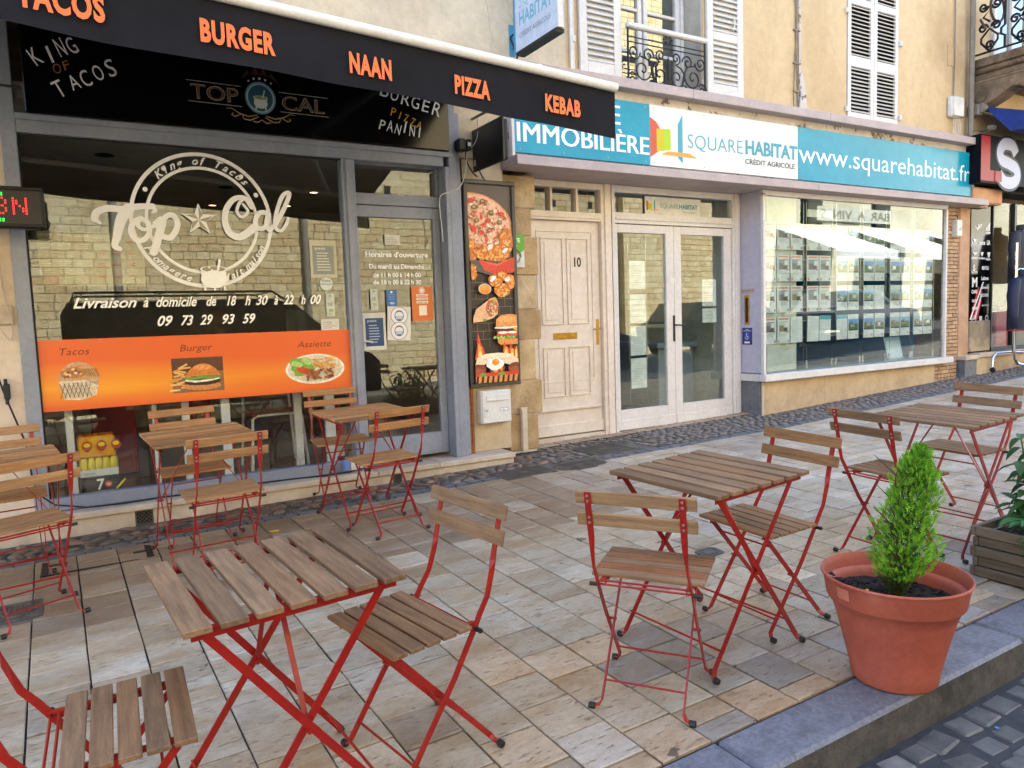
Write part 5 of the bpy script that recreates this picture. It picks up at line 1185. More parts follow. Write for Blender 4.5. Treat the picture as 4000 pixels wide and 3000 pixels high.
# projecting black sign seen from its side, with chain, power box and wires
ps = empty('projecting_sign', (2.93, 5.3, 2.66), 'black flat panel sign hanging out over the light box, its dark back towards the street', 'sign')
MB().cbox(-.012, .012, -.26, .245, -.015, .325, .01).build('panel', M['black'], ps); MB().cbox(.012, .05, -.245, .23, 0, .31, .012).build('housing', M['black_matt'], ps)
pr = Print((-.0125, .24, 0), (0, -1, 0)); pr.rect(.02, .03, .05, .08, 'c8c8c8'); pr.lines(.024, .035, .046, .07, 4, '606060'); pr.build('type_label', ps)
b = MB(); b.tube([(.0, -.2, .325), (0, -.2, .42)], .003, 5); b.tube([(0, .16, .325), (0, .16, .42)], .003, 5); b.build('hangers', M['zinc'], ps)
b = MB(); b.tube([(2.93, 5.58, 3.08), (2.93, 5.0, 3.08)], .012, 8); b.cbox(2.90, 2.96, 5.57, 5.582, 3.02, 3.14); tag(b.build('steel_bracket', M['zinc']), 'short steel arm on the pier from which the black panel sign hangs', 'bracket')
t = empty('power_adapter', (2.76, 5.44, 2.83), 'black power adapter box with wires at the corner of the black fascia sign', 'adapter')
MB().cbox(-.04, .04, -.04, .05, -.05, .05, .015).build('body', M['black'], t); MB().cbox(.04, .075, -.045, .02, -.04, .045, .004).build('plug_face', M['black_matt'], t); pr = Print((.04, -.0455, -.01)); pr.rect(0, 0, .03, .03, 'd8d8c8'); pr.build('rating_label', t)
def wire(pts, r, m, label):
    b = MB(); b.tube(bez3(pts), r, 5); return tag(b.build('wire', m, smooth=True), label, 'wire')
def bez3(p, n=6):
    out = []
    for i in range(len(p) - 1):
        a, b_, c_, d = (Vector(p[k]) for k in (max(i - 1, 0), i, i + 1, min(i + 2, len(p) - 1)))
        for k in range(n): t = k / n; out.append(.5 * (2 * b_ + (c_ - a) * t + (2 * a - 5 * b_ + 4 * c_ - d) * t * t + (-a + 3 * b_ - 3 * c_ + d) * t ** 3))
    return out + [Vector(p[-1])]
wire([(2.78, 5.4, 2.78), (2.80, 5.42, 2.70), (2.86, 5.45, 2.63), (2.92, 5.48, 2.60)], .006, M['rubber'], 'black wire from the adapter box down behind the black panel sign')
wire([(2.79, 5.4, 2.76), (2.79, 5.43, 2.62), (2.74, 5.45, 2.50), (2.66, 5.46, 2.46), (2.57, 5.46, 2.42), (2.56, 5.46, 2.30), (2.57, 5.46, 2.18), (2.575, 5.46, 2.06)], .004, M['whiteplastic'], 'thin white wire drooping over the top right of the shop door frame')
wire([(2.80, 5.4, 2.80), (2.86, 5.42, 2.83), (2.90, 5.42, 2.90), (2.93, 5.45, 2.98)], .003, M['whiteplastic'], 'thin wire looping up from the adapter box to the sign arm')
wire([(2.95, 5.5, 2.66), (3.02, 5.55, 2.60), (3.08, 5.57, 2.575), (3.1, 5.57, 2.56)], .006, M['rubber'], 'black cable from the panel sign to the top of the light box')
wire([(-.9, 5.40, 3.02), (-.5, 5.42, 2.96), (-.36, 5.43, 2.92), (-.2, 5.435, 2.915)], .008, M['rubber'], 'black cable entering the left end of the black fascia sign')
wire([(-.40, 5.47, 2.0), (-.39, 5.47, 1.7), (-.36, 5.47, 1.5), (-.37, 5.47, 1.4), (-.40, 5.47, 1.43), (-.42, 5.47, 1.47)], .005, M['plinth'], 'pale wire running down the wall from the red light display at the left')
# LED display at the left edge
ld = empty('led_display', (-.30, 5.2, 2.05), 'black running text display with red and green lights cut by the left edge', 'display')
MB().cbox(-.6, .17, -.0, .09, -.005, .235, .006).build('case', M['black'], ld); b = MB(); frame2(b, -.6, .17, 0, .23, .018, -.012, .0, .004); b.build('frame', M['black_matt'], ld)
MB().box(-.58, .15, -.002, .001, .018, .212).build('dark_face', mat('led_face', '2a2624', rough=.5), ld)
FNT = {'E': ['1111', '1000', '1000', '1110', '1000', '1000', '1111'], 'B': ['1110', '1001', '1001', '1110', '1001', '1001', '1110'], 'N': ['10001', '11001', '11001', '10101', '10011', '10011', '10001'], 'R': ['1110', '1001', '1001', '1110', '1010', '1001', '1001']}
b = MB(); x = .095
dots = []
for ch in ('N', 'B', 'E'):
    g_ = FNT[ch]; wd = len(g_[0]); x -= wd * .0155
    for j, row in enumerate(g_):
        for i, q_ in enumerate(row):
            if q_ == '1': dots.append((x + i * .0155, .165 - j * .0145))
    x -= .022
for x, z_ in dots: b.prism([(.0058 * math.cos(k * math.pi / 3), .0058 * math.sin(k * math.pi / 3)) for k in range(6)], -.006, -.0022, lambda u, v, d: (u + x, d, v + z_))
b.build('red_lights', M['led_red'], ld); b = MB()
for x, z_ in [(-.10 + i * .016, zz) for i in range(5) for zz in (.192, .182, .045, .035)]:
    if x > -.12: b.prism([(.0052 * math.cos(k * math.pi / 3), .0052 * math.sin(k * math.pi / 3)) for k in range(6)], -.006, -.0022, lambda u, v, d: (u + x, d, v + z_))
b.build('green_lights', M['led_green'], ld)
b = MB(); b.tube([(.17, .03, .06), (.19, .03, .03), (.18, .04, .0), (.14, .05, -.01)], .004, 6); b.build('side_cable', M['rubber'], ld)
t = empty('electric_box', (-.42, 5.47, 1.49), 'beige square electric box on the wall left of the snack bar window', 'electric box')
MB().cbox(-.07, .07, -.0, .04, 0, .12, .008).build('body', M['plinth'], t); b = MB(); b.lathe([(.03, 0), (.032, .004), (.026, .004), (.026, 0)], 20); o = b.build('dial_ring', M['plinth'], t); o.rotation_euler = (R(90), 0, 0); o.location = (.0, .0, .06)
b = MB(); b.cbox(-.9, -.455, 5.46, 5.5, 1.62, 2.7, .004)
for k in range(4): b.cbox(-.89 + k * .11, -.79 + k * .11, 5.452, 5.462, 1.63, 2.69, .003)
tag(b.build('wooden_shutter', mat('brown_shutter', '5e3a26', rough=.6)), 'brown wooden shutter edge on the wall at the left edge of the picture', 'shutter')
# ------------------------------------------------------------------ estate agency front
ag = empty('agency_shopfront', (0, 0, 0), 'lilac white estate agency front with glazed double door and wide bay window', 'shopfront')
L_ = M['lilac']
b = MB(); b.cbox(4.56, 4.598, 5.79, 5.88, .25, 2.69); b.cbox(6.215, 6.33, 5.79, 5.88, .28, 2.69, .006); b.cbox(6.24, 6.29, 5.775, 5.792, .28, 2.69, .004)
b.cbox(4.598, 6.215, 5.80, 5.88, 2.625, 2.69); b.cbox(4.598, 6.215, 5.80, 5.88, 2.325, 2.43); b.cbox(4.598, 6.215, 5.785, 5.80, 2.36, 2.385, .004); b.build('door_surround', L_, ag)
MB().quad((4.598, 5.84, 2.43), (6.215, 5.84, 2.43), (6.215, 5.84, 2.625), (4.598, 5.84, 2.625)).build('transom_pane', M['glass2'], ag)
for nm, x0, x1, g0, g1 in (('left', 4.60, 5.375, 4.642, 5.268), ('right', 5.378, 6.213, 5.478, 6.103)):
    o = empty('door_leaf'); o.parent = ag; b = MB()
    b.cbox(x0, g0, 5.815, 5.86, .262, 2.318, .004); b.cbox(g1, x1, 5.815, 5.86, .262, 2.318, .004); b.cbox(g0, g1, 5.815, 5.86, 2.236, 2.318, .004); b.cbox(g0, g1, 5.815, 5.86, .262, .465, .004)
    b.cbox(x0 + .005, x1 - .005, 5.803, 5.815, .262, .36, .004); b.build('leaf_frame', L_, o)
    MB().quad((g0, 5.838, .465), (g1, 5.838, .465), (g1, 5.838, 2.236), (g0, 5.838, 2.236)).build('leaf_pane', M['glass2'], o)
    if nm == 'left':
        b = MB(); b.cbox(5.35, 5.372, 5.80, 5.816, 1.13, 1.40, .004); b.tube([(5.36, 5.8, 1.3), (5.36, 5.765, 1.3), (5.44, 5.76, 1.295)], .008, 8); b.build('handle', M['black'], o)
        pr = Print((5.33, 5.8145, 1.74)); pr.rect(0, 0, .045, .045, 'e4e0e0'); pr.lines(.008, .01, .038, .035, 3); pr.build('door_label', o)
# bay
b = MB(); b.box(6.335, 6.36, 5.508, 5.80, .74, 2.69); b.build('bay_side', mat('blue_lilac_paint', 'b6b4ca', 'acaac2', rough=.5, sc=2), ag)
b = MB(); b.cbox(6.325, 6.365, 5.47, 5.51, .73, 2.66, .004); b.cbox(9.75, 9.785, 5.47, 5.51, .73, 2.66, .004); b.cbox(6.325, 9.785, 5.47, 5.51, 2.635, 2.69, .004); b.build('bay_frame', L_, ag)
b = MB(); b.cbox(6.31, 9.895, 5.43, 5.53, .652, .728, .006); b.box(6.312, 6.36, 5.53, 5.82, .652, .728); b.build('bay_sill', L_, ag)
MB().quad((6.365, 5.5, .735), (9.75, 5.5, .735), (9.75, 5.5, 2.635), (6.365, 5.5, 2.635)).build('bay_pane', M['glass2'], ag)
b = MB(); b.box(6.375, 9.64, 5.535, 6.0, .1, .652); b.build('bay_plinth', M['base'], ag)
b = MB(); b.box(6.335, 6.376, 5.545, 5.80, .1, .652); b.build('plinth_side', M['granite'], ag)
b = MB(); b.cbox(6.36, 6.385, 5.52, 5.545, .2, .64, .008); b.build('corner_trim', M['plinth'], ag)
b = MB(); [b.box(x - .0015, x + .0015, 5.5342, 5.5352, .25, .65) for x in (7.42, 8.55)]; b.build('plinth_joints', M['groove'], ag)
# fascia: ledge, cornice and rough boarding
b = MB(); b.cbox(3.205, 7.0, 5.30, 5.60, 2.692, 2.765, .004); b.cbox(7.003, 10.42, 5.30, 5.60, 2.692, 2.765, .004); b.box(3.215, 10.4, 5.32, 5.8, 2.765, 2.775); b.box(3.5, 10.3, 5.6, 5.92, 2.692, 2.76)
b.build('lower_ledge', M['cornice'], ag)
b = MB()
for x0, x1 in ((3.15, 5.26), (5.263, 7.3), (7.303, 9.2), (9.203, 10.6)): b.cbox(x0, x1, 5.38, 5.66, 3.475, 3.562, .004)
b.build('cornice', M['cornice'], ag)
MB().box(3.25, 10.35, 5.5, 5.6, 2.775, 3.475).build('fascia_boarding', M['peel'], ag)
b = MB(); b.cbox(3.25, 3.278, 5.45, 5.51, 2.776, 3.475, .003); b.cbox(10.31, 10.34, 5.45, 5.51, 2.776, 3.475, .003); b.build('fascia_ends', L_, ag)
def sign_panel(x0, x1, z0, z1, m, label):
    t = empty('agency_sign', ((x0 + x1) / 2, 5.49, z0), label, 'sign', 'estate agency sign boards above the doors and window'); w2 = (x1 - x0) / 2
    MB().cbox(-w2, w2, -.035, 0, 0, z1 - z0, .002).build('board', m, t); b = MB()
    for x in (-w2 + .05, -w2 * .33, w2 * .33, w2 - .05):
        for z_ in (.03, z1 - z0 - .03): inst('screw', SCREW, t, (x, -.036, z_), scale=(1.3, 1, 1.3))
    return t
teal = mat('teal_sign', '1c9cb8', '1490ae', rough=.18, sc=.8, spec=.25); wsign = mat('white_sign', 'dce2e0', 'd4dcda', rough=.25, sc=1)
t = sign_panel(3.28, 4.765, 2.825, 3.385, teal, 'teal sign board on the left reading immobiliere, partly behind the awning'); pr = Print((3.28 - 4.0225, -.0365, 0)); Ww = 'e8eeee'
[(pr.text('IMMOBILIÈRE', .02 + q_, .092, 1.465 + q_, .160, Ww), pr.text('AGENCE', .29 + q_, .335, 1.125 + q_, .17, Ww)) for q_ in (0, .005, .01)]; pr.build('sign_lettering', t)
def logo(p, x, z, h):
    k = h / .46; f = lambda pts: [(x + a * k, z + e * k) for a, e in pts]
    p.poly(f([(0, .40), (.08, .36), (.16, .26), (.16, .13), (.12, .10), (0, .03)]), 'c8523a'); p.poly(f([(.08, .30), (.255, .31), (.255, .115), (.08, .09)]), 'a8c81e'); p.poly(f([(.08, .30), (.17, .305), (.17, .10), (.08, .09)]), 'c4b41e')
    p.poly(f([(.35, .36), (.41, .46), (.41, .0), (.35, .05)]), '3a9cb0'); p.poly(f([(.14, .065), (.22, .10), (.5, .10), (.60, .06)]), 'ec9c3c')
t = sign_panel(4.768, 6.854, 2.825, 3.385, wsign, 'white sign board in the middle with coloured logo and agency name'); ox = 4.768; pr = Print((-(6.854 - 4.768) / 2, -.0365, 0))
logo(pr, .0, .045, .46); pr.text('SQUARE', 5.244 - ox, .20, 6.003 - ox, .135, '45a4b4', bold=-.012); pr.text('HABITAT', 6.046 - ox, .21, 6.84 - ox, .135, '3a98aa', bold=.03); pr.text('CRÉDIT AGRICOLE', 6.04 - ox, .108, 6.80 - ox, .05, '42464e', bold=.01); pr.build('sign_lettering', t)
t = sign_panel(6.857, 10.27, 2.825, 3.385, teal, 'teal sign board on the right with the white web address'); ox = 6.857; pr = Print((-(10.27 - 6.857) / 2, -.0365, 0))
pr.text('www.squarehabitat.fr', .01, .185, 3.38, .205, Ww, bold=.0); pr.build('sign_lettering', t)
# banner in the transom
t = empty('transom_banner', (5.385, 5.825, 2.43), 'small white banner with the agency logo in the pane over its double door', 'banner'); MB().box(-.382, .382, -.004, 0, 0, .178).build('sheet', M['whiteplastic'], t); pr = Print((-.382, -.0045, 0))
logo(pr, .02, .025, .13); pr.text('SQUARE', .205, .07, .45, .045, '5c8c94', bold=-.005); pr.text('HABITAT', .46, .07, .72, .045, '3c8a9a', bold=.03); pr.text('CRÉDIT AGRICOLE', .5, .03, .7, .015, '707070'); pr.build('banner_print', t)
# projecting agency sign
t = empty('projecting_sign', (3.36, 5.6, 3.66), 'white and light blue agency sign box projecting from the wall above the awning', 'sign'); 
fr_ = mat('sign_side_blue', '4a98c0', rough=.4)
MB().cbox(-.0, .055, -.72, -.08, .0, .9, .004).build('box', M['whiteplastic'], t); MB().box(-.003, .058, -.08, -.055, -.0, .9).build('blue_edge', fr_, t); MB().box(-.01, .07, -.70, -.1, -.03, -.001).build('bottom_frame', M['black_matt'], t)
MB().box(-.002, -.0005, -.715, -.085, .005, .895).build('light_face', mat('sign_face', 'c4d4ec', rough=.3), t)
b = MB(); b.cbox(.0, .05, -.055, .0, .06, .16, .003); b.cbox(-.02, .07, -.006, .0, .0, .26, .002); b.build('wall_bracket', fr_, t)
pr = Print((-.0025, -.09, 0), (0, -1, 0)); pr.text('SQUARE', .06, .34, .56, .105, '86b8d0', bold=-.01); pr.text('HABITAT', .06, .20, .56, .105, '6cacc8', bold=.025); pr.text('CRÉDIT AGRICOLE', .06, .10, .53, .04, '7c86a0', bold=.005)
logo(pr, .15, .52, .3); pr.build('sign_print', t)
wire([(3.38, 5.56, 3.84), (3.34, 5.57, 3.80), (3.36, 5.55, 3.72), (3.40, 5.56, 3.66), (3.36, 5.58, 3.60), (3.3, 5.59, 3.57)], .008, M['rubber'], 'black cable curling down the wall under the projecting agency sign')
# letter slot, plates on the bay side
t = empty('letter_slot', (6.333, 5.705, 1.27), 'brass framed upright letter slot on the lilac side of the bay', 'letter slot')
MB().cbox(-.006, 0, -.035, .035, 0, .32, .003).build('plate', M['brass'], t); MB().box(-.0075, -.006, -.018, .018, .025, .295).build('opening', M['black_matt'], t)
t = empty('letter_plate', (6.333, 5.69, 1.61), 'small engraved plate above the upright letter slot', 'plate'); MB().box(-.003, 0, -.095, .095, 0, .055).build('plate', M['cornice'], t); pr = Print((-.0035, .095, 0), (0, -1, 0)); pr.text('BOITE AUX LETTRES', .01, .02, .18, .018, '4c4c58', bold=.01); pr.build('engraving', t)
t = empty('disabled_access_sign', (6.333, 5.705, 1.05), 'dark blue wheelchair access sign under the letter slot', 'sign'); MB().box(-.003, 0, -.068, .068, 0, .185).build('plate', mat('navy', '24347c', rough=.3), t); pr = Print((-.0035, .068, 0), (0, -1, 0))
pr.rect(.03, .05, .106, .135, '3a4ea0'); pr.text('APPEL', .045, .162, .09, .009, 'e0e4f4', bold=.02); pr.text("PRENDRE D'ACCES", .012, .148, .124, .009, 'e0e4f4', bold=.02); pr.rect(.03, .015, .106, .035, 'd8dcec'); pr.ring(.064, .078, .016, .02, 'e8ecf8', 150, 360 + 40, 20); pr.disc(.064, .118, .006, .006, 'e8ecf8', 10); pr.strip([(.064, .112), (.064, .09), (.08, .09), (.086, .074)], .005, 'e8ecf8'); pr.build('sign_print', t)
# sheets in the door panes
def paper(x0, z0, x1, z1, y, label, fn=None):
    t = empty('notice', ((x0 + x1) / 2, y, z0), label, 'notice', 'white sheets in the agency doors'); W_, H_ = x1 - x0, z1 - z0
    MB().box(-W_ / 2, W_ / 2, 0, .002, 0, H_).build('sheet', M['whiteplastic'], t); pr = Print((-W_ / 2, -.0005, 0)); pr.step = .00012
    (fn or (lambda p, a, e: p.lines(a * .15, e * .1, a * .85, e * .85, 9, 'a09a98', .003)))(pr, W_, H_); pr.build('sheet_print', t)
for k, (z0, z1) in enumerate(((1.678, 1.964), (1.335, 1.628), (1.007, 1.306), (.669, .978))): paper(4.806, z0, 5.01, z1, 5.846, ['topmost', 'second', 'third', 'lowest'][k] + ' of the four white sheets hanging in the left agency door')
paper(5.804, 1.487, 6.01, 1.774, 5.846, 'printed white sheet in the right agency door'); paper(5.804, 1.31, 6.01, 1.462, 5.846, 'small handwritten white note in the right agency door', lambda p, a, e: [p.strip([(a * .2 + i * .012, e * (.75 - .25 * j) + .004 * ((i * 7 + j) % 3)) for i in range(9)], .003, '707078') for j in range(3)])
b = MB(); [b.tube([(x, 5.85, .47), (x, 5.85, 2.23)], .0015, 4) for x in (4.795, 5.024)]; tag(b.build('hanging_wires', M['chrome']), 'pair of thin steel wires holding the sheets in the left agency door', 'wires')
# property listings hanging in the bay window
acr = M['whiteplastic']; pic_c = [('5f92cc', '3c5a30'), ('8ab0d0', '70805c'), ('a8b8c4', '8c8468'), ('8a8f98', '6a645c'), ('b8b4ac', '8c7a60')]
LST = [(6.475, 3, 'left'), (7.195, 2, 'second'), (7.722, 2, 'third'), (8.23, 2, 'fourth'), (8.765, 2, 'fifth'), (9.262, 2, 'sixth')]
zr = [2.085, 1.735, 1.39, 1.045]; rn = ['top', 'second', 'third', 'bottom']; on = ['left', 'middle', 'right']
for ci, (x0, n, cn) in enumerate(LST):
    for j, z0 in enumerate(zr):
        for i in range(n):
            xx = x0 + i * (.22 if n == 3 else .213) + .1; side = on[i] if n == 3 else on[i * 2]
            t = empty('listing_sheet', (xx, 5.60, z0), '%s sheet in the %s row of the %s hanging column of property listings' % (side, rn[j], cn if ci else 'leftmost'), 'listing sheet', 'property listings hanging in the agency window')
            t.rotation_euler = (0, rnd.uniform(-.012, .012) + (.03 if j == 3 and ci in (1, 3) else 0), 0)
            MB().box(-.1, .1, 0, .003, 0, .292).build('sheet', acr, t); pr = Print((-.1, -.0006, 0)); pr.step = .00012
            if ci == 0 and i == 2 and j == 3 or (ci == 1 and j == 3) or (ci == 2 and i == 0 and j == 3) or (ci == 3 and i == 1 and j == 2):
                pr.lines(.02, .02, .18, .26, 11, 'a4a8ac', .003); (pr.rect(0, .245, .2, .292, '3c98a8') if ci in (1, 2) and i == (1 if ci == 1 else 0) else None)
            elif ci < 2:
                pr.rect(.02, .262, .18, .28, 'd87858'); a_, e_ = rnd.choice(pic_c[3:]); pr.rect(.02, .13, .175, .245, a_); pr.rect(.03, .13, .1, .2, e_); pr.rect(.1, .13, .16, .175, '4c4844'); pr.rect(.12, .18, .17, .23, 'd8d4cc'); pr.disc(.17, .13, .012, .012, 'c83c2c', 10)
                pr.lines(.02, .075, .18, .12, 4, '909498', .003); pr.poly([(.01, .01), (.04, .01), (.025, .06)], 'd8a030'); pr.poly([(.01, .01), (.025, .01), (.018, .04)], 'c84030'); pr.rect(.165, .012, .185, .035, '606468')
            else:
                a_, e_ = rnd.choice(pic_c[:3]); pr.rect(.012, .275, .06, .283, '909498'); pr.rect(.01, .115, .19, .235, a_); pr.poly([(.01, .115), (.19, .115), (.19, .17), (.15, .19), (.1, .165), (.05, .2), (.01, .18)], e_); hx_ = rnd.uniform(.03, .09); pr.rect(hx_, .14, hx_ + rnd.uniform(.04, .08), rnd.uniform(.165, .19), rnd.choice(['e4dccc', 'c8b89c', 'f0ece4', '9c8c78'])); pr.poly([(hx_ - .008, .185), (hx_ + .075, .185), (hx_ + .03, .205)], rnd.choice(['b07858', '705848', '8c8c90'])); [pr.disc(rnd.uniform(.02, .18), rnd.uniform(.12, .18), .014, .01, rnd.choice(['3c5c2c', '587844', '2c4424', '9cb8d0']), 8, jit=.3) for _ in range(4)]; pr.rect(.01, .098, .19, .115, '22262e')
                pr.rect(.13, .03, .155, .055, '90b8d8'); pr.rect(.155, .02, .175, .05, 'e0a850'); pr.lines(.02, .06, .12, .085, 2, 'a4a8ac', .003)
            pr.build('sheet_print', t)
    w_ = n * .22; b = MB()
    for x in (x0 - .012, x0 + w_ - .0): b.tube([(x, 5.60, .74), (x + .002, 5.60, 1.0), (x, 5.60, 2.64)], .0022, 4)
    for z0 in zr:
        for x in (x0 - .012, x0 + w_): b.tube([(x - .012, 5.60, z0 + .05), (x + .012, 5.60, z0 + .05)], .006, 6); b.tube([(x - .012, 5.60, z0 + .24), (x + .012, 5.60, z0 + .24)], .006, 6)
    if ci:
        for x in (x0 - .012, x0 + w_): b.tube([(x, 5.60, .74), (x, 5.60, .83)], .012, 8)
    tag(b.build('hanging_cables', M['chrome']), 'steel cables carrying the %s column of property listings' % (cn if ci else 'leftmost'), 'cables')
for i in range(2):
    t = empty('listing_header', (7.30 + i * .23, 5.60, 2.46), '%s blank header card above the second column of listings' % ('left', 'right')[i], 'card'); MB().box(-.105, .1, 0, .003, 0, .085).build('sheet', acr, t)
# agency interior
ir2 = empty('agency_room', (0, 0, 0), 'interior of the estate agency with teal back wall behind the bay window', 'room')
MB().box(4.6, 10.2, 8.4, 8.5, .28, 2.9).build('back_wall', M['teal'], ir2); MB().box(4.5, 10.4, 5.9, 8.5, 2.72, 2.8).build('ceiling', M['ceil'], ir2); MB().box(4.55, 10.2, 5.9, 8.5, .15, .285).build('floor', mat('agency_floor', '6c6a66', rough=.4), ir2)
MB().box(9.80, 9.83, 5.56, 8.4, .28, 2.72).build('side_wall', M['teal'], ir2); MB().box(4.5, 4.55, 5.9, 8.4, .28, 2.72).build('left_wall', M['darkroom'], ir2)
MB().cbox(6.38, 9.8, 5.56, 5.98, .70, .735, .004).build('window_shelf', mat('window_shelf', '7f8f98', rough=.3), ir2)
MB().cbox(6.56, 7.05, 5.63, 5.9, .735, 2.70, .004).build('white_column', M['cream'], ir2)
MB().box(6.365, 6.375, 5.83, 8.4, .3, 2.7).build('partition', M['cream'], ir2)
b = MB(); b.cbox(5.75, 6.3, 6.5, 7.4, .3, 1.02, .01); b.cbox(5.7, 6.34, 6.45, 7.45, 1.02, 1.09, .01); tag(b.build('reception_desk', mat('pale_desk', 'a8b4c0', rough=.5)), 'pale reception desk seen through the right agency door', 'desk')
t = empty('easel_board', (9.09, 5.72, .737), 'light blue framed board leaning in the right corner of the bay window', 'board'); t.rotation_euler = (R(-12), 0, R(6))
MB().cbox(-.2, .2, 0, .012, 0, .29, .01).build('frame', mat('board_frame', 'a8c4d8', rough=.4), t); MB().cbox(-.17, .17, -.004, .001, .02, .24, .02).build('panel', mat('board_face', 'c8dcec', rough=.35), t)
# ------------------------------------------------------------------ brick pier
bp = empty('brick_pier', (0, 0, 0), 'narrow pier of sand coloured bricks right of the agency window', 'pillar')
MB().box(9.79, 10.17, 5.552, 5.9, .2, 2.69).build('mortar', M['mortar'], bp); MB().box(9.645, 9.79, 5.552, 5.9, .2, .651).build('mortar', M['mortar'], bp)
z0 = .40; row = 0; n = 0
while z0 < 2.68:
    h = .0475; lft = 9.645 if z0 < .63 else 9.792; x = lft; first = True
    while x < 10.165:
        L = min((.09 if row % 2 and first else rnd.choice([.17, .18, .165])) if z0 > .47 else .075, 10.168 - x); first = False
        if 10.168 - x - L < .03: L = 10.168 - x
        if n < 300:
            c = rnd.uniform(.78, 1.2); b = MB(); b.cbox(-L / 2 + .004, L / 2 - .004, -.012 + rnd.uniform(-.003, .003), .012, -h / 2 + .003, h / 2 - .003, .004)
            b.build('brick', M['brick'], bp, loc=(x + L / 2, 5.55, z0 + h / 2), color=(c * 1.02, c * .97, c * .92)); n += 1
        x += L
    z0 += h + .002; row += 1
t = empty('alarm_box', (10.06, 5.5, 2.30), 'small grey alarm box at the top of the brick pier', 'alarm box'); MB().cbox(-.06, .06, -.03, .05, 0, .22, .01).build('body', M['whiteplastic'], t); b = MB(); b.tube([(0, 0, .22), (0, .01, .27), (.05, .04, .3)], .005, 5); b.build('cable', M['rubber'], t); pr = Print((-.06, -.031, 0)); pr.ring(.06, .11, .02, .03, '606468', 200, 380); pr.build('alarm_print', t)
# ------------------------------------------------------------------ neighbouring sports shop
ss = empty('sports_shop_house', (0, 0, 0), 'stone edged house of the sports shop at the right edge with an iron balcony', 'building')
MB().box(10.42, 26, 5.6, 15, 3.0, 11).build('upper_wall', M['plasterR'], ss)
b = MB(); b.cbox(10.175, 10.42, 5.53, 5.9, .70, 2.69, .01); b.cbox(10.15, 10.47, 5.5, 5.6, 2.70, 3.0, .01) if False else None; b.build('stone_jamb', mat('pink_tan_stone', 'c8a488', 'b08c70', rough=.9, sc=4, bump=.004, bsc=30), ss)
b = MB(); b.cbox(10.42, 10.92, 5.5, 5.9, .76, 1.18, .01); b.build('rough_stone_base', mat('rough_pier', 'a89880', '8a7c68', rough=.9, sc=6, bump=.006, bsc=24, c3='c8b498'), ss)
b = MB(); b.cbox(10.18, 10.50, 5.42, 5.9, .66, .72, .008); b.cbox(10.503, 14, 5.42, 5.9, .68, .74, .008); b.build('step_slab', M['plinth'], ss)
b = MB(); b.box(10.2, 10.49, 5.45, 5.9, .3, .66); b.build('step_end', M['granite'], ss); b = MB(); b.box(10.5, 14, 5.455, 5.9, .3, .68); b.build('step_face', M['base'], ss)
b = MB(); b.cbox(10.30, 11.0, 5.42, 5.62, 2.74, 2.95, .02); b.cbox(10.35, 10.7, 5.45, 5.62, 2.69, 2.74, .02); b.build('lintel_end', mat('orange_stone', 'd0a07c', 'bf8f6c', rough=.9, sc=5, bump=.003), ss)
MB().box(10.42, 10.93, 5.52, 5.56, 1.18, 2.75).build('black_shop_panel', mat('gloss_black_panel', '0a0a0c', rough=.1, sc=1), ss)
b = MB(); b.cbox(11.5, 11.56, 5.5, 5.56, .74, 2.8); b.cbox(10.93, 10.955, 5.5, 5.56, .74, 2.8); b.cbox(10.93, 14, 5.5, 5.56, .74, .80); b.build('shop_window_frame', M['black'], ss)
MB().quad((10.95, 5.54, .8), (14, 5.54, .8), (14, 5.54, 2.8), (10.95, 5.54, 2.8)).build('shop_pane', M['glass'], ss)
MB().box(10.42, 26, 8, 15, .0, 3.0).build('shop_back', M['darkroom'], ss); MB().box(14, 26, 5.6, 8, .0, 3.0).build('lower_wall', M['plasterE'], ss); MB().box(10.42, 14, 5.6, 8, .1, .68).build('shop_floor', M['ifloor'], ss); MB().box(10.25, 10.42, 5.9, 8, .1, 3.0).build('party_wall', M['darkroom'], ss); MB().box(10.3, 20, 5.56, 5.9, 2.95, 3.6).build('dark_fascia', M['black_matt'], ss)
MB().box(10.42, 10.94, 5.57, 5.9, .7, 3.0).build('inner_pier', M['darkroom'], ss)
pr = Print((10.42, 5.5185, 1.18)); pr.step = .0002
for x0, z0, x1, z1, c in ((.0, -.0, .2, .48, 'd83030'), (.0, .0, .31, .58, 'e8e8f0'), (.07, .0, .28, .40, 'd83030'), (.11, .0, .27, .32, 'e8e8f0'), (.16, .0, .26, .22, 'd83030')):
    pr.poly([(x0, z0 + .02), (x0 + .035, z0 + .02), (x1 + .03, z1 * .7 + .12), (x1, z1 * .7 + .12)], c)
pr.build('diagonal_stripes', ss); pr = Print((10.42, 5.5185, 1.18)); pr.step = .0002
gw = 'dcdfe0'
pr.strip([(.10, 1.27), (.14, 1.235), (.27, 1.30)], [.01, .025, .004], gw); pr.text('NIKE', .15, 1.27, .25, .035, gw, bold=.03, shear=.3)
for k in range(3): pr.poly([(.36 + k * .035, 1.22), (.385 + k * .035, 1.22), (.40 + k * .035 + .0, 1.27 + k * .03), (.38 + k * .03, 1.27 + k * .03)], gw)
pr.text('adidas', .355, 1.185, .48, .028, gw, bold=.03)
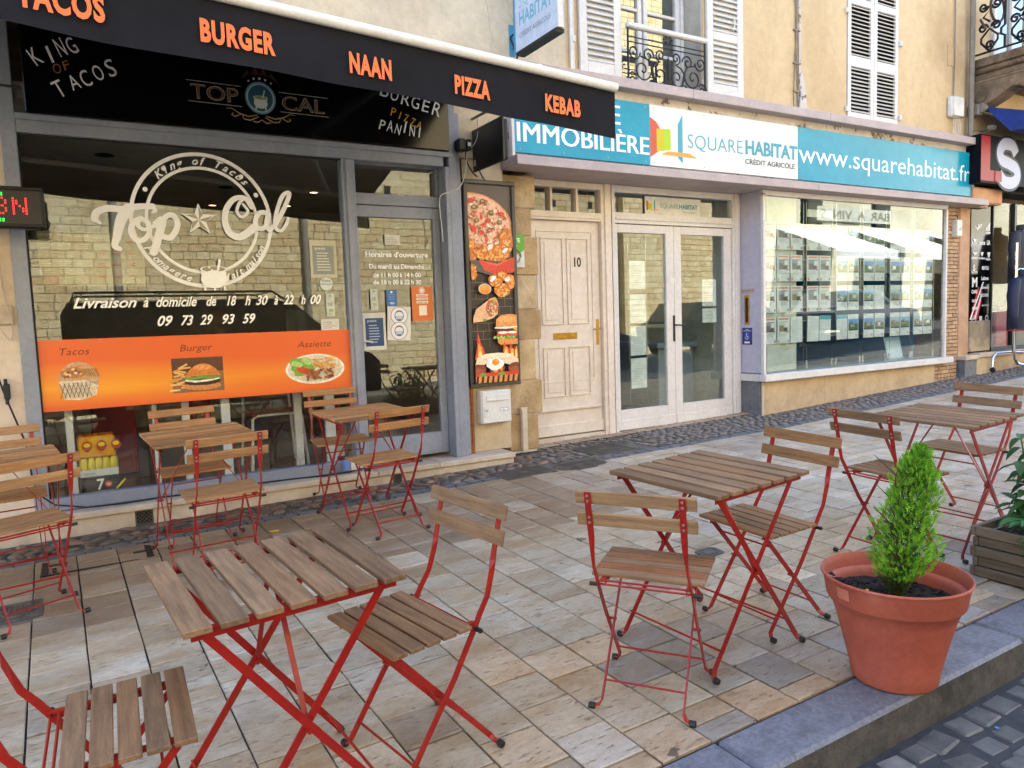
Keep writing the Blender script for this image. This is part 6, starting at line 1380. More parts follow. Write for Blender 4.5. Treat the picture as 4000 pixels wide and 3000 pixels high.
for t_, x0, x1, z_, h in (('PUMA', .03, .13, 1.03, .03), ('asics', .21, .34, 1.04, .035), ('UA', .40, .47, 1.04, .04), ('mizuno', .03, .16, .84, .02), ('new balance', .2, .34, .84, .018), ('kappa', .38, .48, .83, .02), ('S', .06, .1, .69, .05), ('SALOMON', .03, .16, .65, .018), ('REVOLI', .29, .44, .70, .03), ('M', .05, .16, .48, .08), ('Lafuma', .28, .44, .56, .03), ('CARE', .04, .16, .38, .03), ('Schneider', .28, .46, .44, .022), ('SKECHERS', .25, .45, .33, .026), ('Sport Balance', .3, .46, .2, .015), ('EIDER', .06, .15, .26, .022)): pr.text(t_, x0 - .01, z_ - h * .2, x1 + .01, h * 1.5, gw, bold=.04)
pr.poly([(.04, 1.10), (.13, 1.10), (.10, 1.075), (.07, 1.06)], gw); pr.poly([(.03, .93), (.16, .92), (.09, .88)], gw); pr.poly([(.23, .93), (.31, .93), (.27, .87)], gw); pr.poly([(.40, .93), (.48, .93), (.46, .86), (.42, .86)], gw)
for a in (0, 1, 2): pr.poly([(.05 + a * .045, .17), (.075 + a * .045, .20), (.1 + a * .045, .17), (.075 + a * .045, .14)], gw)
tag(pr.build('brand_logos', ss), kind='stuff'); pr = Print((10.42, 5.518, 1.18)); pr.ring(.1, .03, .06, .07, gw, ry=.6); pr.text('KELME', .05, .015, .15, .03, gw, bold=.02); pr.rect(.24, -.02, .31, .06, gw); pr.ring(.43, .03, .025, .04, gw)
for o_ in pr.m.v: pass
pr.m.v = [(x, y, z + .0 if z < 1.18 + .72 and False else z) for x, y, z in pr.m.v]; pr.build('brand_lettering', ss); bpy.data.objects['brand_lettering']['kind'] = 'stuff'
t = empty('shop_sign_box', (10.22, 5.31, 2.98), 'big black box sign with red L and white S at the right edge', 'sign'); MB().cbox(0, 2.6, 0, .2, 0, .62, .004).build('box', mat('sign_navy', '101018', rough=.5, spec=.1), t)
pr = Print((0, -.0012, 0)); pr.step = .0008
pr.poly([(.0, .03), (.0, .60), (.22, .60), (.22, .17), (.50, .17), (.50, .03)], '98141a')
def big_s(c, wd, dz):
    q = bez([(.86, .42), (.76, .525), (.56, .53), (.45, .43), (.50, .325), (.68, .285), (.86, .23), (.90, .12), (.78, .04), (.58, .04), (.44, .12)], 8); pr.strip(q, wd, c)
big_s('10101a', .22, 0); big_s('b8bcdc', .155, 0); pr.poly([(.34, .17), (.34, .03), (.5, .03), (.5, .17)], '98141a'); pr.build('sign_print', t)
# balcony
bc = empty('balcony'); bc.parent = ss; sn = mat('weathered_balcony_stone', '8c7862', '5e4e3e', rough=.9, sc=6, bump=.006, bsc=30, c3='3f342a')
b = MB(); b.cbox(10.44, 14, 4.75, 5.6, 4.50, 4.61, .012); b.cbox(10.47, 14, 4.80, 5.6, 4.43, 4.50, .02); b.cbox(10.50, 14, 4.85, 5.6, 4.33, 4.43, .02); b.build('slab', sn, bc)
b = MB(); prof = [(5.6, 4.33), (5.6, 3.98), (5.5, 3.985), (5.38, 4.02), (5.25, 4.07), (5.16, 4.13), (5.08, 4.16), (4.99, 4.15), (4.93, 4.2), (4.93, 4.27), (4.97, 4.33)]
b.prism(prof, 10.46, 10.74, lambda u, v, d: (d, u, v)); b.tube([(10.44, 5.45, 4.13), (10.76, 5.45, 4.13)], .075, 16); b.tube([(10.44, 5.02, 4.22), (10.76, 5.02, 4.22)], .07, 16); b.cbox(10.45, 10.75, 4.9, 5.6, 4.30, 4.33, .004); b.build('corbel', sn, bc)
b = MB(); X = 10.46
for z_ in (4.67, 5.6): b.tube([(X, 5.58, z_), (X, 4.8, z_)], .014, 6)
b.tube([(X, 4.8, 4.67), (14, 4.8, 4.67)], .014, 6); b.tube([(X, 4.8, 5.6), (14, 4.8, 5.6)], .014, 6)
for y_ in (5.55, 4.8): b.tube([(X, y_, 4.6), (X, y_, 5.65)], .014, 6)
def fret(f):
    for (cx, cz, r0, tu, a0, sg) in ((.14, 4.98, .06, 1.4, 0, 1), (.3, 4.98, .06, 1.4, math.pi, -1), (.14, 5.25, .06, 1.4, 0, -1), (.3, 5.25, .06, 1.4, math.pi, 1), (.52, 4.98, .06, 1.4, 0, 1), (.66, 4.98, .06, 1.4, math.pi, -1), (.52, 5.25, .06, 1.4, 0, -1), (.66, 5.25, .06, 1.4, math.pi, 1), (.22, 4.76, .05, 1.2, 0, 1), (.59, 4.76, .05, 1.2, 0, 1)):
        b.tube([f(cx + (r0 + (.012 - r0) * k / 14) * math.cos(a0 + sg * tu * 6.283 * k / 14), cz + (r0 + (.012 - r0) * k / 14) * math.sin(a0 + sg * tu * 6.283 * k / 14)) for k in range(15)], .015, 5)
    for c_ in (.22, .59):
        b.tube([f(c_, 4.68), f(c_ - .1, 4.80), f(c_ - .1, 4.86), f(c_ + .0, 4.96), f(c_ + .1, 4.86), f(c_ + .1, 4.80), f(c_, 4.68)], .015, 5); b.tube([f(c_, 5.05), f(c_ - .08, 5.12), f(c_, 5.2), f(c_ + .08, 5.12), f(c_, 5.05)], .015, 5)
    b.tube([f(.405, 4.68), f(.405, 4.82), f(.36, 4.85), f(.36, 4.92), f(.405, 4.95), f(.405, 5.55)], .016, 5)
fret(lambda u, v: (X, 5.58 - u, v)); fret(lambda u, v: (X + u, 4.8, v)); fret(lambda u, v: (X + .75 + u, 4.8, v)); b.build('railing', M['iron'], bc, smooth=True)
b = MB(); frame2(b, 10.95, 11.9, 4.62, 6.6, .09, 5.55, 5.62); b.cbox(11.40, 11.46, 5.55, 5.6, 4.7, 6.5); b.build('balcony_door_frame', shut, bc); MB().quad((11.04, 5.585, 4.71), (11.82, 5.585, 4.71), (11.82, 5.585, 6.5), (11.04, 5.585, 6.5)).build('balcony_door_pane', M['glassup'], bc)
b = MB(); b.tube([(10.6, 5.55, 5.16), (10.4, 5.4, 5.0), (10.25, 5.3, 4.9)], .014, 6); b.tube([(10.0, 5.58, 5.35), (10.35, 5.4, 5.62)], .014, 6); pts = [(10.52 + .17 * math.cos(a / 12 * 6.283), 5.3, 5.2 + .17 * math.sin(a / 12 * 6.283)) for a in range(13)]; b.tube(pts, .016, 6); tag(b.build('lantern_bracket', mat('rusty_iron', '5a3e30', rough=.8), smooth=True), 'rusty iron ring bracket beside the balcony railing', 'bracket')
t = empty('blue_awning', (10.5, 5.5, 3.95), 'dark blue folded awning under the balcony at the right edge', 'awning'); nv = mat('navy_fabric', '1c3a8c', '152c6c', rough=.8)
b = MB(); b.prism([(5.52, 4.02), (5.40, 3.95), (5.12, 3.62), (4.8, 3.60), (4.8, 3.78), (5.2, 3.92)], 0, 2.2, lambda u, v, d: (d + .03, u - 5.5, v - 3.95)); b.build('fabric', nv, t)
b = MB(); b.tube([(-.02, -.06, .03), (2.3, -.06, .03)], .04, 10); b.build('roller', nv, t); b = MB(); b.cbox(-.10, -.0, -.05, .1, -.06, .08, .01); b.tube([(-.05, -.06, .03), (.0, -.06, .03)], .06, 12); b.build('roller_bracket', M['zinc'], t)
t = empty('spot_light', (10.5, 5.35, 3.70), 'small grey flood light under the blue awning bracket', 'lamp'); b = MB(); b.tube([(-.02, 0, 0), (.1, 0, .02)], .035, 10); b.build('housing', M['zinc'], t); b = MB(); b.tube([(0, 0, 0), (-.08, .05, -.04), (-.1, .15, .0), (-.12, .2, -.3)], .006, 5); b.build('cable', M['rubber'], t)
# clothing rack with jackets
def arc(c, r, a0, a1, n, f): return [f(c[0] + r * math.cos(R(a0 + (a1 - a0) * k / n)), c[1] + r * math.sin(R(a0 + (a1 - a0) * k / n))) for k in range(n + 1)]
gx, gy = 11.08, 5.22; gz = G(gx, gy); rk = empty('clothes_rack', (gx, gy, gz), 'chrome clothes rack on castors before the sports shop step', 'clothes rack')
b = MB()
b.tube([(-.28, .18, .08), (-.27, .18, .2), (-.22, .16, .27), (-.1, .05, .28), (0.02, -.1, .27), (.05, -.18, .22), (.06, -.2, .08)], .018, 8)
b.tube([(-.1, 0, 1.75), (-.1, 0, .3), (-.08, 0, .18), (.0, 0, .11), (.12, 0, .09), (1.4, 0, .09)], .02, 8); b.tube([(-.1, 0, 1.3), (-.09, 0, 1.38), (-.02, 0, 1.40), (1.4, 0, 1.40)], .014, 8); b.build('rack_frame', M['chrome'], rk, smooth=True)
for x, y_ in ((-.28, .18), (.06, -.2)): b = MB(); b.tube([(x - .015, y_, .035), (x + .015, y_, .035)], .035, 14); b.build('castor', M['rubber'], rk)
def jacket(x, y, z, c, label, w_=.3, red=False):
    t = empty('jacket', (x, y, z), label, 'jacket'); m_ = mat('cloth_' + c, c, rough=.7, sc=6, bump=.004, bsc=20); b = MB(); n = 20; vs = []; prof = [(0, .09, .06), (-.04, .22, .08), (-.1, w_ * .95, .11), (-.3, w_ * .93, .13), (-.55, w_ * .95, .14), (-.72, w_ * .97, .14)]
    for z_, a, e in prof:
        for k in range(n): q = 6.283 * k / n; vs.append((a * math.cos(q) * (1 + .02 * math.sin(5 * q + z_ * 9)), e * math.sin(q), z_ + .012 * math.sin(k * 2.1 + z_ * 30)))
    b._add(vs, [(i * n + k, i * n + (k + 1) % n, (i + 1) * n + (k + 1) % n, (i + 1) * n + k) for i in range(len(prof) - 1) for k in range(n)] + [tuple(range(n))])
    b.build('body', m_, t, smooth='all')
    for s in (-1, 1):
        b = MB(); b.tube([(s * .2, 0, -.05), (s * (w_ * .98), -.02, -.25), (s * (w_ * 1.12), -.05, -.5), (s * (w_ * 1.1), -.07, -.68)], [.07, .075, .06, .045], 10); b.build('sleeve', m_, t, smooth='all')
    b = MB(); b.lathe([(.075, 0), (.085, .04), (.075, .07), (.06, .06), (.06, .0)], 14); b.build('collar', m_, t, smooth=True)
    if red:
        b = MB(); b.lathe([(w_ * .99, -.735), (w_ * .985, -.715)], 20); o = b.build('red_hem', mat('red_trim', 'a82030', rough=.6), t); o.scale = (1, .47, 1); pr = Print((.12, -.145, -.55)); pr.strip([(0, 0), (.01, .15)], .008, 'b02030'); pr.rect(.1, .2, .16, .3, '4878c0'); pr.build('trims', t)
    return t
jacket(11.12, 5.2, gz + 1.30, '1c2440', 'navy padded jacket with red hem hanging on the clothes rack', .3, True)
jacket(11.42, 5.36, gz + 1.95, '3c3a44', 'dark grey t-shirt with white printed patches hanging above the navy jacket', .26)
for k, (x, y_, z_, c, l) in enumerate(((11.25, 6.1, 1.2, '2c5cb0', 'blue goods bin standing inside the sports shop window'), (11.9, 6.0, 1.3, 'a83030', 'red clothes stack inside the sports shop window'), (12.4, 6.6, 1.5, '585c64', 'grey display stand deeper in the sports shop'), (11.2, 6.6, .95, '303238', 'dark shoe shelf low inside the sports shop'))):
    t = empty('shop_display', (x, y_, .68), l, 'shop display'); MB().cbox(-.25, .25, -.2, .2, 0, z_ - .68, .02).build('body', mat('display_' + c, c, rough=.6), t)
    for j in range(4): MB().cbox(-.22 + j * .11, -.13 + j * .11, -.23, .0, z_ - .68, z_ - .68 + .06 + .03 * (j % 3), .01).build('item', mat('item_%d%d' % (k, j), rnd.choice(['d8d8dc', 'b03030', '2848a0', '202228']), rough=.6), t)
t = empty('patch_cards', (11.36, 5.2, gz + 1.5), 'three white printed cards on the grey t-shirt', 'card'); pr = Print((0, -.0, 0)); [pr.rect(0, .08 * k, .2, .08 * k + .055, 'd8d8e0') for k in range(3)]; pr.build('card_print', t)
# ------------------------------------------------------------------ terracotta pot with conifer
PX, PY = 2.435, 1.528; PZ = G(PX, PY) + .004
pot = empty('flower_pot', (PX, PY, PZ), 'large round terracotta coloured pot standing on the kerb edge', 'flower pot'); pot.scale = (.995, .995, .9)
b = MB(); b.lathe([(0, 0), (.138, 0), (.144, .008), (.148, .05), (.172, .16), (.198, .27), (.212, .315), (.222, .322), (.226, .33), (.236, .40), (.243, .412), (.246, .418), (.244, .424), (.240, .424), (.236, .416), (.231, .395), (.228, .37), (.218, .366), (.211, .36), (.207, .34), (.203, .31), (0, .31)], 72); b.build('pot_body', M['terra'], pot, smooth=True)
pr = Print((0, 0, 0)); b = MB(); n = 8
vs = []
for k in range(n + 1):
    a = R(163 + 13 * k / n)
    for r_, z_ in ((.2325, .355), (.2395, .400)): vs.append((r_ * math.cos(a), r_ * math.sin(a), z_))
b._add(vs, [(2 * k, 2 * k + 2, 2 * k + 3, 2 * k + 1) for k in range(n)]); b.build('faded_label', mat('faded_label', 'c87a62', rough=.6), pot)
b = MB(); n = 40; vs = [(0, 0, .335)]
for j in range(1, 9):
    for k in range(n): a = 6.283 * k / n; r_ = .208 * j / 8; vs.append((r_ * math.cos(a), r_ * math.sin(a), .335 + .035 * (-math.cos(a)) * j / 8 * .5 + rnd.uniform(-.006, .008)))
b._add(vs, [(0, 1 + k, 1 + (k + 1) % n) for k in range(n)] + [(1 + j * n + k, 1 + (j + 1) * n + k, 1 + (j + 1) * n + (k + 1) % n, 1 + j * n + (k + 1) % n) for j in range(7) for k in range(n)]); b.build('soil', M['soil'], pot)
b = MB()
for k in range(170):
    a = rnd.uniform(0, 6.28); r_ = .19 * math.sqrt(rnd.random()); s_ = rnd.uniform(.003, .009); x_, y_ = r_ * math.cos(a), r_ * math.sin(a); z_ = .338 - .0175 * math.cos(a) * r_ / .197
    b.cbox(x_ - s_, x_ + s_, y_ - s_ * .7, y_ + s_ * .7, z_, z_ + s_, .001)
for k in range(70):
    a = R(rnd.uniform(110, 190)); r_ = rnd.uniform(.17, .215); s_ = rnd.uniform(.004, .01); x_, y_ = r_ * math.cos(a), r_ * math.sin(a); z_ = .35 + (r_ - .17) * .7; b.cbox(x_ - s_, x_ + s_, y_ - s_, y_ + s_, z_, z_ + s_, .001)
tag(b.build('soil_crumbs', M['soil'], pot), kind='stuff')
litter('cigarette_butt', PX - .13, PY + .02, 'd89850', 'orange cigarette filter stuck in the soil of the terracotta pot', size=(.005, .005, .022)); bpy.data.objects[-1] if False else None
for o in bpy.data.objects:
    if o.name.startswith('cigarette_butt') and o.get('label', '').startswith('orange cigarette filter'): o.location.z = PZ + .32
def leaf_mat(name, c, c2, c3):
    N = NT(name); v = pos(N); a = N.n('Attribute', attribute_name='Col').outputs['Color']
    C = N.mix(N.ramp(N.noise(14, 4, .6, v), .35, .65), a, N.mix(1.0, a, (.62, .72, .5), 'MULTIPLY')); N.l(C, N.b.inputs['Base Color']); N.b.inputs['Roughness'].default_value = .5
    N.b.inputs['Transmission Weight'].default_value = 0; N.b.inputs['Subsurface Weight'].default_value = 0
    tr = N.n('BsdfTranslucent'); N.l(C, tr.inputs[0]); mx = N.n('MixShader'); mx.inputs[0].default_value = .35; N.l(N.b.outputs[0], mx.inputs[1]); N.l(tr.outputs[0], mx.inputs[2]); N.l(mx.outputs[0], N.o.inputs[0]); return N.m
M['conifer'] = leaf_mat('lime_conifer', 0, 0, 0)
cf = empty('conifer', (PX, PY, PZ + .295), 'small bright lime green conifer growing in the terracotta pot', 'conifer')
b = MB(); b.tube([(0, 0, -.01), (.0, 0, .1), (.04, -.025, .3), (.072, -.04, .5)], [.012, .01, .007, .002], 7)
for k in range(26): a = rnd.uniform(0, 6.28); z_ = rnd.uniform(.04, .45); r_ = .07; b.tube([(0, 0, z_), (r_ * math.cos(a), r_ * math.sin(a), z_ + .07)], [.003, .001], 4)
b.build('trunk', mat('conifer_bark', '5c4634', rough=.9, sc=30), cf)
b = MB(); H = .535
def crown_r(z): 
    q = z / H
    pts = ((0, .02), (.06, .035), (.12, .06), (.19, .1), (.28, .118), (.38, .114), (.5, .106), (.62, .098), (.74, .086), (.86, .066), (.95, .04), (1.0, .015))
    for i in range(len(pts) - 1):
        if pts[i][0] <= q <= pts[i + 1][0]: t = (q - pts[i][0]) / (pts[i + 1][0] - pts[i][0]); return pts[i][1] + (pts[i + 1][1] - pts[i][1]) * t
    return .01
def spray(p, d, L, colr):
    """a flat forked twig of scale leaves"""
    d = d.normalized(); sd = d.cross(Vector((rnd.uniform(-1, 1), rnd.uniform(-1, 1), rnd.uniform(-1, 1)))).normalized(); b.col = colr
    def rib(p0, p1, w_):
        a = (p1 - p0).normalized(); s1 = a.cross(Vector((rnd.uniform(-1, 1), rnd.uniform(-1, 1), rnd.uniform(-1, 1)))).normalized() * w_
        m_ = p0 * .5 + p1 * .5; s2 = a.cross(s1).normalized() * w_
        b._add([p0, m_ + s1, p1, m_ - s1], [(0, 1, 2, 3)]); b._add([p0, m_ + s2, p1, m_ - s2], [(0, 1, 2, 3)])
    rib(p, p + d * L, .0016)
    for k in range(5):
        q = p + d * L * (.25 + .15 * k); s = 1 if k % 2 else -1; l2 = L * (.42 - .05 * k); dd = (d * .8 + sd * s).normalized(); tip = q + dd * l2; rib(q, tip, .0017)
        rib(q + dd * l2 * .5, q + dd * l2 * .5 + (dd + d * .9).normalized() * l2 * .45, .0014)
for k in range(3300):
    z_ = H * (rnd.random() ** .93); r_ = crown_r(z_) * .86; a = rnd.uniform(0, 6.283); lump = 1 + .2 * math.sin(3 * a + z_ * 30) + .18 * math.sin(5 * a - z_ * 52)
    q = (rnd.random() ** .45); rr = r_ * lump * q; off = .075 * z_ / H; offy = -.043 * z_ / H
    p = Vector((off + rr * math.cos(a), offy + rr * math.sin(a), z_)); d = Vector((math.cos(a) * 1.0, math.sin(a) * 1.0, rnd.uniform(.6, 1.6) + (z_ / H) * .9)) + Vector((rnd.uniform(-.3, .3), rnd.uniform(-.3, .3), 0))
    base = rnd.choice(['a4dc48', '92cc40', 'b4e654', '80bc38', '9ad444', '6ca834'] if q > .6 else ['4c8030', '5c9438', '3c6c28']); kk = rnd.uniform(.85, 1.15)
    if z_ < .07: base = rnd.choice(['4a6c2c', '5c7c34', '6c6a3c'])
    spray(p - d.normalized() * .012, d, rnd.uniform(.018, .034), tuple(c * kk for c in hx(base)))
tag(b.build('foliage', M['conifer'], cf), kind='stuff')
# ------------------------------------------------------------------ wooden planter with leafy plant
x0, x1, y0, y1 = 3.60, 4.25, 1.39, 1.885; zb = G(3.9, 1.6) + .0; zt = .368
pl = empty('wooden_planter', ((x0 + x1) / 2, (y0 + y1) / 2, zb), 'brown grey wooden planter box cut by the right edge of the picture', 'planter'); ox, oy = (x0 + x1) / 2, (y0 + y1) / 2
h = (zt - zb - .01) / 5; wx, wy = (x1 - x0) / 2, (y1 - y0) / 2
sx = MB().cbox(-wx, wx, -.011, .011, -h / 2 + .002, h / 2 - .002, .003).mesh('side_board', M['planter_wood']); sy = MB().cbox(-wy + .023, wy - .023, -.011, .011, -h / 2 + .002, h / 2 - .002, .003).mesh('side_board', M['planter_wood'])
for k in range(5):
    z_ = h * (k + .5) + .004; ins = .0 if k % 2 == 0 else .012
    for s in (-1, 1):
        c = rnd.uniform(.8, 1.2)
        if k == 4: c = 1.35
        inst('side_board', sx, pl, (0, s * (wy - .011 - ins), z_), color=(c, c * .98, c * .95)); c = rnd.uniform(.8, 1.2) if k < 4 else 1.35
        inst('side_board', sy, pl, (s * (wx - .011 - ins), 0, z_), (0, 0, R(90)), color=(c, c * .97, c * .92))
for s in (-1, 1):
    for q in (-1, 1): MB().cbox(s * (wx - .05) - .022, s * (wx - .05) + .022, q * (wy - .05) - .022, q * (wy - .05) + .022, .0, zt - zb - .02, .003).build('corner_post', M['planter_wood'], pl)
MB().box(-wx + .03, wx - .03, -wy + .03, wy - .03, .02, zt - zb - .05).build('soil', M['soil'], pl)
M['leaf'] = leaf_mat('dark_leaf', 0, 0, 0)
pp = empty('leafy_plant', (3.98, 1.66, .33), 'dark green broad leaved plant growing in the wooden planter', 'plant'); b = MB(); stems = MB(); nleaf = 0
def leaf(bm, p, d, L, wd, colr, droop=.4):
    d = Vector(d).normalized(); s = d.cross(Vector((0, 0, 1))).normalized(); bm.col = colr; vs = []; n = 6
    for k in range(n + 1):
        t = k / n; c_ = p + d * L * t + Vector((0, 0, -droop * L * t * t)); w_ = wd * math.sin(math.pi * min(1, t * .93 + .05)) ** .8; u = Vector((0, 0, .3 * w_))
        vs += [c_ + s * w_ + u, c_, c_ - s * w_ + u]
    bm._add(vs, [(3 * k, 3 * k + 1, 3 * k + 4, 3 * k + 3) for k in range(n)] + [(3 * k + 1, 3 * k + 2, 3 * k + 5, 3 * k + 4) for k in range(n)])
sh_ = []
for k in range(15):
    a = rnd.uniform(0, 6.28); hh = rnd.uniform(.12, .46) if k else .5; lean = rnd.uniform(.05, .3); p0 = Vector((rnd.uniform(-.2, .15), rnd.uniform(-.15, .15), 0)); tip = p0 + Vector((lean * math.cos(a) * hh * 1.6, lean * math.sin(a) * hh * 1.6, hh))
    stems.tube([p0, p0 * .5 + tip * .5 + Vector((0, 0, .03)), tip], [.007, .005, .003], 5); sh_.append((p0, tip))
stems.tube([(-.1, 0, 0), (-.2, .02, .28), (-.24, .02, .42)], [.006, .005, .003], 5); sh_.append((Vector((-.1, 0, 0)), Vector((-.24, .02, .42)))); stems.build('stems', mat('green_stem', '4c5c30', rough=.7), pp)
for p0, tip in sh_:
    for j in range(13):
        t = .35 + .65 * j / 12; p = p0 + (tip - p0) * t; a = j * 2.4 + rnd.uniform(-.4, .4); c = hx(rnd.choice(['4a7040', '3c6438', '56804a', '2f5430', '6a9456'])); kk = rnd.uniform(.8, 1.2)
        lb_ = MB(); leaf(lb_, Vector((0, 0, 0)), (math.cos(a), math.sin(a), rnd.uniform(-.1, .5)), rnd.uniform(.07, .12), rnd.uniform(.018, .03), tuple(v_ * kk for v_ in c), rnd.uniform(.2, .9))
        if nleaf < 290: lb_.build('leaf', M['leaf'], pp, loc=p); nleaf += 1
pq = empty('trailing_plant', (3.72, 1.58, .36), 'low bushy pale green plant spilling over the planter edge', 'plant'); b = MB()
for k in range(420):
    a = rnd.uniform(0, 6.28); r_ = .13 * math.sqrt(rnd.random()); p = Vector((r_ * math.cos(a) - .02, r_ * math.sin(a) * 1.4, .06 * (1 - (r_ / .13) ** 2) + rnd.uniform(-.04, .04) - (.06 if r_ * math.cos(a) < -.07 else 0)))
    leaf(b, p, (math.cos(a) + rnd.uniform(-.5, .5), math.sin(a) + rnd.uniform(-.5, .5), rnd.uniform(.1, .8)), rnd.uniform(.015, .03), rnd.uniform(.003, .006), hx(rnd.choice(['5c8c5c', '4a7a50', '6c9c64', '3c6440'])), .5)
for k in range(7): leaf(b, Vector((-.03, .12 - k * .03, .05)), (-.7 + rnd.uniform(-.3, .3), .5 - k * .2, .35), .12, .026, hx('4e8850'), .5)
tag(b.build('foliage', M['leaf'], pq), kind='stuff')
# ------------------------------------------------------------------ the other side of the street (seen in the reflections)
def ashlar_mat():
    N = NT('sunlit_ashlar'); v = pos(N); mp = N.n('Mapping', Rotation=(R(90), 0, 0)); N.l(v, mp.inputs[0])
    dv = N.n('VectorMath', operation='ADD'); ns = N.n('TexNoise', Scale=1.2); N.l(v, ns.inputs['Vector']); sc = N.n('VectorMath', operation='SCALE'); sc.inputs['Scale'].default_value = .06; N.l(ns.outputs[1], sc.inputs[0]); N.l(mp.outputs[0], dv.inputs[0]); N.l(sc.outputs[0], dv.inputs[1])
    br = N.n('TexBrick'); br.offset = .43; br.squash = .75; br.squash_frequency = 3; br.inputs['Scale'].default_value = 1; br.inputs['Brick Width'].default_value = .36; br.inputs['Row Height'].default_value = .17; br.inputs['Mortar Size'].default_value = .009; br.inputs['Bias'].default_value = .1
    br.inputs['Color1'].default_value = (*hx('d8c9a0'), 1); br.inputs['Color2'].default_value = (*hx('c2a97c'), 1); br.inputs['Mortar'].default_value = (*hx('6c5c42'), 1); N.l(dv.outputs[0], br.inputs['Vector'])
    C = N.mix(.6, br.outputs[0], N.mix(N.ramp(N.noise(5, 7, .75, v), .3, .7), (.65, .62, .55), (1.2, 1.2, 1.15)), 'MULTIPLY'); C = N.mix(N.math('MULTIPLY', N.ramp(N.noise(.5, 4, .6, v), .45, .65), .5), C, hx('c8c0a0'))
    N.l(C, N.b.inputs['Base Color']); N.b.inputs['Roughness'].default_value = .95; N.bump(N.math('ADD', N.math('MULTIPLY', br.outputs[1], -.4), N.noise(12, 6, .8, v)), .03); return N.m
ash = ashlar_mat(); WY = -6.2
sw = empty('old_stone_wall', (0, 0, 0), 'tall sunlit ashlar wall on the far side of the street', 'wall')
MB().box(-30, 19, WY - 1, WY, -.4, 8.0).build('ashlar_face', ash, sw); MB().box(14.3, 19.2, WY - 1.2, WY + .25, -.4, 15).build('church_buttress', ash, sw)
b = MB()
for k in range(20): x = 1.5 + (k % 10) * 1.3; z_ = 4.6 + (k // 10) * 1.6; b.box(x, x + .16, WY - .01, WY + .006, z_, z_ + .2)
b.build('putlog_holes', M['darkroom'], sw)
for x in (.75, 4.6): tag(MB().tube([(x, WY + .12, -.2), (x, WY + .12, 8)], .07, 10).build('wall_pipe', M['zinc'], smooth=True), '%s grey downpipe on the opposite stone wall' % ('left' if x < 2 else 'right'), 'pipe')
cb = empty('cream_house', (0, 0, 0), 'cream plastered house with arched openings across the street', 'building'); cm_ = mat('cream_facade', 'd8d2b8', 'c8c0a4', rough=.95, sc=.8, c3='b0a888')
wall('front_wall', 19.2, 44, -.3, 9.5, WY - .8, WY - .2, [(21.0, 23.0, 0, 2.7), (25.5, 28, 0, 2.7), (30, 32.5, 0, 2.7), (22.0, 23.2, 4.4, 6.2), (26, 27.2, 4.4, 6.2), (31, 32.2, 4.4, 6.2)], cm_, cb)
MB().box(19.2, 44, WY - 2.2, WY - 2, -.3, 9.4).build('dark_inside', M['darkroom'], cb)
t = empty('wine_bar_sign', (25.0, WY - .15, 4.55), 'cream wine bar sign board on the house across the street', 'sign'); MB().box(-2.2, 2.2, -.02, .03, 0, .5).build('board', M['cream'], t); pr = Print((2.0, .032, .1), (-1, 0, 0)); pr.text('BAR  A  VIN  S', 0, 0, 4.0, .3, '77735c', bold=.02); pr.build('sign_lettering', t)
for k, x in enumerate((20.8, 25.2, 29.8)):
    t = empty('white_awning', (x, WY - .2, 3.6), ['first', 'second', 'third'][k] + ' white awning on the cream house across the street', 'awning'); b = MB(); b._add([(0, 0, .6), (3.1, 0, .6), (3.1, 2.4, -.35), (0, 2.4, -.35), (0, 2.4, -.6), (3.1, 2.4, -.6)], [(0, 1, 2, 3), (3, 2, 5, 4)]); b.build('canopy', M['white'], t)
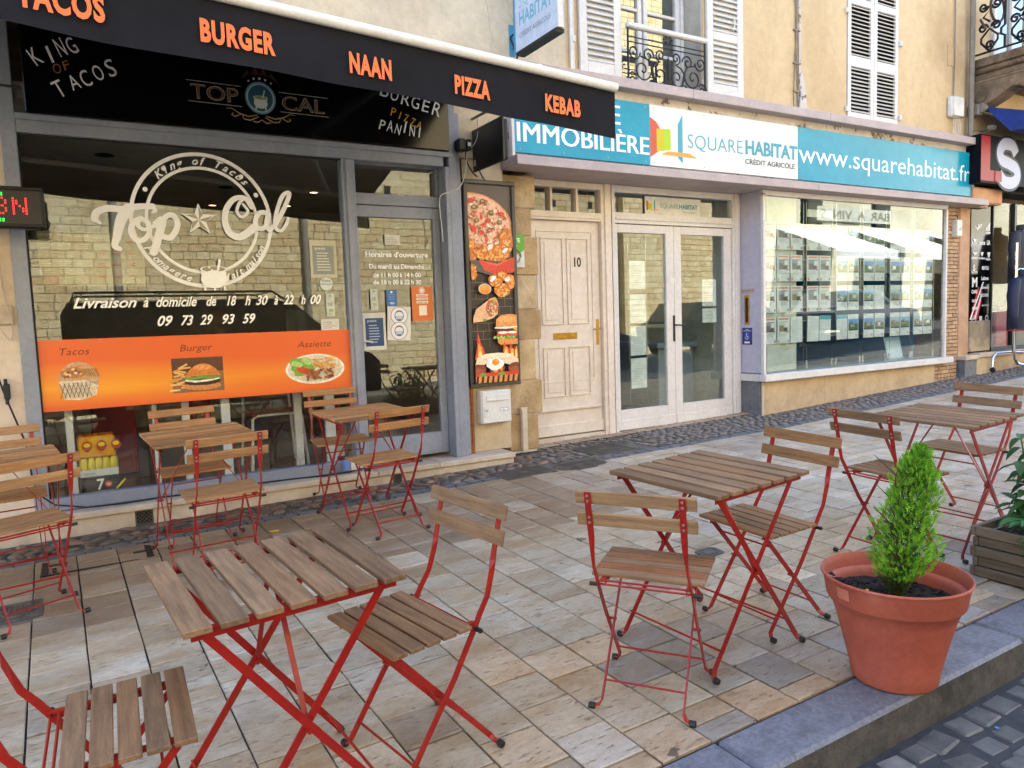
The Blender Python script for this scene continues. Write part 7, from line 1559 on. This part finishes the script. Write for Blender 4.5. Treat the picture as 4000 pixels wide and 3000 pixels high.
# parked van and car
vb = mat('van_paint', '22252b', rough=.35, sc=1); van = empty('parked_van', (1.35, -3.0, G(1.4, -3) + RD), 'black panel van with roof rack parked across the street', 'van')
b = MB(); pf = [(-1.6, .35), (-1.6, 1.9), (-1.5, 2.08), (1.55, 2.1), (1.95, 1.98), (2.7, 1.3), (3.35, 1.05), (3.5, .9), (3.5, .35)]
b.prism(pf, -1, 1, lambda u, v, d: (u, d * .98, v)); b.build('body', vb, van)
for x in (-.9, 2.6):
    for y_ in (-.95, .95): b = MB(); b.tube([(x, y_ - .12, .34), (x, y_ + .12, .34)], .34, 24); b.build('wheel', M['rubber'], van)
b = MB(); 
for y_ in (-.7, .7): b.tube([(-1.45, y_, 2.1), (-1.4, y_, 2.24), (1.6, y_, 2.24), (1.8, y_, 2.1)], .02, 6)
for k in range(6): b.tube([(-1.3 + k * .58, -.7, 2.24), (-1.3 + k * .58, .7, 2.24)], .015, 6)
b.build('roof_rack', M['black'], van)
MB().box(.2, .75, .985, .99, 1.35, 1.9).build('side_window', M['glassup'], van); b = MB(); b._add([(1.75, .985, 1.4), (2.5, .985, 1.4), (2.05, .985, 1.88), (1.75, .985, 1.92)], [(0, 1, 2, 3)]); b.build('cab_window', M['glassup'], van)
def car(x, y, c, label):
    t = empty('parked_car', (x, y, G(x, y) + RD), label, 'car'); pm = mat('car_' + c, c, rough=.15); b = MB(); vs = []; sec = [(.25, .88), (.55, .9), (.9, .84)]
    b.prism([(-2.0, .3), (-2.05, .8), (-1.7, .95), (1.0, .95), (1.9, .8), (2.05, .6), (2.0, .3)], -.88, .88, lambda u, v, d: (u, d, v)); b.prism([(-1.8, .94), (-1.35, 1.42), (.2, 1.45), (1.0, .94)], -.72, .72, lambda u, v, d: (u, d, v)); b.build('body', pm, t)
    b = MB(); b.prism([(-1.6, .98), (-1.28, 1.36), (.15, 1.38), (.8, .98)], -.73, .73, lambda u, v, d: (u, d, v)); b.build('windows', M['black'], t)
    for xx in (-1.3, 1.3):
        for yy in (-.8, .8): b = MB(); b.tube([(xx, yy - .1, .3), (xx, yy + .1, .3)], .3, 20); b.build('wheel', M['rubber'], t)
car(10.0, -3.2, '1c2c58', 'dark blue car parked across the street opposite the agency doors'); car(15.2, -3.2, '202226', 'black car parked across the street to the right of the blue one'); car(20.5, -3.3, '6c7074', 'grey car parked before the cream house')
